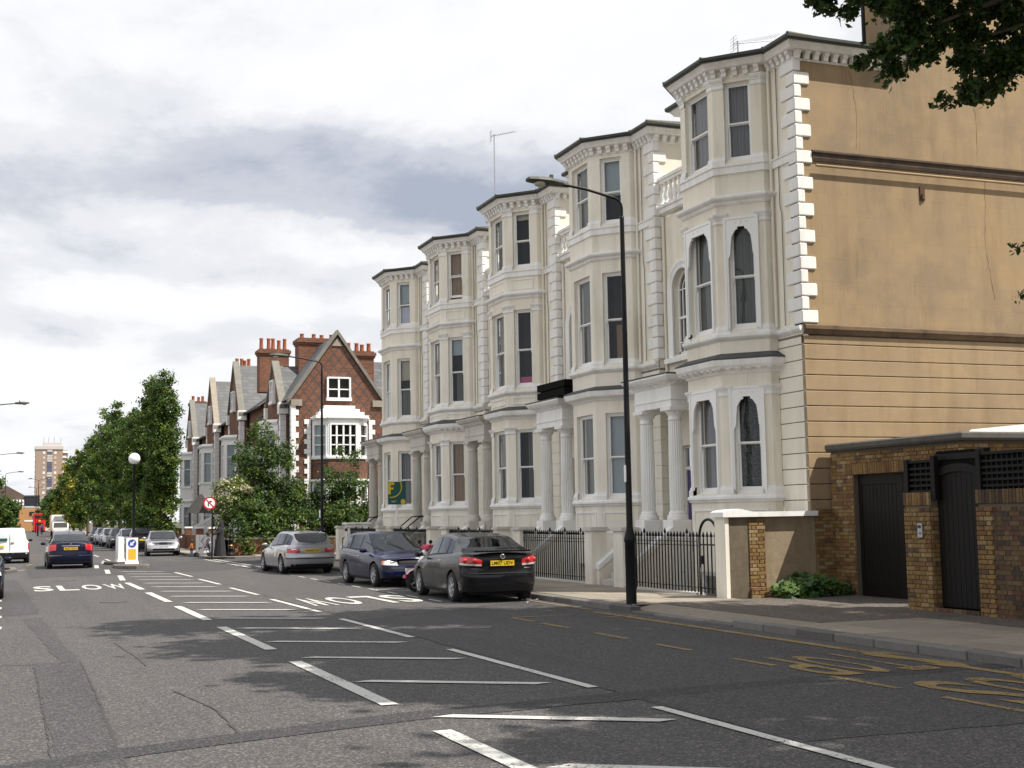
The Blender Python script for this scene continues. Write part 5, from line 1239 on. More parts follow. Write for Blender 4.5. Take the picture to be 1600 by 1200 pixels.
        # underbody and interior
        u=MB(); u.box(-s.L/2+.25,s.L/2-.25,-s.W/2+.26,s.W/2-.26,.17,.55); u.box(s.xw[0]+.45,s.xw[1]-.45,-s.W/2+.1,s.W/2-.1,.17,.5); ob('underbody',u,'trim',T)
        zi=s.shz(0)
        u=MB(); u.box(s.roof[0][0]+.25,s.roof[-1][0]-.2,-s.W/2+.16,s.W/2-.16,.4,zi-.12)
        for x in (-.75,.15):
            for y in ((-.36,.36) if x>0 else (-.4,0,.4)): u.box(x-.1,x+.02,y-.2,y+.2,zi-.3,zi+.16); u.box(x-.1,x-.01,y-.11,y+.11,zi+.16,zi+.3)
        ob('seats',u,'seat',T)
        # wheels
        wv=.205 if s.W>1.7 else .18
        def tyre():
            q=MB(); r=s.wr; w=wv/2; q.lathe([(r*.66,-w),(r*.9,-w-.005),(r*.97,-w*.85),(r,-w*.6),(r,w*.6),(r*.97,w*.85),(r*.9,w+.005),(r*.66,w)],0,0,28,cap=False); return q.mesh('tyre','tyre')
        def rim():
            q=MB(); r=s.wr*.67; w=wv/2; q.lathe([(r*1.02,w*.95),(r*.95,w*1.0),(r*.9,w*.9),(r*.88,w*.2),(.001,w*.15)],0,0,24,cap=False)
            for i in range(7 if rimm=='rim' else 9):
                a=2*pi*i/(7 if rimm=='rim' else 9); c,sn=cos(a),sin(a); hw=.022 if rimm=='rim' else .035
                P4=[(.02,-hw*1.4),(r*.92,-hw),(r*.92,hw),(.02,hw*1.4)]
                q.extr([(px*c-py*sn,px*sn+py*c,w*.55) for px,py in P4],(0,0,w*.35))
            q.lathe([(.001,w*1.0),(.05,w*.98),(.055,w*.8)],0,0,12); return q.mesh('rim',rimm)
        kt=('ty',s.wr,wv); kr=('ri',s.wr,wv,rimm)
        for xw in s.xw:
            for sg in (1,-1):
                wE=link('wheel',cached(kt,tyre),T,loc=(xw,sg*(s.W/2-.02-wv/2),s.wr),rot=(-pi/2*sg,0,0)); link('rim',cached(kr,rim),wE)
                if s.detail>=2: q=MB(); n=14; r_=s.wr+.05; q.add([(xw+r_*cos(pi*i/n),sg*(s.W/2-.035-e),s.wr+r_*sin(pi*i/n)) for e in (0,.26) for i in range(n+1)],[(i,i+1,n+2+i,n+1+i) for i in range(n)]); ob('wheel_arch_liner',q,'trim',T,fix=False)
        return T
    def patch(s,name,m,parent,s0,s1,lo,hi,n=8,k=4,off=.006,side=1,sm=True):
        """a shaped patch lying on the body: arc length s0..s1, lo/hi are numbers or functions of the fraction"""
        b=MB(); vs=[]
        for i in range(n+1):
            u=i/n; S_=s0+(s1-s0)*u; a=lo(u) if callable(lo) else lo; c=hi(u) if callable(hi) else hi
            for j in range(k+1): vs.append(s.P(S_,a+(c-a)*j/k,off,side))
        b.add(vs,[(i*(k+1)+j,(i+1)*(k+1)+j,(i+1)*(k+1)+j+1,i*(k+1)+j+1) for i in range(n) for j in range(k)],0,sm)
        ed=[]; # thickness rim back to the body
        vs2=[]
        for i in range(n+1):
            u=i/n; S_=s0+(s1-s0)*u; a=lo(u) if callable(lo) else lo; c=hi(u) if callable(hi) else hi
            vs2+=[s.P(S_,a,-.004,side),s.P(S_,a,off,side),s.P(S_,c,off,side),s.P(S_,c,-.004,side)]
        b.add(vs2,[(4*i,4*i+1,4*i+5,4*i+4) for i in range(n)]+[(4*i+2,4*i+3,4*i+7,4*i+6) for i in range(n)],0)
        return ob(name,b,m,parent)
    def lines(s,T,xs,z0=None,handles=()):
        for x in xs:
            S_=s.sidelen(x)
            for sg in (1,-1): s.patch('door_gap','signblack',T,S_-.006,S_+.006,s.zb+.1,s.shz(x)-.02,1,5,.0015,sg,False)
        for x in handles:
            z=s.shz(x)-.12; S_=s.sidelen(x)
            for sg in (1,-1):
                p=s.P(S_,z,.0,sg); q=MB(); q.bbox(p[0]-.085,p[0]+.085,p[1]-.03 if sg>0 else p[1]-.025,p[1]+.025 if sg>0 else p[1]+.03,z-.014,z+.016,.006); ob('door_handle',q,'chrome' if s.detail>1 else 'trim',T)
    def mirrors(s,T,x,m):
        z=s.shz(x)+.07
        for sg in (1,-1):
            q=MB(); y=s.W/2-.03; q.ball((x,sg*(y+.1),z),.085,10,sz=.75); 
            for i,v in enumerate(q.v): q.v[i]=(x+(v[0]-x)*.6,sg*(y+.1)+(v[1]-sg*(y+.1))*1.25,v[2])
            q.box(x-.02,x+.02,min(sg*(y-.03),sg*(y+.05)),max(sg*(y-.03),sg*(y+.05)),z-.05,z-.02); ob('wing_mirror',q,m,T)
    def plate(s,T,end,z,txt,w=.52,m='plateY'):
        S_=0 if end=='rear' else s.S[-1]; p=s.P(S_,z,.0); x=p[0]-(.014 if end=='rear' else -.014); sg=-1 if end=='rear' else 1
        q=MB(); q.box(min(x,x-sg*.02),max(x,x-sg*.02),-w/2,w/2,z-.055,z+.055); pl=ob('number_plate',q,m,T)
        if txt: lettering(txt,.098,'signblack',pl,(x+sg*.003,0,z),(pi/2,0,-pi/2 if end=='rear' else pi/2),depth=.0,sx=1.05,bold=.002)
GR='cars standing at the kerb on the right of the road'
# ---- dark saloon
c=Car(L=4.54,W=1.76,H=1.43,wb=2.7,ro=.92,wr=.315,zb=.2,rc=.34,
  sh=[(-2.27,1.0),(-2.0,1.03),(-1.6,1.035),(-.8,.985),(.6,.93),(1.2,.87),(2.0,.72),(2.27,.6)],
  roof=[(-1.82,1.08),(-1.0,1.36),(-.45,1.425),(.0,1.435),(.4,1.4),(1.45,.92)],pillars=[(-1.12,-.72),(-.66,.02),(.08,.95)],ws=(.42,1.40),rw=(-1.75,-.98),
  rp=[(0,.05),(.22,.0),(.5,-.01),(.56,.05),(.8,.03),(.95,.03),(1,.06)])
T=c.build('','p_civic','dark grey saloon parked behind the red moped, rear lights towards us',(9.86,28.25,0),pi/2-rad(2.2),GR)
c.lines(T,(-.7,.05,1.0),handles=(-.52,.3)); c.mirrors(T,.95,'p_civic')
L0=c.S[c.nr-1]
for sg in (1,-1):
    tl=c.patch('tail_light','redlamp',T,.44,1.02,lambda u:.78+.03*u,lambda u:.985-.10*(1-u)**3-.03*u,14,6,.012,sg)
    c.patch('clear_strip','clearlamp',tl,.45,1.0,lambda u:.765+.03*u,lambda u:.80+.03*u,12,2,.014,sg)
    for S_ in (.6,.84):
        q=MB(); p=Vector(c.P(S_,.88,.0,sg)); 
        q.ball((p.x-.004,p.y,p.z),.058,14); ob('round_lens',q,'redlens',tl) if 'redlens' in M else ob('round_lens',q,'redlamp',tl)
    q=MB(); p=c.P(.66,.315,.0,sg); q.box(p[0]-.012,p[0]+.02,p[1]-.09,p[1]+.09,.42,.455); 
    c.patch('badge','chrome',T,.5,.68,.705,.722,4,1,.004,sg)
c.patch('bumper_step','trim',T,0,.9,.605,.635,12,1,.002,1); c.patch('bumper_step','trim',T,0,.9,.605,.635,12,1,.002,-1)
for sg in (1,-1): c.patch('plate_recess','trim',T,0,.42,lambda u:.66+.0*u,lambda u:.79-.05*u*u,8,2,.003,sg)
for sg in (1,-1): c.patch('lower_bumper','trim',T,0,.78,.235,.36,10,2,.004,sg)
c.plate(T,'rear',.82,'LM07 UDV')
q=MB(); 
for i in range(12):
    a=2*pi*i/12
b=MB(); p=c.P(0,.94); b.tube([(p[0]-.03,.05*cos(t),.955+.045*sin(t)) for t in [2*pi*i/16 for i in range(17)]],.008,6); b.box(p[0]-.035,p[0]-.02,-.03,-.018,.925,.985); b.box(p[0]-.035,p[0]-.02,.018,.03,.925,.985); b.box(p[0]-.035,p[0]-.02,-.02,.02,.95,.96); ob('boot_emblem',b,'chrome',T)
b=MB(); x0=-2.25; b.extr([(x0,-.62,1.055),(x0-.02,-.62,1.085),(x0+.14,-.62,1.075)],(0,1.24,0)); ob('boot_spoiler',b,'p_civic',T)
b=MB(); b.tube([(-1.0,0,1.41),(-1.15,0,1.6)],.006,5); ob('aerial_rod',b,'trim',T)
for sg in (1,-1):
    c.patch('boot_gap','signblack',T,1.03,1.045,.66,.99,1,4,.002,sg); c.patch('bumper_gap','signblack',T,0,1.5,.655,.663,14,1,.003,sg)
    c.patch('sill_shadow_strip','trim',T,1.3,4.6,.215,.25,20,1,.004,sg)
# ---- blue estate facing us
c=Car(L=4.48,W=1.72,H=1.42,wb=2.56,ro=1.0,wr=.31,zb=.2,
  sh=[(-2.24,.93),(-1.5,.95),(0,.90),(.9,.86),(1.6,.80),(2.24,.64)],roof=[(-2.2,.95),(-1.85,1.36),(-1.2,1.42),(0,1.425),(.15,1.39),(1.08,.88)],pillars=[(-1.98,-1.2),(-1.1,-.25),(-.17,.72)],ws=(.2,1.03),rw=(-2.16,-1.83))
T=c.build('','p_navy','dark blue estate car facing us with clear headlights, between the moped and the silver estate',(9.92,35.35,0),-pi/2-rad(-2.5),GR)
c.lines(T,(-1.12,-.2,.8),handles=(-.92,0)); c.mirrors(T,.72,'p_navy')
e=c.S[-1]
for sg in (1,-1):
    hl=c.patch('headlight','clearlamp',T,e-.92,e-.42,lambda u:.565+.02*(1-u),lambda u:.72-.02*u-.03*(1-u)**2,10,5,.01,sg); c.patch('indicator','amber',hl,e-.99,e-.9,.59,.69,3,3,.011,sg)
    q=MB(); 
    for S_ in (e-.72,e-.55): p=c.P(S_,.64,.0,sg); q.ball(p,.045,10)
    ob('lens',q,'chrome',hl)
for sg in (1,-1): c.patch('grille','trim',T,e-.36,e,.59,.73,6,3,.008,sg); c.patch('grille_surround','chrome',T,e-.38,e,.728,.745,6,1,.014,sg); c.patch('lower_grille','trim',T,e-.55,e,.24,.34,6,2,.004,sg); c.patch('bumper_strip','trim',T,e-.9,e,.47,.52,10,1,.012,sg)
c.plate(T,'front',.44,'V65 JPK',m='plateW')
b=MB(); 
for y in (.15,-.45): b.tube([(1.0,y,.93),(.62,y-.38*1,1.17)],.008,5)
ob('wiper',b,'trim',T)
# ---- silver estate
c=Car(L=4.48,W=1.74,H=1.41,wb=2.72,ro=.98,wr=.315,zb=.19,
  sh=[(-2.24,.94),(-1.5,.95),(0,.90),(1.0,.86),(1.9,.74),(2.24,.62)],roof=[(-2.22,.97),(-1.88,1.34),(-1.3,1.40),(-.2,1.415),(.1,1.385),(1.0,.9)],pillars=[(-1.95,-1.25),(-1.15,-.35),(-.27,.68)],ws=(.15,.95),rw=(-2.2,-1.86),
  rp=[(0,.05),(.25,.0),(.52,-.01),(.56,.04),(.8,.04),(1,.06)])
T=c.build('','p_silver','silver estate car with roof rails parked last before the side street, rear towards us',(9.5,45.45,0),pi/2+rad(2.0),GR)
c.lines(T,(-1.18,-.3,.8),handles=(-.98,-.08)); c.mirrors(T,.68,'p_silver')
for sg in (1,-1):
    tl=c.patch('tail_light','redlamp',T,.42,.92,.70,.84,10,4,.01,sg); c.patch('clear_strip','clearlamp',tl,.52,.72,.80,.825,4,1,.012,sg)
    c.patch('bumper_strip','trim',T,0,.95,.5,.53,10,1,.008,sg); c.patch('rear_valance','trim',T,.0,.75,.27,.33,8,2,.004,sg)
    b=MB(); b.tube([(-1.75,sg*.56,1.40),(-1.6,sg*.56,1.445),(-.2,sg*.56,1.455),(0,sg*.55,1.41)],.014,6); ob('roof_rail',b,'trim',T)
c.plate(T,'rear',.76,'WN04 EYJ')
# ---- inky blue hatchback driving away
c=Car(L=4.62,W=1.77,H=1.48,wb=2.75,ro=.82,wr=.315,zb=.2,
  sh=[(-2.31,1.0),(-1.9,1.02),(-.8,.97),(.6,.93),(1.2,.87),(2.31,.62)],roof=[(-2.1,1.04),(-1.2,1.36),(-.5,1.46),(.0,1.48),(.4,1.44),(1.4,.92)],pillars=[(-1.35,-.85),(-.78,0),(.08,.95)],ws=(.42,1.33),rw=(-2.02,-1.2))
T=c.build('','p_inky','inky blue hatchback driving away in the left lane past the painted word',(2.56,57.45,0),pi/2,None,kind='moving')
c.lines(T,(-.8,.05,1.0)); c.mirrors(T,.95,'p_inky')
for sg in (1,-1):
    c.patch('tail_light','redlamp',T,.56,1.0,lambda u:.68+.06*(1-u),lambda u:.97-.02*u,10,5,.01,sg); c.patch('bumper_strip','chrome',T,.3,.9,.52,.535,8,1,.006,sg); c.patch('boot_trim','chrome',T,0,.34,.90,.915,4,1,.008,sg)
c.plate(T,'rear',.80,'R627 ECN'); b=MB(); p=c.P(0,.99); b.extr([(p[0]-.01,-.06,.95),(p[0]-.01,0,1.01),(p[0]-.01,.06,.95),(p[0]-.01,0,.975)],(-.01,0,0)); ob('chevron_emblem',b,'chrome',T)
b=MB(); b.tube([(-.6,0,1.46),(-.7,0,1.72)],.007,5); ob('aerial_rod',b,'trim',T)
# ---- silver saloon facing us beyond the junction, and the row behind it
def facing(paintm,label,x,y,dets=1,W=1.75,txt='',rz=-pi/2,H=1.4):
    c=Car(L=4.4,W=W,H=H,wb=2.65,ro=.9,wr=.305,detail=dets,sh=[(-2.2,.95),(-1.5,.97),(0,.90),(1.0,.85),(1.8,.75),(2.2,.62)],roof=[(-1.8,.97),(-1.0,H-.06),(-.3,H),(.1,H-.03),(1.15,.87)],pillars=[(-1.1,-.35),(-.28,.7)],ws=(.15,1.1),rw=(-1.75,-1.0))
    T=c.build('',paintm,label,(x,y,0),rz,GR,rimm='hub'); e=c.S[-1]
    for sg in (1,-1):
        c.patch('headlight','clearlamp',T,e-.95,e-.48,.58,.69,6,3,.01,sg); c.patch('grille','trim',T,e-.22,e,.6,.67,4,2,.008,sg); c.patch('lower_grille','trim',T,e-.55,e,.3,.4,4,2,.006,sg)
    c.plate(T,'front',.48,txt,m='plateW'); c.mirrors(T,.7,paintm)
    for sg in (1,-1): c.patch('tail_light','redlamp',T,.5,.9,.7,.86,5,3,.01,sg)
    return T
facing('p_silver','silver saloon facing us, first car beyond the side street',8.05,73.4,2,1.76,'X281 KGO',-pi/2-rad(4),H=1.33)
c=Car(L=3.9,W=1.66,H=1.45,wb=2.5,ro=.6,wr=.29,detail=1,sh=[(-1.95,.95),(-1,.95),(0,.9),(1.0,.85),(1.95,.65)],roof=[(-1.93,.97),(-1.7,1.38),(-.8,1.45),(.1,1.43),(1.15,.88)],pillars=[(-1.55,-.6),(-.5,.7)],ws=(.2,1.08),rw=(-1.9,-1.68))
T=c.build('','p_black','black hatchback with high rear lights beyond the silver saloon, seen from behind',(8.05,85,0),pi/2,GR)
for sg in (1,-1): c.patch('tail_light','redlamp',T,.66,.9,.9,.95,3,2,.012,sg); b=MB(); b.box(-1.97,-1.78,min(sg*.58,sg*.68),max(sg*.58,sg*.68),1.0,1.28); ob('high_tail_light',b,'redlamp',T)
c.plate(T,'rear',.72,'')
facing('p_grey','grey blue small car facing us left of the black hatchback',7.95,91.2,1,1.68)
facing('p_black','black car facing us under the ivy clad trees',7.9,98.2,1)
facing('p_silver','silver car half hidden behind the black car under the trees',7.9,106)
facing('p_grey','grey blue car farther along the row under the trees',7.9,113)
facing('p_inky','farthest dark car of the row under the trees',7.9,120)
facing('p_inky','dark car at the left edge, only wheel and wing in view',-.79,36.0,2,1.76)
# ---- white van
c=Car(L=4.2,W=1.74,H=1.62,wb=2.65,ro=.75,wr=.3,zb=.22,detail=1,rc=.14,sh=[(-2.1,1.05),(0,1.02),(1.0,.95),(2.1,.7)],roof=[(-2.09,1.1),(-2.04,1.55),(-1.9,1.61),(0,1.62),(.4,1.58),(1.35,.95)],pillars=[(-.3,.7)],tumble=.16,ws=(.5,1.3),rw=(-5,-4.9),rp=[(0,.0),(.3,-.03),(.34,.0),(1,.01)])
T=c.build('','p_white','white panel van cut by the left edge, green logo on its rear doors',(.36,67.0,0),pi/2,None,kind='moving'); T.name='delivery_van'; T['category']='van'
for sg in (1,-1):
    c.patch('tail_light','redlamp',T,.8,.93,.62,.92,4,3,.012,sg); c.patch('rear_bumper','trim',T,0,.95,.24,.5,10,2,.02,sg)
b=MB(); b.box(-2.115,-2.1,-.005,.005,.52,1.5); ob('door_gap',b,'signblack',T); b=MB(); b.box(-2.12,-2.108,.12,.62,1.02,1.15); gp=ob('green_logo_panel',b,'boardgreen',T);
b=MB(); b.box(-2.125,-2.1,.25,.68,.73,.82); ob('number_plate',b,'plateY',T); b=MB(); b.box(-2.13,-2.1,-.18,-.04,.93,.96); ob('door_handle',b,'trim',T); c.mirrors(T,1.0,'trim')
# ---- white box truck, red bus
TR=thing('box_truck','white box truck coming towards us, dark windscreen, in front of the dark trees','truck',(7.5,192,0))
b=MB(); b.bbox(-1.15,1.15,1.9,8,.75,2.95,.03); ob('cargo_box',b,'p_white',TR); b=MB()
b.extr([(-1.02,.0,.5),(-1.02,.0,1.15),(-1.02,.35,1.95),(-1.02,1.85,2.05),(-1.02,1.85,.5)],(2.04,0,0)); cb=ob('cab',b,'p_white',TR)
b=MB(); b.poly([(-.92,.02,1.2),(.92,.02,1.2),(.85,.33,1.88),(-.85,.33,1.88)]); ob('windscreen',b,'signblack',cb,fix=False,loc=(0,-.02,0))
b=MB(); b.box(-.7,.7,1.88,1.9,2.2,2.75); b.box(-.75,.75,1.55,1.9,2.25,2.7); ob('fridge_unit',b,'hub',TR); b=MB(); b.box(-1,1,-.06,.0,.35,.6); ob('bumper',b,'trim',cb)
for sg in (1,-1): b=MB(); b.box(sg*.85-.12,sg*.85+.12,-.03,.0,.68,.84); ob('headlight',b,'clearlamp',cb)
for y in (.95,6.6):
    for sg in (1,-1): b=MB(); b.lathe([(.42,-.12),(.45,-.1),(.45,.1),(.42,.12)],0,0,18); ob('wheel',b,'tyre',TR,loc=(sg*.95,y,.45),rot=(0,pi/2,0))
BS=thing('double_decker_bus','red double decker bus seen from behind far down the road','bus',(7.4,300,0))
b=MB(); b.bbox(-1.25,1.25,0,10.5,.3,4.0,.08); ob('body',b,'p_red',BS)
b=MB(); b.box(-.95,.95,-.02,.02,2.9,3.5); ob('upper_rear_window',b,'signblack',BS); b=MB(); b.box(-.7,.7,-.02,.02,1.4,1.95); ob('lower_rear_window',b,'signblack',BS)
b=MB(); b.box(-.3,.3,-.03,.02,2.2,2.5); ob('number_plate',b,'plateY',BS)
for sg in (1,-1):
    b=MB(); b.box(sg*1.26-.01,sg*1.26+.01,.6,9.8,2.9,3.5); b.box(sg*1.26-.01,sg*1.26+.01,.6,9.8,1.4,2.1); ob('side_windows',b,'signblack',BS)
    for y in (2,8): b=MB(); b.lathe([(.45,-.14),(.5,-.1),(.5,.1),(.45,.14)],0,0,16); ob('wheel',b,'tyre',BS,loc=(sg*1.08,y,.5),rot=(0,pi/2,0))
    b=MB(); b.box(sg*1.05-.08,sg*1.05+.08,-.03,.01,.8,1.2); ob('tail_light',b,'amber',BS)
# ---- moped, front wheel towards the road
MP=thing('moped','raspberry red moped standing between the dark saloon and the blue estate','moped',(9.42,31.05,0),rad(8))
def wheel_(x,r=.25,w=.05):
    b=MB(); b.lathe([(r*.7,-w),(r*.92,-w),(r,-w*.4),(r,w*.4),(r*.92,w),(r*.7,w)],0,0,22,cap=False); o=ob('wheel',b,'tyre',MP,loc=(x,0,r),rot=(pi/2,0,0)); b=MB(); b.lathe([(r*.7,-.03),(r*.6,-.03),(r*.6,.03),(r*.7,.03)],0,0,20,cap=False)
    for i in range(5): a=2*pi*i/5; b.extr([(cos(a)*.02-sin(a)*.014,sin(a)*.02+cos(a)*.014,-.015),(cos(a)*r*.65-sin(a)*.014,sin(a)*r*.65+cos(a)*.014,-.015),(cos(a)*r*.65+sin(a)*.014,sin(a)*r*.65-cos(a)*.014,-.015),(cos(a)*.02+sin(a)*.014,sin(a)*.02-cos(a)*.014,-.015)],(0,0,.03))
    ob('rim',b,'hub',o)
wheel_(0); wheel_(1.2)
b=MB(); n=10
vs=[(.31*cos(a)*1.0,y,.25+.31*sin(a)) for a in [rad(20+125*i/n) for i in range(n+1)] for y in (-.07,.07)]; b.add(vs,[(2*i,2*i+1,2*i+3,2*i+2) for i in range(n)]); b.tube([(-.27,0,.4),(-.3,0,.33)],.06,8); ob('front_mudguard',b,'p_moped',MP)
b=MB(); b.extr([(.05,-.2,.5),(.3,-.17,.95),(.34,-.17,.93),(.14,-.2,.35),(.2,-.2,.28),(.12,-.2,.28)],(0,.4,0)); ob('leg_shield',b,'p_moped',MP)
b=MB(); b.extr([(.04,-.1,.56),(.26,-.1,.96),(.3,-.1,.96),(.1,-.1,.5)],(0,.2,0)); ob('white_front_panel',b,'p_white',MP,loc=(-.03,0,0))
b=MB(); b.bbox(.15,.9,-.14,.14,.22,.3,.02); b.extr([(.6,-.15,.3),(.55,-.15,.68),(1.25,-.15,.74),(1.38,-.15,.6),(1.2,-.15,.4)],(0,.3,0)); ob('body',b,'p_moped',MP)
b=MB(); b.bbox(.55,1.25,-.14,.14,.68,.8,.03); ob('seat',b,'trim',MP)
b=MB(); b.tube([(0,.08,.25),(.26,.08,.9)],.02,6); b.tube([(0,-.08,.25),(.26,-.08,.9)],.02,6); ob('fork',b,'trim',MP)
b=MB(); b.tube([(.34,-.34,1.0),(.27,-.1,.98),(.27,.1,.98),(.34,.34,1.0)],.016,6); b.tube([(.26,0,.85),(.27,0,1.0)],.05,8); ob('handlebar',b,'trim',MP)
b=MB(); b.ball((.24,0,.93),.09,12); ob('headlight',b,'clearlamp',MP)
b=MB(); b.bbox(.22,.5,-.2,.2,.99,1.13,.04); ob('folded_red_cover',b,'pink2' if 'pink2' in M else 'p_moped',MP)
for sg in (1,-1): b=MB(); b.tube([(.3,sg*.2,1.0),(.26,sg*.3,1.16)],.006,5); b.ball((.25,sg*.32,1.2),.05,8); ob('mirror',b,'trim',MP)
# ------------------------------------------------------------------ red brick gabled houses beyond the side street
def redbrick(name, diaper):
    m=bpy.data.materials.new(name); m.use_nodes=True; t=m.node_tree; b=t.nodes['Principled BSDF']; b.inputs['Roughness'].default_value=.9
    g=t.nodes.new('ShaderNodeNewGeometry'); sp=t.nodes.new('ShaderNodeSeparateXYZ'); t.links.new(g.outputs['Position'],sp.inputs[0])
    def mth(op,a,c=None,d=None):
        n=t.nodes.new('ShaderNodeMath'); n.operation=op
        for i,v in enumerate((a,c,d)):
            if v is None: continue
            if isinstance(v,(int,float)): n.inputs[i].default_value=v
            else: t.links.new(v,n.inputs[i])
        return n.outputs[0]
    xy=mth('ADD',sp.outputs[0],sp.outputs[1]); cb=t.nodes.new('ShaderNodeCombineXYZ'); t.links.new(xy,cb.inputs[0]); t.links.new(sp.outputs[2],cb.inputs[1])
    br=t.nodes.new('ShaderNodeTexBrick'); t.links.new(cb.outputs[0],br.inputs[0]); br.inputs['Scale'].default_value=1
    for k_,v in (('Brick Width',.24),('Row Height',.085),('Mortar Size',.008)): br.inputs[k_].default_value=v
    br.inputs['Color1'].default_value=(.22,.085,.04,1); br.inputs['Color2'].default_value=(.13,.05,.028,1); br.inputs['Mortar'].default_value=(.15,.11,.085,1)
    col=br.outputs[0]
    nz=t.nodes.new('ShaderNodeTexNoise'); nz.inputs['Scale'].default_value=1.1; nz.inputs['Detail'].default_value=5; t.links.new(g.outputs['Position'],nz.inputs[0])
    x=t.nodes.new('ShaderNodeMixRGB'); x.blend_type='MULTIPLY'; mr=t.nodes.new('ShaderNodeMapRange'); mr.inputs[1].default_value=.4; mr.inputs[2].default_value=.7; mr.inputs[4].default_value=.7; t.links.new(nz.outputs[0],mr.inputs[0]); t.links.new(mr.outputs[0],x.inputs[0]); t.links.new(col,x.inputs[1]); x.inputs[2].default_value=(.62,.6,.62,1); col=x.outputs[0]
    if diaper:
        P=.56
        z2=mth('MULTIPLY',sp.outputs[2],.8)
        a=mth('ABSOLUTE',mth('SUBTRACT',mth('FRACT',mth('DIVIDE',mth('ADD',xy,z2),P)),.5)); c=mth('ABSOLUTE',mth('SUBTRACT',mth('FRACT',mth('DIVIDE',mth('SUBTRACT',xy,z2),P)),.5))
        mn=mth('MINIMUM',a,c); ln=mth('LESS_THAN',mn,.085); y=t.nodes.new('ShaderNodeMixRGB'); t.links.new(mth('MULTIPLY',ln,.72),y.inputs[0]); t.links.new(col,y.inputs[1]); y.inputs[2].default_value=(.05,.045,.05,1); col=y.outputs[0]
    t.links.new(col,b.inputs['Base Color'])
    bp=t.nodes.new('ShaderNodeBump'); bp.inputs['Distance'].default_value=.01; bp.inputs['Strength'].default_value=.4; t.links.new(br.outputs['Fac'],bp.inputs['Height']); bp.invert=True; t.links.new(bp.outputs[0],b.inputs['Normal'])
    return m
M['rb']=redbrick('red_brick',False); M['rbd']=redbrick('diapered_red_brick',True)
def slate_fn(t,b,src,cur,nz):
    sp=t.nodes.new('ShaderNodeSeparateXYZ'); t.links.new(src,sp.inputs[0]); ad=t.nodes.new('ShaderNodeMath'); ad.operation='ADD'; t.links.new(sp.outputs[0],ad.inputs[0]); t.links.new(sp.outputs[1],ad.inputs[1]); cb=t.nodes.new('ShaderNodeCombineXYZ'); t.links.new(ad.outputs[0],cb.inputs[0]); t.links.new(sp.outputs[2],cb.inputs[1])
    br=t.nodes.new('ShaderNodeTexBrick'); t.links.new(cb.outputs[0],br.inputs[0]); br.inputs['Scale'].default_value=1
    for k_,v in (('Brick Width',.42),('Row Height',.24),('Mortar Size',.012)): br.inputs[k_].default_value=v
    br.inputs['Color1'].default_value=(.125,.13,.14,1); br.inputs['Color2'].default_value=(.075,.078,.085,1); br.inputs['Mortar'].default_value=(.04,.04,.045,1)
    x=t.nodes.new('ShaderNodeMixRGB'); x.blend_type='MULTIPLY'; x.inputs[0].default_value=.6; t.links.new(br.outputs[0],x.inputs[1]); t.links.new(cur,x.inputs[2])
    hs=t.nodes.new('ShaderNodeHueSaturation'); hs.inputs['Value'].default_value=1.0; t.links.new(x.outputs[0],hs.inputs['Color']); t.links.new(hs.outputs[0],b.inputs['Base Color'])
M['slate2']=mat('grey_slate_roof',(.6,.6,.6),.6,noise=[(2.2,.7,(.95,.95,.92)),(9,.5,(.35,.36,.36))],fn=slate_fn)
M['stone']=mat('stone_coping',(.32,.28,.23),.85,noise=[(3,.6,(.2,.17,.14))]); M['brightwhite']=mat('fresh_white_paint',(.82,.82,.82),.6,noise=[(3,.3,(.7,.7,.68))])
M['stonegrey']=mat('grey_coping',(.2,.19,.17),.85,noise=[(4,.6,(.11,.11,.09))])
HB=[]
def mull(parent,P,Q,s0,s1,z0,z1,nx,nz_,m='brightwhite',d=.12,blind=False,proud=0):
    """stone mullioned casement: frame, mullions, glass"""
    F=frame(P,Q); t=Vector(Q)-Vector(P); w=s1-s0; h=z1-z0; b=MB(); f=.07
    b.box(-.02,f,-.05,.12,0,h); b.box(w-f,w+.02,-.05,.12,0,h); b.box(f,w-f,-.05,.12,h-f,h+.02); b.box(-.06,w+.06,-.09,.12,-.1,f)
    for i in range(1,nx): b.box(w*i/nx-.045,w*i/nx+.045,-.02,.12,f,h-f)
    for j in nz_: b.box(f,w-f,-.0,.12,h*j-.03,h*j+.03)
    wd=ob('window',b,m,parent,loc=F(s0,-.125*proud,z0),rot=(0,0,atan2(t.y,t.x)))
    for i in range(nx):
        g=MB(); g.poly([(w*i/nx+.03,.07,f),(w*(i+1)/nx-.03,.07,f),(w*(i+1)/nx-.03,.07,h-f),(w*i/nx+.03,.07,h-f)]); ob('pane',g,'glass',wd,fix=False)
    dd=.1 if (blind or proud) else .3; g=MB(); g.poly([(0,dd,0),(w,dd,0),(w,dd,h),(0,dd,h)]); ob('blind' if blind else 'room_interior',g,'blindw' if blind else 'dark',wd,fix=False)
    return wd
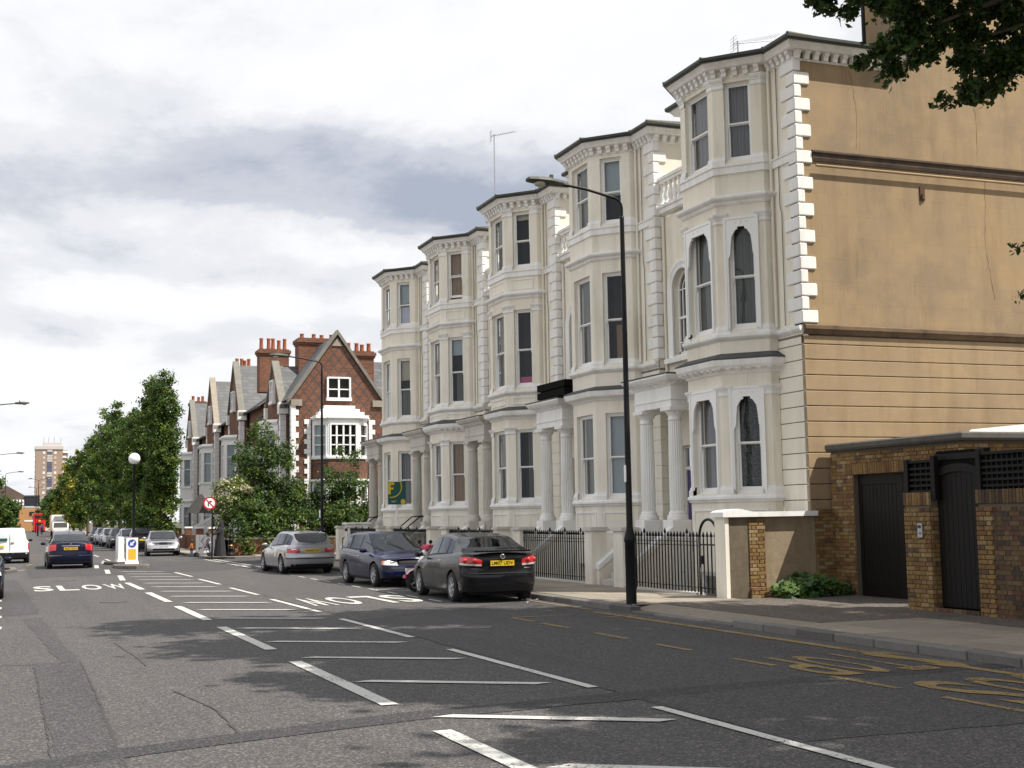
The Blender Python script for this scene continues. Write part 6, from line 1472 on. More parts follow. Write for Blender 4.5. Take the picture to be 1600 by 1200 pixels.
def gable_house(Y0,Y1,X,label,gy,gw,gz,ez,rz_,south=False,roofm='slate2',cm='stonegrey'):
    """house with its street wall at X, spanning Y0..Y1, one street gable centred on gy"""
    T=thing('gabled_house',label,'house',(0,0,0),group='red brick gabled houses beyond the side street'); A=lambda n,mb,m,**k: ob(n,mb,m,T,**k)
    D=8.6; xr=X+4.3
    b=MB(); a,c=gy-gw/2,gy+gw/2
    wall(b,(X+.6,Y1),(X+.6,c),0,ez); wall(b,(X+.6,a),(X+.6,Y0),0,ez); wall(b,(X,c),(X,a),0,ez); b.poly([(X,c,ez),(X,a,ez),(X,gy,gz)]); b.poly([(X,c,0),(X+.6,c,0),(X+.6,c,ez),(X,c,ez)]); b.poly([(X+.6,a,0),(X,a,0),(X,a,ez),(X+.6,a,ez)])
    A('front_wall',b,'rb')
    if not south:
        b=MB(); b.poly([(X+.6,Y0,0),(X+D,Y0,0),(X+D,Y0,ez),(xr,Y0,rz_),(X+.6,Y0,ez)]); A('side_wall',b,'rb')
    # roofs
    Yr=Y0+4.3 if south else Y0; b=MB(); b.poly([(X+.3,Yr,ez-.1),(X+.3,Y1,ez-.1),(xr,Y1,rz_),(xr,Yr,rz_)]); b.poly([(X+D+.3,Yr,ez-.1),(X+D+.3,Y1,ez-.1),(xr,Y1,rz_),(xr,Yr,rz_)])
    gx=X+.6+ (gz-ez)/(rz_-ez)*(xr-X-.6)
    b.poly([(X+.05,a-.1,ez-.1),(X+.05,gy,gz+.02),(gx+.8,gy,gz+.02),(X+.4,a-.1,ez-.1)]); b.poly([(X+.05,c+.1,ez-.1),(X+.05,gy,gz+.02),(gx+.8,gy,gz+.02),(X+.4,c+.1,ez-.1)])
    A('roof',b,roofm); b=MB(); b.tube([(xr,Yr,rz_+.04),(xr,Y1,rz_+.04)],.09,6); A('roof_ridge',b,'ridge')
    # gable coping
    for s,e in (((a-.25,ez-.3),(gy,gz+.12)),((c+.25,ez-.3),(gy,gz+.12))):
        b=MB(); b.extr([(X-.12,s[0],s[1]),(X-.12,e[0],e[1]),(X-.12,e[0],e[1]+.2),(X-.12,s[0],s[1]+.2)],(.42,0,0)); A('gable_coping',b,cm)
    for y in (a,c): b=MB(); b.box(X-.16,X+.4,y-.22,y+.22,ez-.6,ez+.05); A('kneeler',b,'brightwhite')
    # quoins
    z=.6; i=0
    while z<ez-.7:
        for y,sg in ((a,1),(c,-1)):
            l=.42 if i%2 else .24; link('quoin',cached(('rq',l),lambda:fixn(MB().bbox(-.05,.3,0,l,0,.3,.01).mesh('quoin','brightwhite'))),T,loc=(X,y-.02 if sg>0 else y+.02-l,z))
        z+=.31; i+=1
    # windows and the white two storey bay of the street gable
    P,Q=(X,c),(X,a)
    mull(T,P,Q,gw/2-.5,gw/2+.5,ez+.2,ez+1.5,2,[.5],proud=1)
    for z0,z1 in ((.9,3.0),(4.6,6.9)):
        bb=MB(); bx=X-.75; y0,y1=gy-1.35,gy+1.35
        path=[(X,y1),(bx,y1-.6),(bx,y0+.6),(X,y0)]
        for i in range(3): wall(bb,path[i],path[i+1],z0-1.0,z1+.35,[(.12,(Vector(path[i+1])-Vector(path[i])).length-.12,z0,z1)])
        A('bay_wall',bb,'brightwhite')
        for i in range(3):
            ln=(Vector(path[i+1])-Vector(path[i])).length; mull(T,path[i],path[i+1],.12,ln-.12,z0,z1,1 if i!=1 else 3,[.62],m='brightwhite',blind=(i==2))
        q=MB(); q.sweep(path,[(-.02,z1+.3),(.1,z1+.34),(.14,z1+.42),(.14,z1+.48),(-.02,z1+.6)]); A('bay_cornice',q,'brightwhite'); q=MB(); q.prism([(x,y) for x,y in path],z1+.45,z1+.58); A('bay_roof',q,'lead')
    if Y1-c>2: mull(T,(X+.6,Y1),(X+.6,c),.6,1.5,4.8,6.6,1,[.5],proud=1); mull(T,(X+.6,Y1),(X+.6,c),.6,1.5,1.2,3.0,1,[.5],proud=1)
    if a-Y0>1.8: mull(T,(X+.6,a),(X+.6,Y0),.5,1.4,4.8,6.6,1,[.5],proud=1); mull(T,(X+.6,a),(X+.6,Y0),.5,1.4,1.2,3.2,1,[.5],proud=1)
    q=MB(); q.tube([(X+.45,a-.25,.1),(X+.45,a-.25,ez-.2)],.07,8); A('drainpipe',q,'iron')
    q=MB(); q.box(X+.2,X+.35,Y0,a-.2,ez-.22,ez-.1); q.box(X+.2,X+.35,c+.2,Y1,ez-.22,ez-.1); A('gutter',q,'iron')
    return T
def stack(T,x0,x1,y0,y1,z0,z1,n,ph=.55,al='x'):
    b=MB(); b.box(x0,x1,y0,y1,z0,z1-.4); b.box(x0-.06,x1+.06,y0-.06,y1+.06,z1-.4,z1-.28); b.box(x0-.12,x1+.12,y0-.12,y1+.12,z1-.28,z1-.08); b.box(x0-.02,x1+.02,y0-.02,y1+.02,z1-.08,z1); ob('chimney_stack',b,'rb',T)
    for i in range(n):
        u=(i+.5)/n+(.0 if i!=1 else .05); h=ph*(1 if i!=n-2 else .85)
        q=MB(); q.lathe([(.15,0),(.13,.1),(.11,h*.8),(.13,h*.88),(.13,h),(.09,h)],0,0,10); ob('chimney_pot',q,'terracotta',T,loc=(x0+(x1-x0)*u if al=='x' else (x0+x1)/2,(y0+y1)/2 if al=='x' else y0+(y1-y0)*u,z1))
# nearest: corner house with its south gable towards us
X=14.6; Y=71.0
T=gable_house(Y,82.5,X,'corner house with diapered brick gable and white bay window facing the side street',76.2,4.2,10.7,8.35,10.95,south=True)
b=MB(); gx0,gx1,ga_=14.58,19.6,17.12
wall(b,(gx0,Y),(gx1,Y),0,8.35,[(1.85,3.3,8.35,8.35)] if 0 else []); b.poly([(gx0,Y,8.35),(gx1,Y,8.35),(ga_,Y,11.85)]); wall(b,(gx1,Y+.8),(26,Y+.8),0,8.2)
ob('south_wall',b,'rbd',T)
for s,e in (((gx0-.2,8.1),(ga_,11.95)),((gx1+.2,8.1),(ga_,11.95))): b=MB(); b.extr([(s[0],Y-.15,s[1]),(e[0],Y-.15,e[1]),(e[0],Y-.15,e[1]+.26),(s[0],Y-.15,s[1]+.26)],(0,.6,0)); ob('gable_coping',b,'stonegrey',T)
b=MB(); b.box(gx0-.05,gx0+.55,Y-.12,Y+.3,7.95,8.3); b.box(gx1-.5,gx1+.1,Y-.12,Y+.3,7.95,8.3); b.extr([(ga_-.3,Y-.06,11.3),(ga_+.3,Y-.06,11.3),(ga_,Y-.06,11.75)],(0,.1,0)); ob('kneeler',b,'stone',T)
b=MB(); b.poly([(gx0,Y,8.4),(ga_,Y,11.9),(ga_,Y+5,11.9),(gx0,Y+5,8.4)]); b.poly([(gx1,Y,8.4),(ga_,Y,11.9),(ga_,Y+6,11.9),(gx1,Y+6,8.4)]); b.poly([(17.4,Y+.9,8.3),(28,Y+.9,8.3),(28,Y+4.4,11.0),(17.4,Y+4.4,11.0)]); ob('gable_roof',b,'slate2',T)
mull(T,(gx0,Y),(gx1,Y),1.95,3.25,8.35,9.55,2,[.45],proud=1)
z=.3; i=0
while z<7.9:
    l=.42 if i%2 else .26; link('quoin',cached(('rq2',l),lambda:fixn(MB().bbox(0,l,-.05,.3,0,.3,.01).mesh('quoin','brightwhite'))),T,loc=(gx0-.04,Y,z)); z+=.31; i+=1
# stepped top, transom bay of two floors
for i,(x0,x1,z0) in enumerate(((16.3,18.05,7.8),(16.1,18.25,7.6),(15.9,18.45,7.42),(15.7,18.65,7.22))):
    b=MB(); b.bbox(x0,x1,Y-.3-.22*i,Y+.1,z0,z0+.17,.01); ob('stone_step',b,'brightwhite',T)
path=[(15.7,Y),(16.4,Y-.85),(18.1,Y-.85),(18.8,Y)]
for z0,z1 in ((5.15,6.95),(1.2,3.55)):
    bb=MB()
    for i in range(3): ln=(Vector(path[i+1])-Vector(path[i])).length; wall(bb,path[i],path[i+1],z0-.12,z1+.28,[(.1,ln-.1,z0,z1)])
    ob('bay_wall',bb,'brightwhite',T)
    for i in range(3): ln=(Vector(path[i+1])-Vector(path[i])).length; mull(T,path[i],path[i+1],.1,ln-.1,z0,z1,1 if i!=1 else 4,[.36,.64],blind=(i==0))
    q=MB(); q.sweep(path,[(-.02,z1+.2),(.1,z1+.24),(.16,z1+.3),(.16,z1+.36),(-.02,z1+.4)]); q.prism(path,z1+.3,z1+.38); ob('bay_cornice',q,'brightwhite',T)
    q=MB(); q.sweep(path,[(-.02,z0-.14),(.08,z0-.12),(.1,z0-.04),(-.02,z0)]); ob('bay_sill',q,'brightwhite',T)
for za_,zb_ in ((3.9,5.05),(-.1,1.1)):
    bb=MB(); [wall(bb,path[i],path[i+1],za_,zb_) for i in range(3)]; ob('bay_brick_panel',bb,'rbd',T)
z=.2; i=0
while z<7.0:
    for x,sg in ((15.62,-1),(18.88,1)):
        l=.36 if i%2 else .2; b=cached(('rq3',l),lambda:fixn(MB().bbox(0,l,-.06,.2,0,.26,.01).mesh('quoin','brightwhite'))); link('quoin',b,T,loc=(x-l if sg<0 else x,Y,z))
    z+=.27; i+=1
stack(T,15.95,18.3,75.6,76.7,9.5,12.35,4,.3); stack(T,18.2,19.8,73.2,74.0,9.2,11.35,4,.5)
T=gable_house(82.5,93.5,X,'second red brick house with a tall street gable and slate roof',90.2,4.6,12.3,9.0,11.8)
stack(T,15.3,17.2,84.6,85.6,10,12.8,5,.75); stack(T,15.1,16.2,92.6,93.6,10,12.35,4,.8)
T=gable_house(93.5,104.5,X,'third red brick house with a pale coped gable seen past the leaves',101.0,4.4,12.3,8.9,11.8,cm='stone')
T=gable_house(104.5,116,X,'farthest red brick house partly hidden by the ivy clad trees',112.5,4.2,11.6,8.6,11.2)
stack(T,14.8,16.0,113.5,115,9.5,11.9,3,.5)
# porch, steps and low walls in front of the row
PT=thing('porch','small dark gabled porch before the brick houses','porch',(11.9,86,0))
b=MB(); b.extr([(-.9,0,2.3),(.9,0,2.3),(0,0,3.5)],(0,1.5,0)); ob('roof',b,'slate',PT)
for x in (-.75,.75): b=MB(); b.box(x-.06,x+.06,.05,.17,0,2.3); ob('post',b,'paintdark',PT)
for j,(y,lb) in enumerate(((78.0,'white cheeked entrance steps just beyond the hedge'),(91.5,'second flight of white cheeked entrance steps beyond the porch'))):
    ST=thing('entrance_steps',lb,'steps',(11.3,y,0))
    for i in range(7): b=MB(); b.box(i*.3,3.3,-.7,.7,.0,.22+i*.17); ob('step',b,'stone',ST)
    for s in (-1,1): b=MB(); b.extr([(0,s*.85-.09,.1),(2.4,s*.85-.09,1.5),(3.3,s*.85-.09,1.5),(3.3,s*.85-.09,2.3),(2.3,s*.85-.09,2.2),(0,s*.85-.09,.95)],(0,.18,0)); ob('cheek_wall',b,'brightwhite',ST)
FW=thing('front_wall','low red brick front garden wall with piers along the far pavement','wall',(10.9,0,0))
b=MB(); b.box(0,.25,70,110,.1,.95); ob('wall_body',b,'rb',FW)
for i in range(8): b=MB(); b.bbox(-.08,.33,70+5.2*i,70.42+5.2*i,.1,1.35,.01); ob('pier',b,'rb',FW); b=MB(); b.box(-.12,.37,69.96+5.2*i,70.46+5.2*i,1.35,1.45); ob('cap',b,'brightwhite',FW)
WG=thing('side_panel','pale board fence panel beside the pushchair','fence',(9.95,68.6,.1))
for i in range(7): b=MB(); b.bbox(-.75+.2*i,-.565+.2*i,0,.03,0,1.0,.005); ob('board',b,'brightwhite',WG)
LW=thing('hedge_wall','low weathered brick wall under the hedge along the side street','wall',(0,0,0))
b=MB(); b.box(10.15,26,66.0,66.25,-.05,.85); b.box(10.15,10.4,66.0,69.6,-.05,.85); ob('wall_body',b,'rb',LW); b=MB(); b.box(10.1,26,65.96,66.29,.85,.93); ob('coping',b,'stonegrey',LW)
# ---- far end of the street
FB=thing('flats','orange brick flats with a brown pitched roof at the far end of the road','building',(0,345,0))
b=MB(); b.box(3.2,8.5,0,12,-1,5.9); b.box(-4,3.2,1,12,-1,5.9); ob('wall',b,'orangebrick' if 'orangebrick' in M else 'ochre',FB)
b=MB(); b.extr([(-5,1,6.2),(5.3,1,6.2),(5.3,1,8.6),(.8,1,11.2),(-3,1,10.4)],(0,10,0)); ob('roof',b,'brownroof' if 'brownroof' in M else 'ridge',FB)
b=MB(); b.box(5.2,8.45,-.3,10,6.2,8.3); ob('glazed_top',b,'doordark',FB); b=MB(); b.box(5.1,8.6,-.4,10,8.3,8.7); ob('flat_roof',b,'gutter',FB)
for z in (5.6,2.3): b=MB(); b.box(5.1,8.52,-.06,.1,z,z+.35); ob('pale_band',b,'signwhite',FB)
b=MB(); b.box(6.2,7.2,-.06,.05,3.7,4.7); ob('window',b,'doordark',FB)
for i in range(4): b=MB(); b.box(2.4+.7*i,2.85+.7*i,-.05,1.05,6.3,7.7); ob('window',b,'signwhite',FB)
TW=thing('tower_block','tall beige tower block with central balconies standing over the trees','tower block',(17.2,800,-6))
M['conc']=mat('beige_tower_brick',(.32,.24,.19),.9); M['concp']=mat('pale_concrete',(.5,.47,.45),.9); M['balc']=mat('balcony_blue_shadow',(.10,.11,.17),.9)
b=MB(); b.box(0,14.6,0,14,0,51.5); b.box(14.6,17.5,2.5,14,0,49.6); ob('wall',b,'conc',TW); b=MB(); b.box(-.4,15,-.4,14,50,51.8); b.box(4,14,1,10,51.8,53.9); ob('parapet',b,'concp',TW)
for f in range(17):
    z=1.5+f*2.85
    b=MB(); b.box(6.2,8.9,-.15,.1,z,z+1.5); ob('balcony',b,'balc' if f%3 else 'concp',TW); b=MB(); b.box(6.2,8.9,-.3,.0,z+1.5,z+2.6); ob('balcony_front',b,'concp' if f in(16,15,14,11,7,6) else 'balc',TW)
    b=MB(); b.box(3.9,5.1,-.1,.1,z+.3,z+1.6); b.box(10,11.2,-.1,.1,z+.3,z+1.6); ob('window',b,'signwhite' if f%4==0 else 'concp',TW)
    b=MB(); b.box(14.6,17.9,1.8,2.6,z+1.0,z+2.0); ob('side_balcony',b,'signwhite',TW); b=MB(); b.box(-.35,.0,.5,6,z+1.2,z+2.1); ob('side_balcony',b,'concp',TW)
for x in (4.3,7,10,13.6): b=MB(); b.tube([(x,3,53.9),(x,3,57)],.12,4); ob('mast',b,'steel',TW)
FL=thing('office_block','pale low block between the flats and the trees at the end of the road','building',(9.5,350,0)); b=MB(); b.box(-.8,4,0,8,-1,8.2); ob('wall',b,'concp',FL)
for i in range(3): b=MB(); b.box(-.7,3.8,-.1,.05,1.6+2.2*i,2.9+2.2*i); ob('window_band',b,'balc',FL)
# ------------------------------------------------------------------ vegetation
def leafmat(name,c,trans=.35):
    m=bpy.data.materials.new(name); m.use_nodes=True; t=m.node_tree; t.nodes.clear()
    o=t.nodes.new('ShaderNodeOutputMaterial'); d=t.nodes.new('ShaderNodeBsdfPrincipled'); d.inputs['Roughness'].default_value=.55; d.inputs['Specular IOR Level'].default_value=.35
    tr=t.nodes.new('ShaderNodeBsdfTranslucent'); g=t.nodes.new('ShaderNodeNewGeometry'); hs=t.nodes.new('ShaderNodeHueSaturation'); hs.inputs['Color'].default_value=(*c,1)
    mr=t.nodes.new('ShaderNodeMapRange'); mr.inputs[3].default_value=.6; mr.inputs[4].default_value=1.45; t.links.new(g.outputs['Random Per Island'],mr.inputs[0]); t.links.new(mr.outputs[0],hs.inputs['Value'])
    m2=t.nodes.new('ShaderNodeMapRange'); m2.inputs[3].default_value=.475; m2.inputs[4].default_value=.525; ml=t.nodes.new('ShaderNodeMath'); ml.operation='FRACT'; mm=t.nodes.new('ShaderNodeMath'); mm.operation='MULTIPLY'; mm.inputs[1].default_value=17.3; t.links.new(g.outputs['Random Per Island'],mm.inputs[0]); t.links.new(mm.outputs[0],ml.inputs[0]); t.links.new(ml.outputs[0],m2.inputs[0]); t.links.new(m2.outputs[0],hs.inputs['Hue'])
    t.links.new(hs.outputs[0],d.inputs['Base Color']); h2=t.nodes.new('ShaderNodeHueSaturation'); h2.inputs['Value'].default_value=1.5; h2.inputs['Hue'].default_value=.485; t.links.new(hs.outputs[0],h2.inputs['Color']); t.links.new(h2.outputs[0],tr.inputs[0])
    mx=t.nodes.new('ShaderNodeMixShader'); mx.inputs[0].default_value=trans; t.links.new(d.outputs[0],mx.inputs[1]); t.links.new(tr.outputs[0],mx.inputs[2]); t.links.new(mx.outputs[0],o.inputs[0]); return m
M['leafA']=leafmat('leaf_mid_green',(.062,.115,.018)); M['leafB']=leafmat('leaf_dark_green',(.02,.045,.009)); M['leafC']=leafmat('leaf_yellow_green',(.12,.17,.02)); M['leafD']=leafmat('leaf_golden',(.30,.27,.03)); M['leafE']=leafmat('leaf_lime_tree',(.03,.055,.01),.2); M['blossom']=leafmat('cream_blossom',(.5,.46,.3),.3)
M['leafF']=leafmat('leaf_blue_green',(.035,.07,.022))
M['bark']=mat('bark',(.09,.075,.055),.95,noise=[(6,.7,(.045,.04,.03),(1,1,.3))],bump=(12,.8,.03))
M['redlens']=M['redlamp']
def leaves(blobs,n,size,seed,hole=0,flat=.0,clump=.35,ncl=None,fold=True,down=0):
    """blobs: (x,y,z,rx,ry,rz[,weight]); leaf quads gathered in clumps over the blobs' outer shells"""
    rr=random.Random(seed); vs=[];fs=[]; wts=[(b[6] if len(b)>6 else 1)*(b[3]*b[4]*b[5])**(2/3) for b in blobs]; tot=sum(wts)
    ncl=ncl or max(12,n//70); cl=[]
    for b,w in zip(blobs,wts):
        for i in range(max(2,int(ncl*w/tot))):
            a=rr.uniform(0,2*pi); z=rr.uniform(-1,1); q=sqrt(1-z*z); r=rr.uniform(.62,1.0)+(.12 if rr.random()<.15 else 0)
            cl.append((b[0]+b[3]*q*cos(a)*r,b[1]+b[4]*q*sin(a)*r,b[2]+b[5]*z*r,rr.uniform(.6,1.25)*clump,(q*cos(a),q*sin(a),z)))
    per=max(4,n//len(cl))
    for cx,cy,cz,cr,nn in cl:
        for i in range(per):
            x=cx+rr.gauss(0,cr*.5); y=cy+rr.gauss(0,cr*.5); z=cz+rr.gauss(0,cr*.42)-down*rr.random()*cr
            u=Vector((nn[0]*.5+rr.gauss(0,.6),nn[1]*.5+rr.gauss(0,.6),.55+nn[2]*.4+rr.gauss(0,.5))).normalized()
            a=u.cross(Vector((rr.gauss(0,1),rr.gauss(0,1),rr.gauss(0,1)))).normalized(); b=u.cross(a); s=size*rr.uniform(.6,1.35)
            p=Vector((x,y,z)); k=len(vs)
            vs+=[p-a*s*.5,p+b*s*.34-u*s*.1,p+a*s*.55,p-b*s*.34-u*s*.1]
            fs.append((k,k+1,k+2)); fs.append((k,k+2,k+3))
    me=bpy.data.meshes.new('crown'); me.from_pydata([tuple(v) for v in vs],[],fs); return me
def crown(parent,blobs,n,size,seed,mats=('leafA','leafB','leafC'),w=(.5,.35,.15),name='crown',**k):
    me=leaves(blobs,n,size,seed,**k); rr=random.Random(seed+5)
    for m_ in mats: me.materials.append(M[m_])
    nf=len(me.polygons)//2; idx=[]
    # colour drifts by clump so that masses differ
    per=60; cur=0
    for i in range(nf):
        if i%per==0: cur=rr.choices(range(len(mats)),w)[0]
        c=cur if rr.random()<.6 else rr.choices(range(len(mats)),w)[0]; idx+=[c,c]
    me.polygons.foreach_set('material_index',idx); me.update()
    return link(name,me,parent)
def limbs(parent,base,tips,r,seed=1,name='trunk'):
    b=MB(); rr=random.Random(seed); B=Vector(base)
    top=B+(sum((Vector(t) for t in tips),Vector())/len(tips)-B)*.45
    b.tube([B,B.lerp(top,.5)+Vector((rr.uniform(-.1,.1),rr.uniform(-.1,.1),0)),top],[r,r*.8,r*.6],10)
    for t in tips:
        T_=Vector(t); s=B.lerp(top,rr.uniform(.7,1)); mid=s.lerp(T_,.5)+Vector((rr.uniform(-.3,.3),rr.uniform(-.3,.3),rr.uniform(0,.4)))
        b.tube([s,mid,T_],[r*.42,r*.25,r*.08],7)
        for _ in range(3):
            u=rr.uniform(.3,.9); p=mid.lerp(T_,u); b.tube([p,p+Vector((rr.uniform(-.8,.8),rr.uniform(-.8,.8),rr.uniform(-.2,.8)))],[r*.1,r*.03],5)
    return ob(name,b,'bark',parent)
def tree(label,x,y,h,r,seed,n=16000,size=.2,ivy=False,mats=('leafA','leafB','leafC'),w=(.5,.35,.15),low=2.2,blobs=None,group=None,cat='tree',kind='tree'):
    T=thing('tree' if kind=='tree' else kind,label,cat,(x,y,0),0,group); rr=random.Random(seed)
    if blobs is None:
        blobs=[]
        k=9
        for i in range(k):
            u=(i+.5)/k; z=low+(h-low)*(.08+.9*u); rad_=r*(.55+.5*sin(pi*min(1,u*1.05)))*(.55 if u>.85 else .8); a=rr.uniform(0,2*pi); d=r*.42*(1-u*.7)
            blobs.append((d*cos(a),d*sin(a),z-.05*h,rad_*.8,rad_*.8,min((h-low)/k*1.1,rad_)))
    limbs(T,(0,0,0),[(b[0],b[1],b[2]) for b in blobs[1::2]],.22,seed)
    crown(T,blobs,n,size,seed,mats,w,clump=.45*max(.6,r/2.2))
    if ivy: crown(T,[(0,0,z,.75,.75,1.0) for z in (1.2,2.4,3.6,4.8)],5000,.16,seed+9,('leafC','leafA','leafB'),(.45,.4,.15),name='ivy',clump=.35)
    return T
row=[(9.55,86.5,12.3,1.6),(9.5,93,12.7,1.7),(9.7,101,11.3,1.8),(9.8,109,11.6,1.8),(9.8,116,12.4,2.0),(9.8,124,13.6,2.3),(9.8,133,13.6,2.3),(9.8,143,14.6,2.4),(9.8,156,12.6,2.2),(9.8,169,12.4,2.6),(9.8,186,12.0,2.8),(9.8,204,12.0,2.9),(9.9,224,11.6,3.0),(10,250,10.6,3.2),(10,280,9.0,3.4),(10.6,312,7.8,3.6)]
nm_=['nearest','second','third','fourth','fifth','sixth','seventh','eighth','ninth','tenth','eleventh','twelfth','thirteenth','fourteenth','fifteenth','last']
for i,(x,y,h,r) in enumerate(row):
    far=y>150; gold=i in (10,12)
    tree(('%s of the ivy clad pavement trees, counting away from the silver saloon'%nm_[i]) if not gold else ('golden leaved %s tree of the far row over the truck'%nm_[i]),x,y,h,r,100+i,n=24000 if i<3 else (11000 if not far else 6000),size=(.15 if i<3 else .22) if not far else .38,ivy=i<4,low=1.4 if i else 2.6,mats=('leafA','leafB','leafC') if not gold else ('leafD','leafA','leafC'),w=(.48,.34,.18) if not gold else (.4,.3,.3),group='trees along the far right pavement')
tree('round left side tree partly behind the street lamps at the left edge',-1.6,150,7.4,3.2,300,n=9000,size=.35,low=.5)
tree('smaller tree before the orange flats on the left',.9,172,4.8,1.8,301,n=5000,size=.3,low=.3)
tree('left side tree beside the white van roof',-2.4,120,5.4,2.2,303,n=5000,size=.3,low=.3)
tree('dark tree behind the red bus at the end of the road',11.5,335,9.5,4.5,304,n=6000,size=.5,low=.5)
# garden shrubs around the corner house
def shrub(label,blobs,n,size,seed,mats,w,kind='hedge',cat='hedge',trunk=None,loc=(0,0,0),**k):
    T=thing(kind,label,cat,loc)
    if trunk: limbs(T,trunk[0],trunk[1],trunk[2],seed)
    crown(T,blobs,n,size,seed,mats,w,name='foliage',**k); return T
shrub('broad dark ivy hedge spilling over the low brick wall of the corner garden',[(11.3,67.2,1.6,1.1,1.2,1.1),(12.6,67.3,1.5,1.2,1.2,1.1),(14,67.4,1.4,1.3,1.2,1.0),(15.4,67.4,1.5,1.3,1.2,1.1),(16.8,67.4,1.6,1.3,1.2,1.2),(18.2,67.4,1.6,1.3,1.2,1.2),(19.6,67.4,1.5,1.3,1.2,1.3),(12,68.2,2.5,1.3,1,1.0),(14.4,68,2.5,1.6,1,.9),(17.2,68,2.4,2.0,1,.9),(11.6,66.1,.75,1.3,.3,.5),(14,66.1,.8,1.5,.3,.5),(17,66.1,.8,1.8,.3,.5)],34000,.15,401,('leafA','leafB','leafC'),(.40,.45,.15),clump=.4)
shrub('airy small tree with feathery leaves before the side of the corner house',[(12.2,68.4,4.9,1.05,.9,1.3),(13.1,68.6,4.3,1.15,.9,1.3),(13.6,68.8,5.2,.6,.6,.7),(11.8,68.4,3.6,1.0,.9,.9),(12.6,68.4,6.0,.6,.6,.8),(13.9,68.5,3.2,.8,.8,.8)],11500,.13,402,('leafA','leafF','leafB','leafC'),(.35,.3,.25,.1),kind='tree',cat='tree',trunk=((12.6,68.5,.2),[(12.3,68.4,5.6),(13.3,68.6,4.6),(11.8,68.4,4),(12.8,68.3,4.8)],.1),clump=.38)
shrub('cream flowering shrub behind the no right turn sign',[(10.6,67.6,3.0,.75,.7,.75),(11.2,67.7,3.3,.6,.6,.6),(10.5,67.5,2.2,.5,.5,.5)],4200,.13,403,('leafA','blossom','leafC'),(.5,.33,.17),kind='shrub',cat='shrub',trunk=((10.9,67.7,.2),[(10.6,67.6,2.8),(11.2,67.7,3.0)],.07),clump=.3)
shrub('thin green tree in front of the white bay of the corner house',[(16.5,67.8,4.1,1.0,.8,1.0),(17.3,67.8,3.5,.9,.8,.7),(15.9,67.8,3.2,.8,.8,.7),(16.7,67.8,5.2,.9,.7,.4,.5)],4200,.12,404,('leafA','leafF'),(.6,.4),kind='tree',cat='tree',trunk=((16.8,67.8,.2),[(16.5,67.8,5.3),(17.4,67.8,4.5),(15.9,67.8,4.3)],.08),clump=.3)
# glossy ground cover at the foot of the garden wall
def ivybed():
    T=thing('ivy_clump','low glossy ivy clump at the foot of the garden wall beside the garage','plant',(0,0,0))
    rr=random.Random(9); b=MB()
    for i in range(900):
        u=rr.random(); v=rr.random(); x=14.15+1.65*u; y=22.75-.75*v*(1-.4*u)-.05; hmax=.16+.32*sin(pi*min(1,max(0,u)))*(1-.5*v); z=.13+hmax*rr.random()**.6
        s=rr.uniform(.05,.1); n_=Vector((rr.gauss(-.3,.5),rr.gauss(-.4,.5),1)).normalized(); a=n_.cross(Vector((rr.gauss(0,1),rr.gauss(0,1),0))).normalized(); c=n_.cross(a); p=Vector((x,y,z))
        pts=[p-a*s,p-a*s*.3+c*s*.75-n_*.01,p+a*s*.2+c*s*.5,p+a*s*1.1-n_*.02,p+a*s*.2-c*s*.5,p-a*s*.3-c*s*.75-n_*.01]
        b.add(pts,[(0,1,2,3),(0,3,4,5)],0 if rr.random()<.7 else 1)
    for i in range(30):
        x=14.3+1.4*rr.random(); y=22.6-.5*rr.random(); b.tube([(x,y,.1),(x+rr.uniform(-.1,.1),y,.3)],.006,4,m=2)
    ob('foliage',b,['ivyleaf','leafC','bark'],T,fix=False)
M['ivyleaf']=leafmat('glossy_ivy',(.05,.10,.03),.15)
ivybed()
shrub('small pot plant behind the black planter box on the second portico',[(14.95,33.4,5.35,.25,.25,.3)],500,.08,410,('leafA','leafB'),(.5,.5),kind='pot_plant',cat='plant',clump=.15)
# the big street tree overhead on the right: its trunk stands outside the picture
BT=thing('overhanging_tree','large lime tree whose leafy boughs hang into the upper right corner','tree',(0,0,0))
limbs(BT,(19.5,9.5,0),[(13.6,14.6,9.2),(12.5,13,11.5),(16,16.5,9.8),(15.5,11,12.5),(17.5,14,12),(12,9,11),(14,5,11.5),(18,6,12.5),(10.3,13,11.6),(20,13,11.5)],.42,71)
vis=[(11.07,15.6,9.17,.24,.28,.08),(11.46,15.6,9.16,.21,.27,.13),(11.99,15.7,9.23,.25,.3,.15),(12.47,15.8,9.35,.23,.29,.21),(11.73,15.8,8.39,.17,.24,.11),(12.05,15.8,8.58,.21,.27,.17),(12.46,15.9,8.86,.21,.27,.19),(12.27,15.8,8.43,.15,.22,.13),(12.85,16,9.12,.25,.3,.24),(13.2,16,9.01,.24,.29,.22),(13.0,16,8.7,.16,.23,.14),(12.87,16,9.39,.27,.32,.22),(13.41,16,9.44,.26,.31,.26),(13.99,16.1,9.5,.34,.37,.24),(14.64,16.2,9.56,.35,.38,.31),(14.09,16.1,9.13,.24,.29,.26),(13.79,16,8.72,.22,.28,.18),(14.39,16.1,8.92,.28,.33,.3),(15.0,16.2,9.13,.27,.31,.35),(14.46,16,8.55,.26,.31,.2),(13.92,15.9,8.26,.22,.27,.14),(13.46,15.8,8.01,.2,.26,.09),(14.78,16,8.62,.18,.25,.2),(15.43,16.3,9.38,.31,.35,.52),(11.9,15.7,9.75,1.0,.4,.2),(13.5,16.1,9.95,1.2,.4,.25),(15,16.3,10.0,1.0,.5,.35)]
crown(BT,vis,15000,.115,501,('leafE','leafB','leafA'),(.6,.34,.06),clump=.15,down=.2,ncl=230)
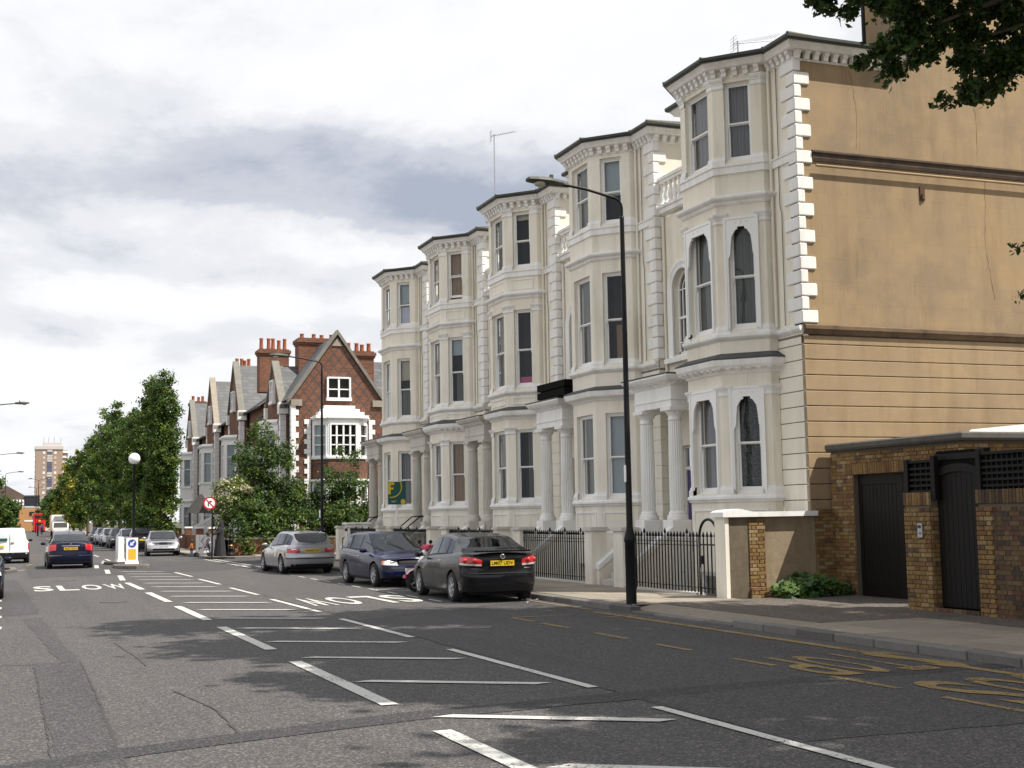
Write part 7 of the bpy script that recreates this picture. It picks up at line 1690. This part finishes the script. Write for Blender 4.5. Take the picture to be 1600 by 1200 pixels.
b=MB(); b.tube([(17,15.6,10.2),(14.2,16.1,9.15),(13.5,15.8,8.1)],[.06,.025,.008],6); b.tube([(16,15.8,10.4),(13.3,16,9.25),(12.2,15.85,8.6),(11.7,15.8,8.4)],[.06,.03,.014,.006],6); b.tube([(15,15.7,10.6),(12.4,15.8,9.5),(11.1,15.6,9.2)],[.05,.02,.006],6); ob('twigs',b,'bark',BT)
big=[(10.6,13.2,12.2,2.2,2.2,1.3),(13,11,11.8,2.8,2.8,1.9),(16,13.5,12.2,3.0,2.8,2.0),(11.2,8.6,12.2,2.3,2.4,1.6),(14.2,7.2,11.8,2.8,2.6,2.0),(17.5,9,12.6,3.0,3,2.2),(10.4,17,14.0,2.0,1.5,.9),(13.2,17.0,13.0,2.3,1.8,1.3),(15.6,16.4,13,2.0,1.6,1.3),(12.5,3.5,12.0,2.5,2.3,1.7)]
big=[(x,y,z+.5,*r_) for x,y,z,*r_ in big]
crown(BT,big,60000,.34,502,('leafE','leafB'),(.7,.3),name='upper_crown',clump=.7)
b=MB(); b.tube([(20,15,9.5),(15.8,15.9,6.3),(14.5,15.9,5.76)],[.05,.015,.006],6); ob('low_twig',b,'bark',BT)
crown(BT,[(14.62,15.9,5.78,.18,.12,.05),(14.62,15.9,5.02,.1,.1,.04)],60,.09,503,('leafE','leafB'),(.6,.4),name='twig_leaves',clump=.12)
# ------------------------------------------------------------------ people
M['robe']=mat('black_robe',(.012,.012,.016),.9,noise=[(8,.5,(.03,.03,.035),(3,3,.3))]); M['skin']=mat('skin',(.42,.23,.15),.6); M['orangec']=mat('orange_top',(.7,.24,.03),.8); M['hair']=mat('dark_hair',(.02,.012,.01),.7); M['pushc']=mat('maroon_pushchair_cloth',(.06,.025,.045),.85); M['bluec']=mat('blue_jacket',(.06,.15,.5),.8); M['denim']=mat('denim',(.05,.07,.13),.85)
def skinfig(name,m,parent,verts,edges,rad_,root=0,lev=2,loc=None):
    me=bpy.data.meshes.new(name); me.from_pydata(verts,edges,[]); o=bpy.data.objects.new(name,me); COL.objects.link(o)
    mo=o.modifiers.new('s','SKIN'); 
    for i,r in enumerate(rad_): me.skin_vertices[0].data[i].radius=(r,r) if not isinstance(r,tuple) else r; me.skin_vertices[0].data[i].use_root=(i==root)
    mo.use_smooth_shade=True
    s=o.modifiers.new('u','SUBSURF'); s.levels=lev; s.render_levels=lev
    bpy.context.view_layer.update(); dg=bpy.context.evaluated_depsgraph_get(); m2=bpy.data.meshes.new_from_object(o.evaluated_get(dg)); bpy.data.objects.remove(o); m2.name=name
    m2.materials.clear(); m2.materials.append(M[m])
    for p in m2.polygons: p.use_smooth=True
    return link(name,m2,parent)
def head(parent,c,r,hairm='hair',face=(1,0)):
    b=MB(); n=14; fx,fy=face
    k=12; vs=[]
    for i in range(k+1):
        a=pi*i/k
        for j in range(n):
            t=2*pi*j/n; x,y,z=sin(a)*cos(t),sin(a)*sin(t),cos(a); w=.82 if z<0 else .95; vs.append((x*r*w*1.02,y*r*w*.86,z*r*1.22))
    b.add(vs,[(i*n+j,(i+1)*n+j,(i+1)*n+(j+1)%n,i*n+(j+1)%n) for i in range(k) for j in range(n)],0,True)
    b.extr([(r*.8,-r*.1,-r*.25),(r*.8,r*.1,-r*.25),(r*.85,0,r*.15)],(r*.25,0,-.02*r))
    o=ob('head',b,'skin',parent,loc=c,rot=(0,0,atan2(fy,fx)))
    for s in (-1,1): q=MB(); q.ball((r*.84,s*r*.3,r*.06),r*.11,8); ob('eye',q,'hair',o); q=MB(); q.ball((0,s*r*.84,0),r*.2,8); ob('ear',q,'skin',o)
    q=MB(); q.box(r*.84,r*.9,-r*.22,r*.22,-r*.52,-r*.45); ob('mouth',q,'pushc',o)
    return o
WM=thing('person','person in a long black robe and headscarf pushing a pushchair by the hedge','person',(9.75,64.2,.1))
# robe: lathe-like drape with folds
def robe(parent,H=1.52,m='robe'):
    b=MB(); n=28; prof=[(.33,0),(.31,.25),(.27,.6),(.225,.85),(.20,1.0),(.215,1.15),(.22,1.27),(.17,1.37),(.08,1.42)]; vs=[]
    for r,z in prof:
        for j in range(n):
            t=2*pi*j/n; f=1+(.07*sin(t*7)+.04*sin(t*11+1))*max(0,1-z/1.1); vs.append((r*cos(t)*f*.85,r*sin(t)*f,z))
    b.add(vs,[(i*n+j,i*n+(j+1)%n,(i+1)*n+(j+1)%n,(i+1)*n+j) for i in range(len(prof)-1) for j in range(n)],0,True); return ob('robe',b,m,parent)
robe(WM)
skinfig('body','robe',WM,[(0,0,.95),(0,0,1.2),(0,0,1.36),(0,.16,1.33),(-.12,.2,1.12),(-.38,.16,1.03),(0,-.16,1.33),(-.12,-.2,1.12),(-.38,-.16,1.03),(0,0,1.44)],[(0,1),(1,2),(2,3),(3,4),(4,5),(2,6),(6,7),(7,8),(2,9)],[.15,.15,.11,.075,.06,.045,.075,.06,.045,.06])
head(WM,(-.03,0,1.54),.1,face=(-1,0))
b=MB(); b.lathe([(.15,1.34),(.15,1.42),(.12,1.5),(.125,1.58),(.11,1.65),(.06,1.69),(0,1.7)],.01,0,16); 
for i,v in enumerate(b.v): b.v[i]=(v[0]*1.0+.02,v[1],v[2])
ob('headscarf',b,'robe',WM)
for s in (1,-1):
    hb=MB(); hb.ball((-.42,s*.16,1.03),.035,8,sz=.7); hand=ob('hand',hb,'skin',WM)
    for i in range(4): q=MB(); q.tube([(-.43,s*(.135+.016*i),1.045),(-.465,s*(.135+.016*i),1.04),(-.47,s*(.135+.016*i),1.01)],.008,6); ob('finger',q,'skin',hand)
    q=MB(); q.tube([(-.41,s*.13,1.03),(-.44,s*.115,1.01),(-.465,s*.12,1.0)],.009,6); ob('thumb',q,'skin',hand)
PC=thing('pushchair','dark pushchair with a folded hood and grey wheels in front of the robed person','pushchair',(9.05,64.2,.1))
b=MB()
for s in (-.22,.22):
    b.tube([(.24,s,1.02),(.1,s,.75),(-.42,s,.12)],.014,6); b.tube([(-.15,s,.75),(.22,s,.12)],.014,6); b.tube([(-.2,s,.4),(.12,s,.4)],.012,6)
b.tube([(.24,-.22,1.02),(.24,.22,1.02)],.016,6); b.tube([(-.42,-.22,.12),(-.42,.22,.12)],.012,6); b.tube([(.22,-.22,.12),(.22,.22,.12)],.012,6); ob('frame',b,'steel',PC)
b=MB(); b.extr([(-.3,-.2,.38),(.02,-.2,.36),(.2,-.2,.85),(.14,-.2,.88),(-.02,-.2,.45),(-.3,-.2,.44)],(0,.4,0)); ob('seat',b,'pushc',PC)
b=MB(); n=8; b.add([(.16+.36*cos(rad(95+70*i/n)),y,.62+.36*sin(rad(95+70*i/n))) for i in range(n+1) for y in (-.22,.22)],[(2*i,2*i+1,2*i+3,2*i+2) for i in range(n)]); ob('hood',b,'pushc',PC,fix=False)
for x in (-.42,.22):
    for s in (-.24,.24): b=MB(); b.lathe([(.09,-.015),(.11,-.012),(.11,.012),(.09,.015)],0,0,16); ob('wheel',b,'tyre',PC,loc=(x,s,.11),rot=(pi/2,0,0))
b=MB(); b.box(-.1,.15,-.17,.17,.2,.3); b.ball((.3,.1,.55),.1,8,sz=1.3); ob('shopping',b,'signwhite',PC)
def child(label,loc,top,h,rz=0,arms=.3):
    T=thing('person',label,'person',loc,rz); k=h/1.0
    V=[(0,0,.47),(0,0,.6),(0,0,.72),(0,0,.78),(0,.11,.71),(.06,.15,.58),(.14,.12,.5),(0,-.11,.71),(.06,-.15,.58),(.14,-.12,.5)]
    skinfig('top',top,T,[(x*k,y*k,z*k) for x,y,z in V],[(0,1),(1,2),(2,3),(2,4),(4,5),(5,6),(2,7),(7,8),(8,9)],[r*k for r in (.10,.10,.08,.04,.045,.035,.025,.045,.035,.025)])
    skinfig('legs','denim',T,[(x*k,y*k,z*k) for x,y,z in [(0,0,.47),(0,.06,.42),(.05,.07,.24),(-.02,.07,.05),(.05,.07,.03),(0,-.06,.42),(-.04,-.07,.24),(-.08,-.07,.05),(-.01,-.07,.03)]],[(0,1),(1,2),(2,3),(3,4),(0,5),(5,6),(6,7),(7,8)],[r*k for r in (.09,.065,.05,.035,.03,.065,.05,.035,.03)])
    h_=head(T,(0,0,.89*k),.088*max(.8,k)); q=MB(); q.ball((-.012*k,0,.91*k),.1*max(.8,k),12); ob('hair',q,'hair',T); 
    for s in (1,-1):
        hb=MB(); hb.ball((.16*k,s*.12*k,.48*k),.022*k,8); hd=ob('hand',hb,'skin',T)
        for i in range(4): q=MB(); q.tube([(.17*k,s*(.105+.01*i)*k,.475*k),(.19*k,s*(.105+.01*i)*k,.45*k)],.005*k,5); ob('finger',q,'skin',hd)
        q=MB(); q.tube([(.16*k,s*.1*k,.475*k),(.175*k,s*.09*k,.46*k)],.006*k,5); ob('thumb',q,'skin',hd)
    return T
child('small child in an orange top walking ahead of the pushchair',(8.42,64.25,.1),'orangec',.82,pi)
child('child with a pale top standing close behind the pushchair hood',(9.3,64.9,.1),'whitec',1.15,pi)
# cyclist far down the road
CY=thing('person','cyclist in a blue jacket far down the road before the red bus','person',(5.95,225,0),pi/2)
skinfig('body','bluec',CY,[(-.1,0,.95),(0,0,1.15),(.15,0,1.35),(.18,0,1.45),(.15,.18,1.33),(.3,.22,1.1),(.48,.2,.98),(.15,-.18,1.33),(.3,-.22,1.1),(.48,-.2,.98)],[(0,1),(1,2),(2,3),(2,4),(4,5),(5,6),(2,7),(7,8),(8,9)],[.15,.17,.14,.06,.07,.055,.04,.07,.055,.04])
skinfig('legs','denim',CY,[(-.1,0,.95),(-.08,.1,.9),(.2,.11,.65),(.05,.11,.25),(.15,.11,.2),(-.08,-.1,.9),(.12,-.11,.52),(-.05,-.11,.12),(.06,-.11,.08)],[(0,1),(1,2),(2,3),(3,4),(0,5),(5,6),(6,7),(7,8)],[.13,.1,.075,.05,.04,.1,.075,.05,.04])
head(CY,(.22,0,1.6),.1)
BK=thing('bicycle','bicycle under the far cyclist in blue','bicycle',(5.95,225,0),pi/2)
for x in (-.5,.52):
    b=MB(); 
    b.tube([(x+.33*cos(2*pi*i/24),0,.34+.33*sin(2*pi*i/24)) for i in range(25)],.018,5); ob('wheel',b,'tyre',BK)
b=MB(); b.tube([(-.5,0,.34),(0,0,.3),(.4,0,.85),(-.15,0,.85),(0,0,.3)],.02,5); b.tube([(-.5,0,.34),(-.15,0,.85),(-.17,0,.95)],.018,5); b.tube([(.52,0,.34),(.4,0,.95),(.48,0,1.0)],.018,5); b.tube([(.48,-.22,1.0),(.48,.22,1.0)],.015,5); b.box(-.28,-.05,-.07,.07,.93,.98); ob('frame',b,'trim',BK)
# litter against the kerb behind the dark saloon
LT=thing('litter','scraps of crumpled litter lying in the gutter behind the dark saloon','litter',(10.3,26.3,.0)); rr=random.Random(4)
for i in range(7):
    b=MB(); x,y=rr.uniform(-.25,.3),rr.uniform(-.8,.9); vs=[(x+rr.uniform(-.06,.06),y+rr.uniform(-.06,.06),rr.uniform(.01,.05)) for _ in range(5)]; b.add(vs,[(0,1,2),(0,2,3),(0,3,4),(1,2,4)]); ob('scrap',b,'concp' if i%2 else 'p_grey',LT,fix=False)
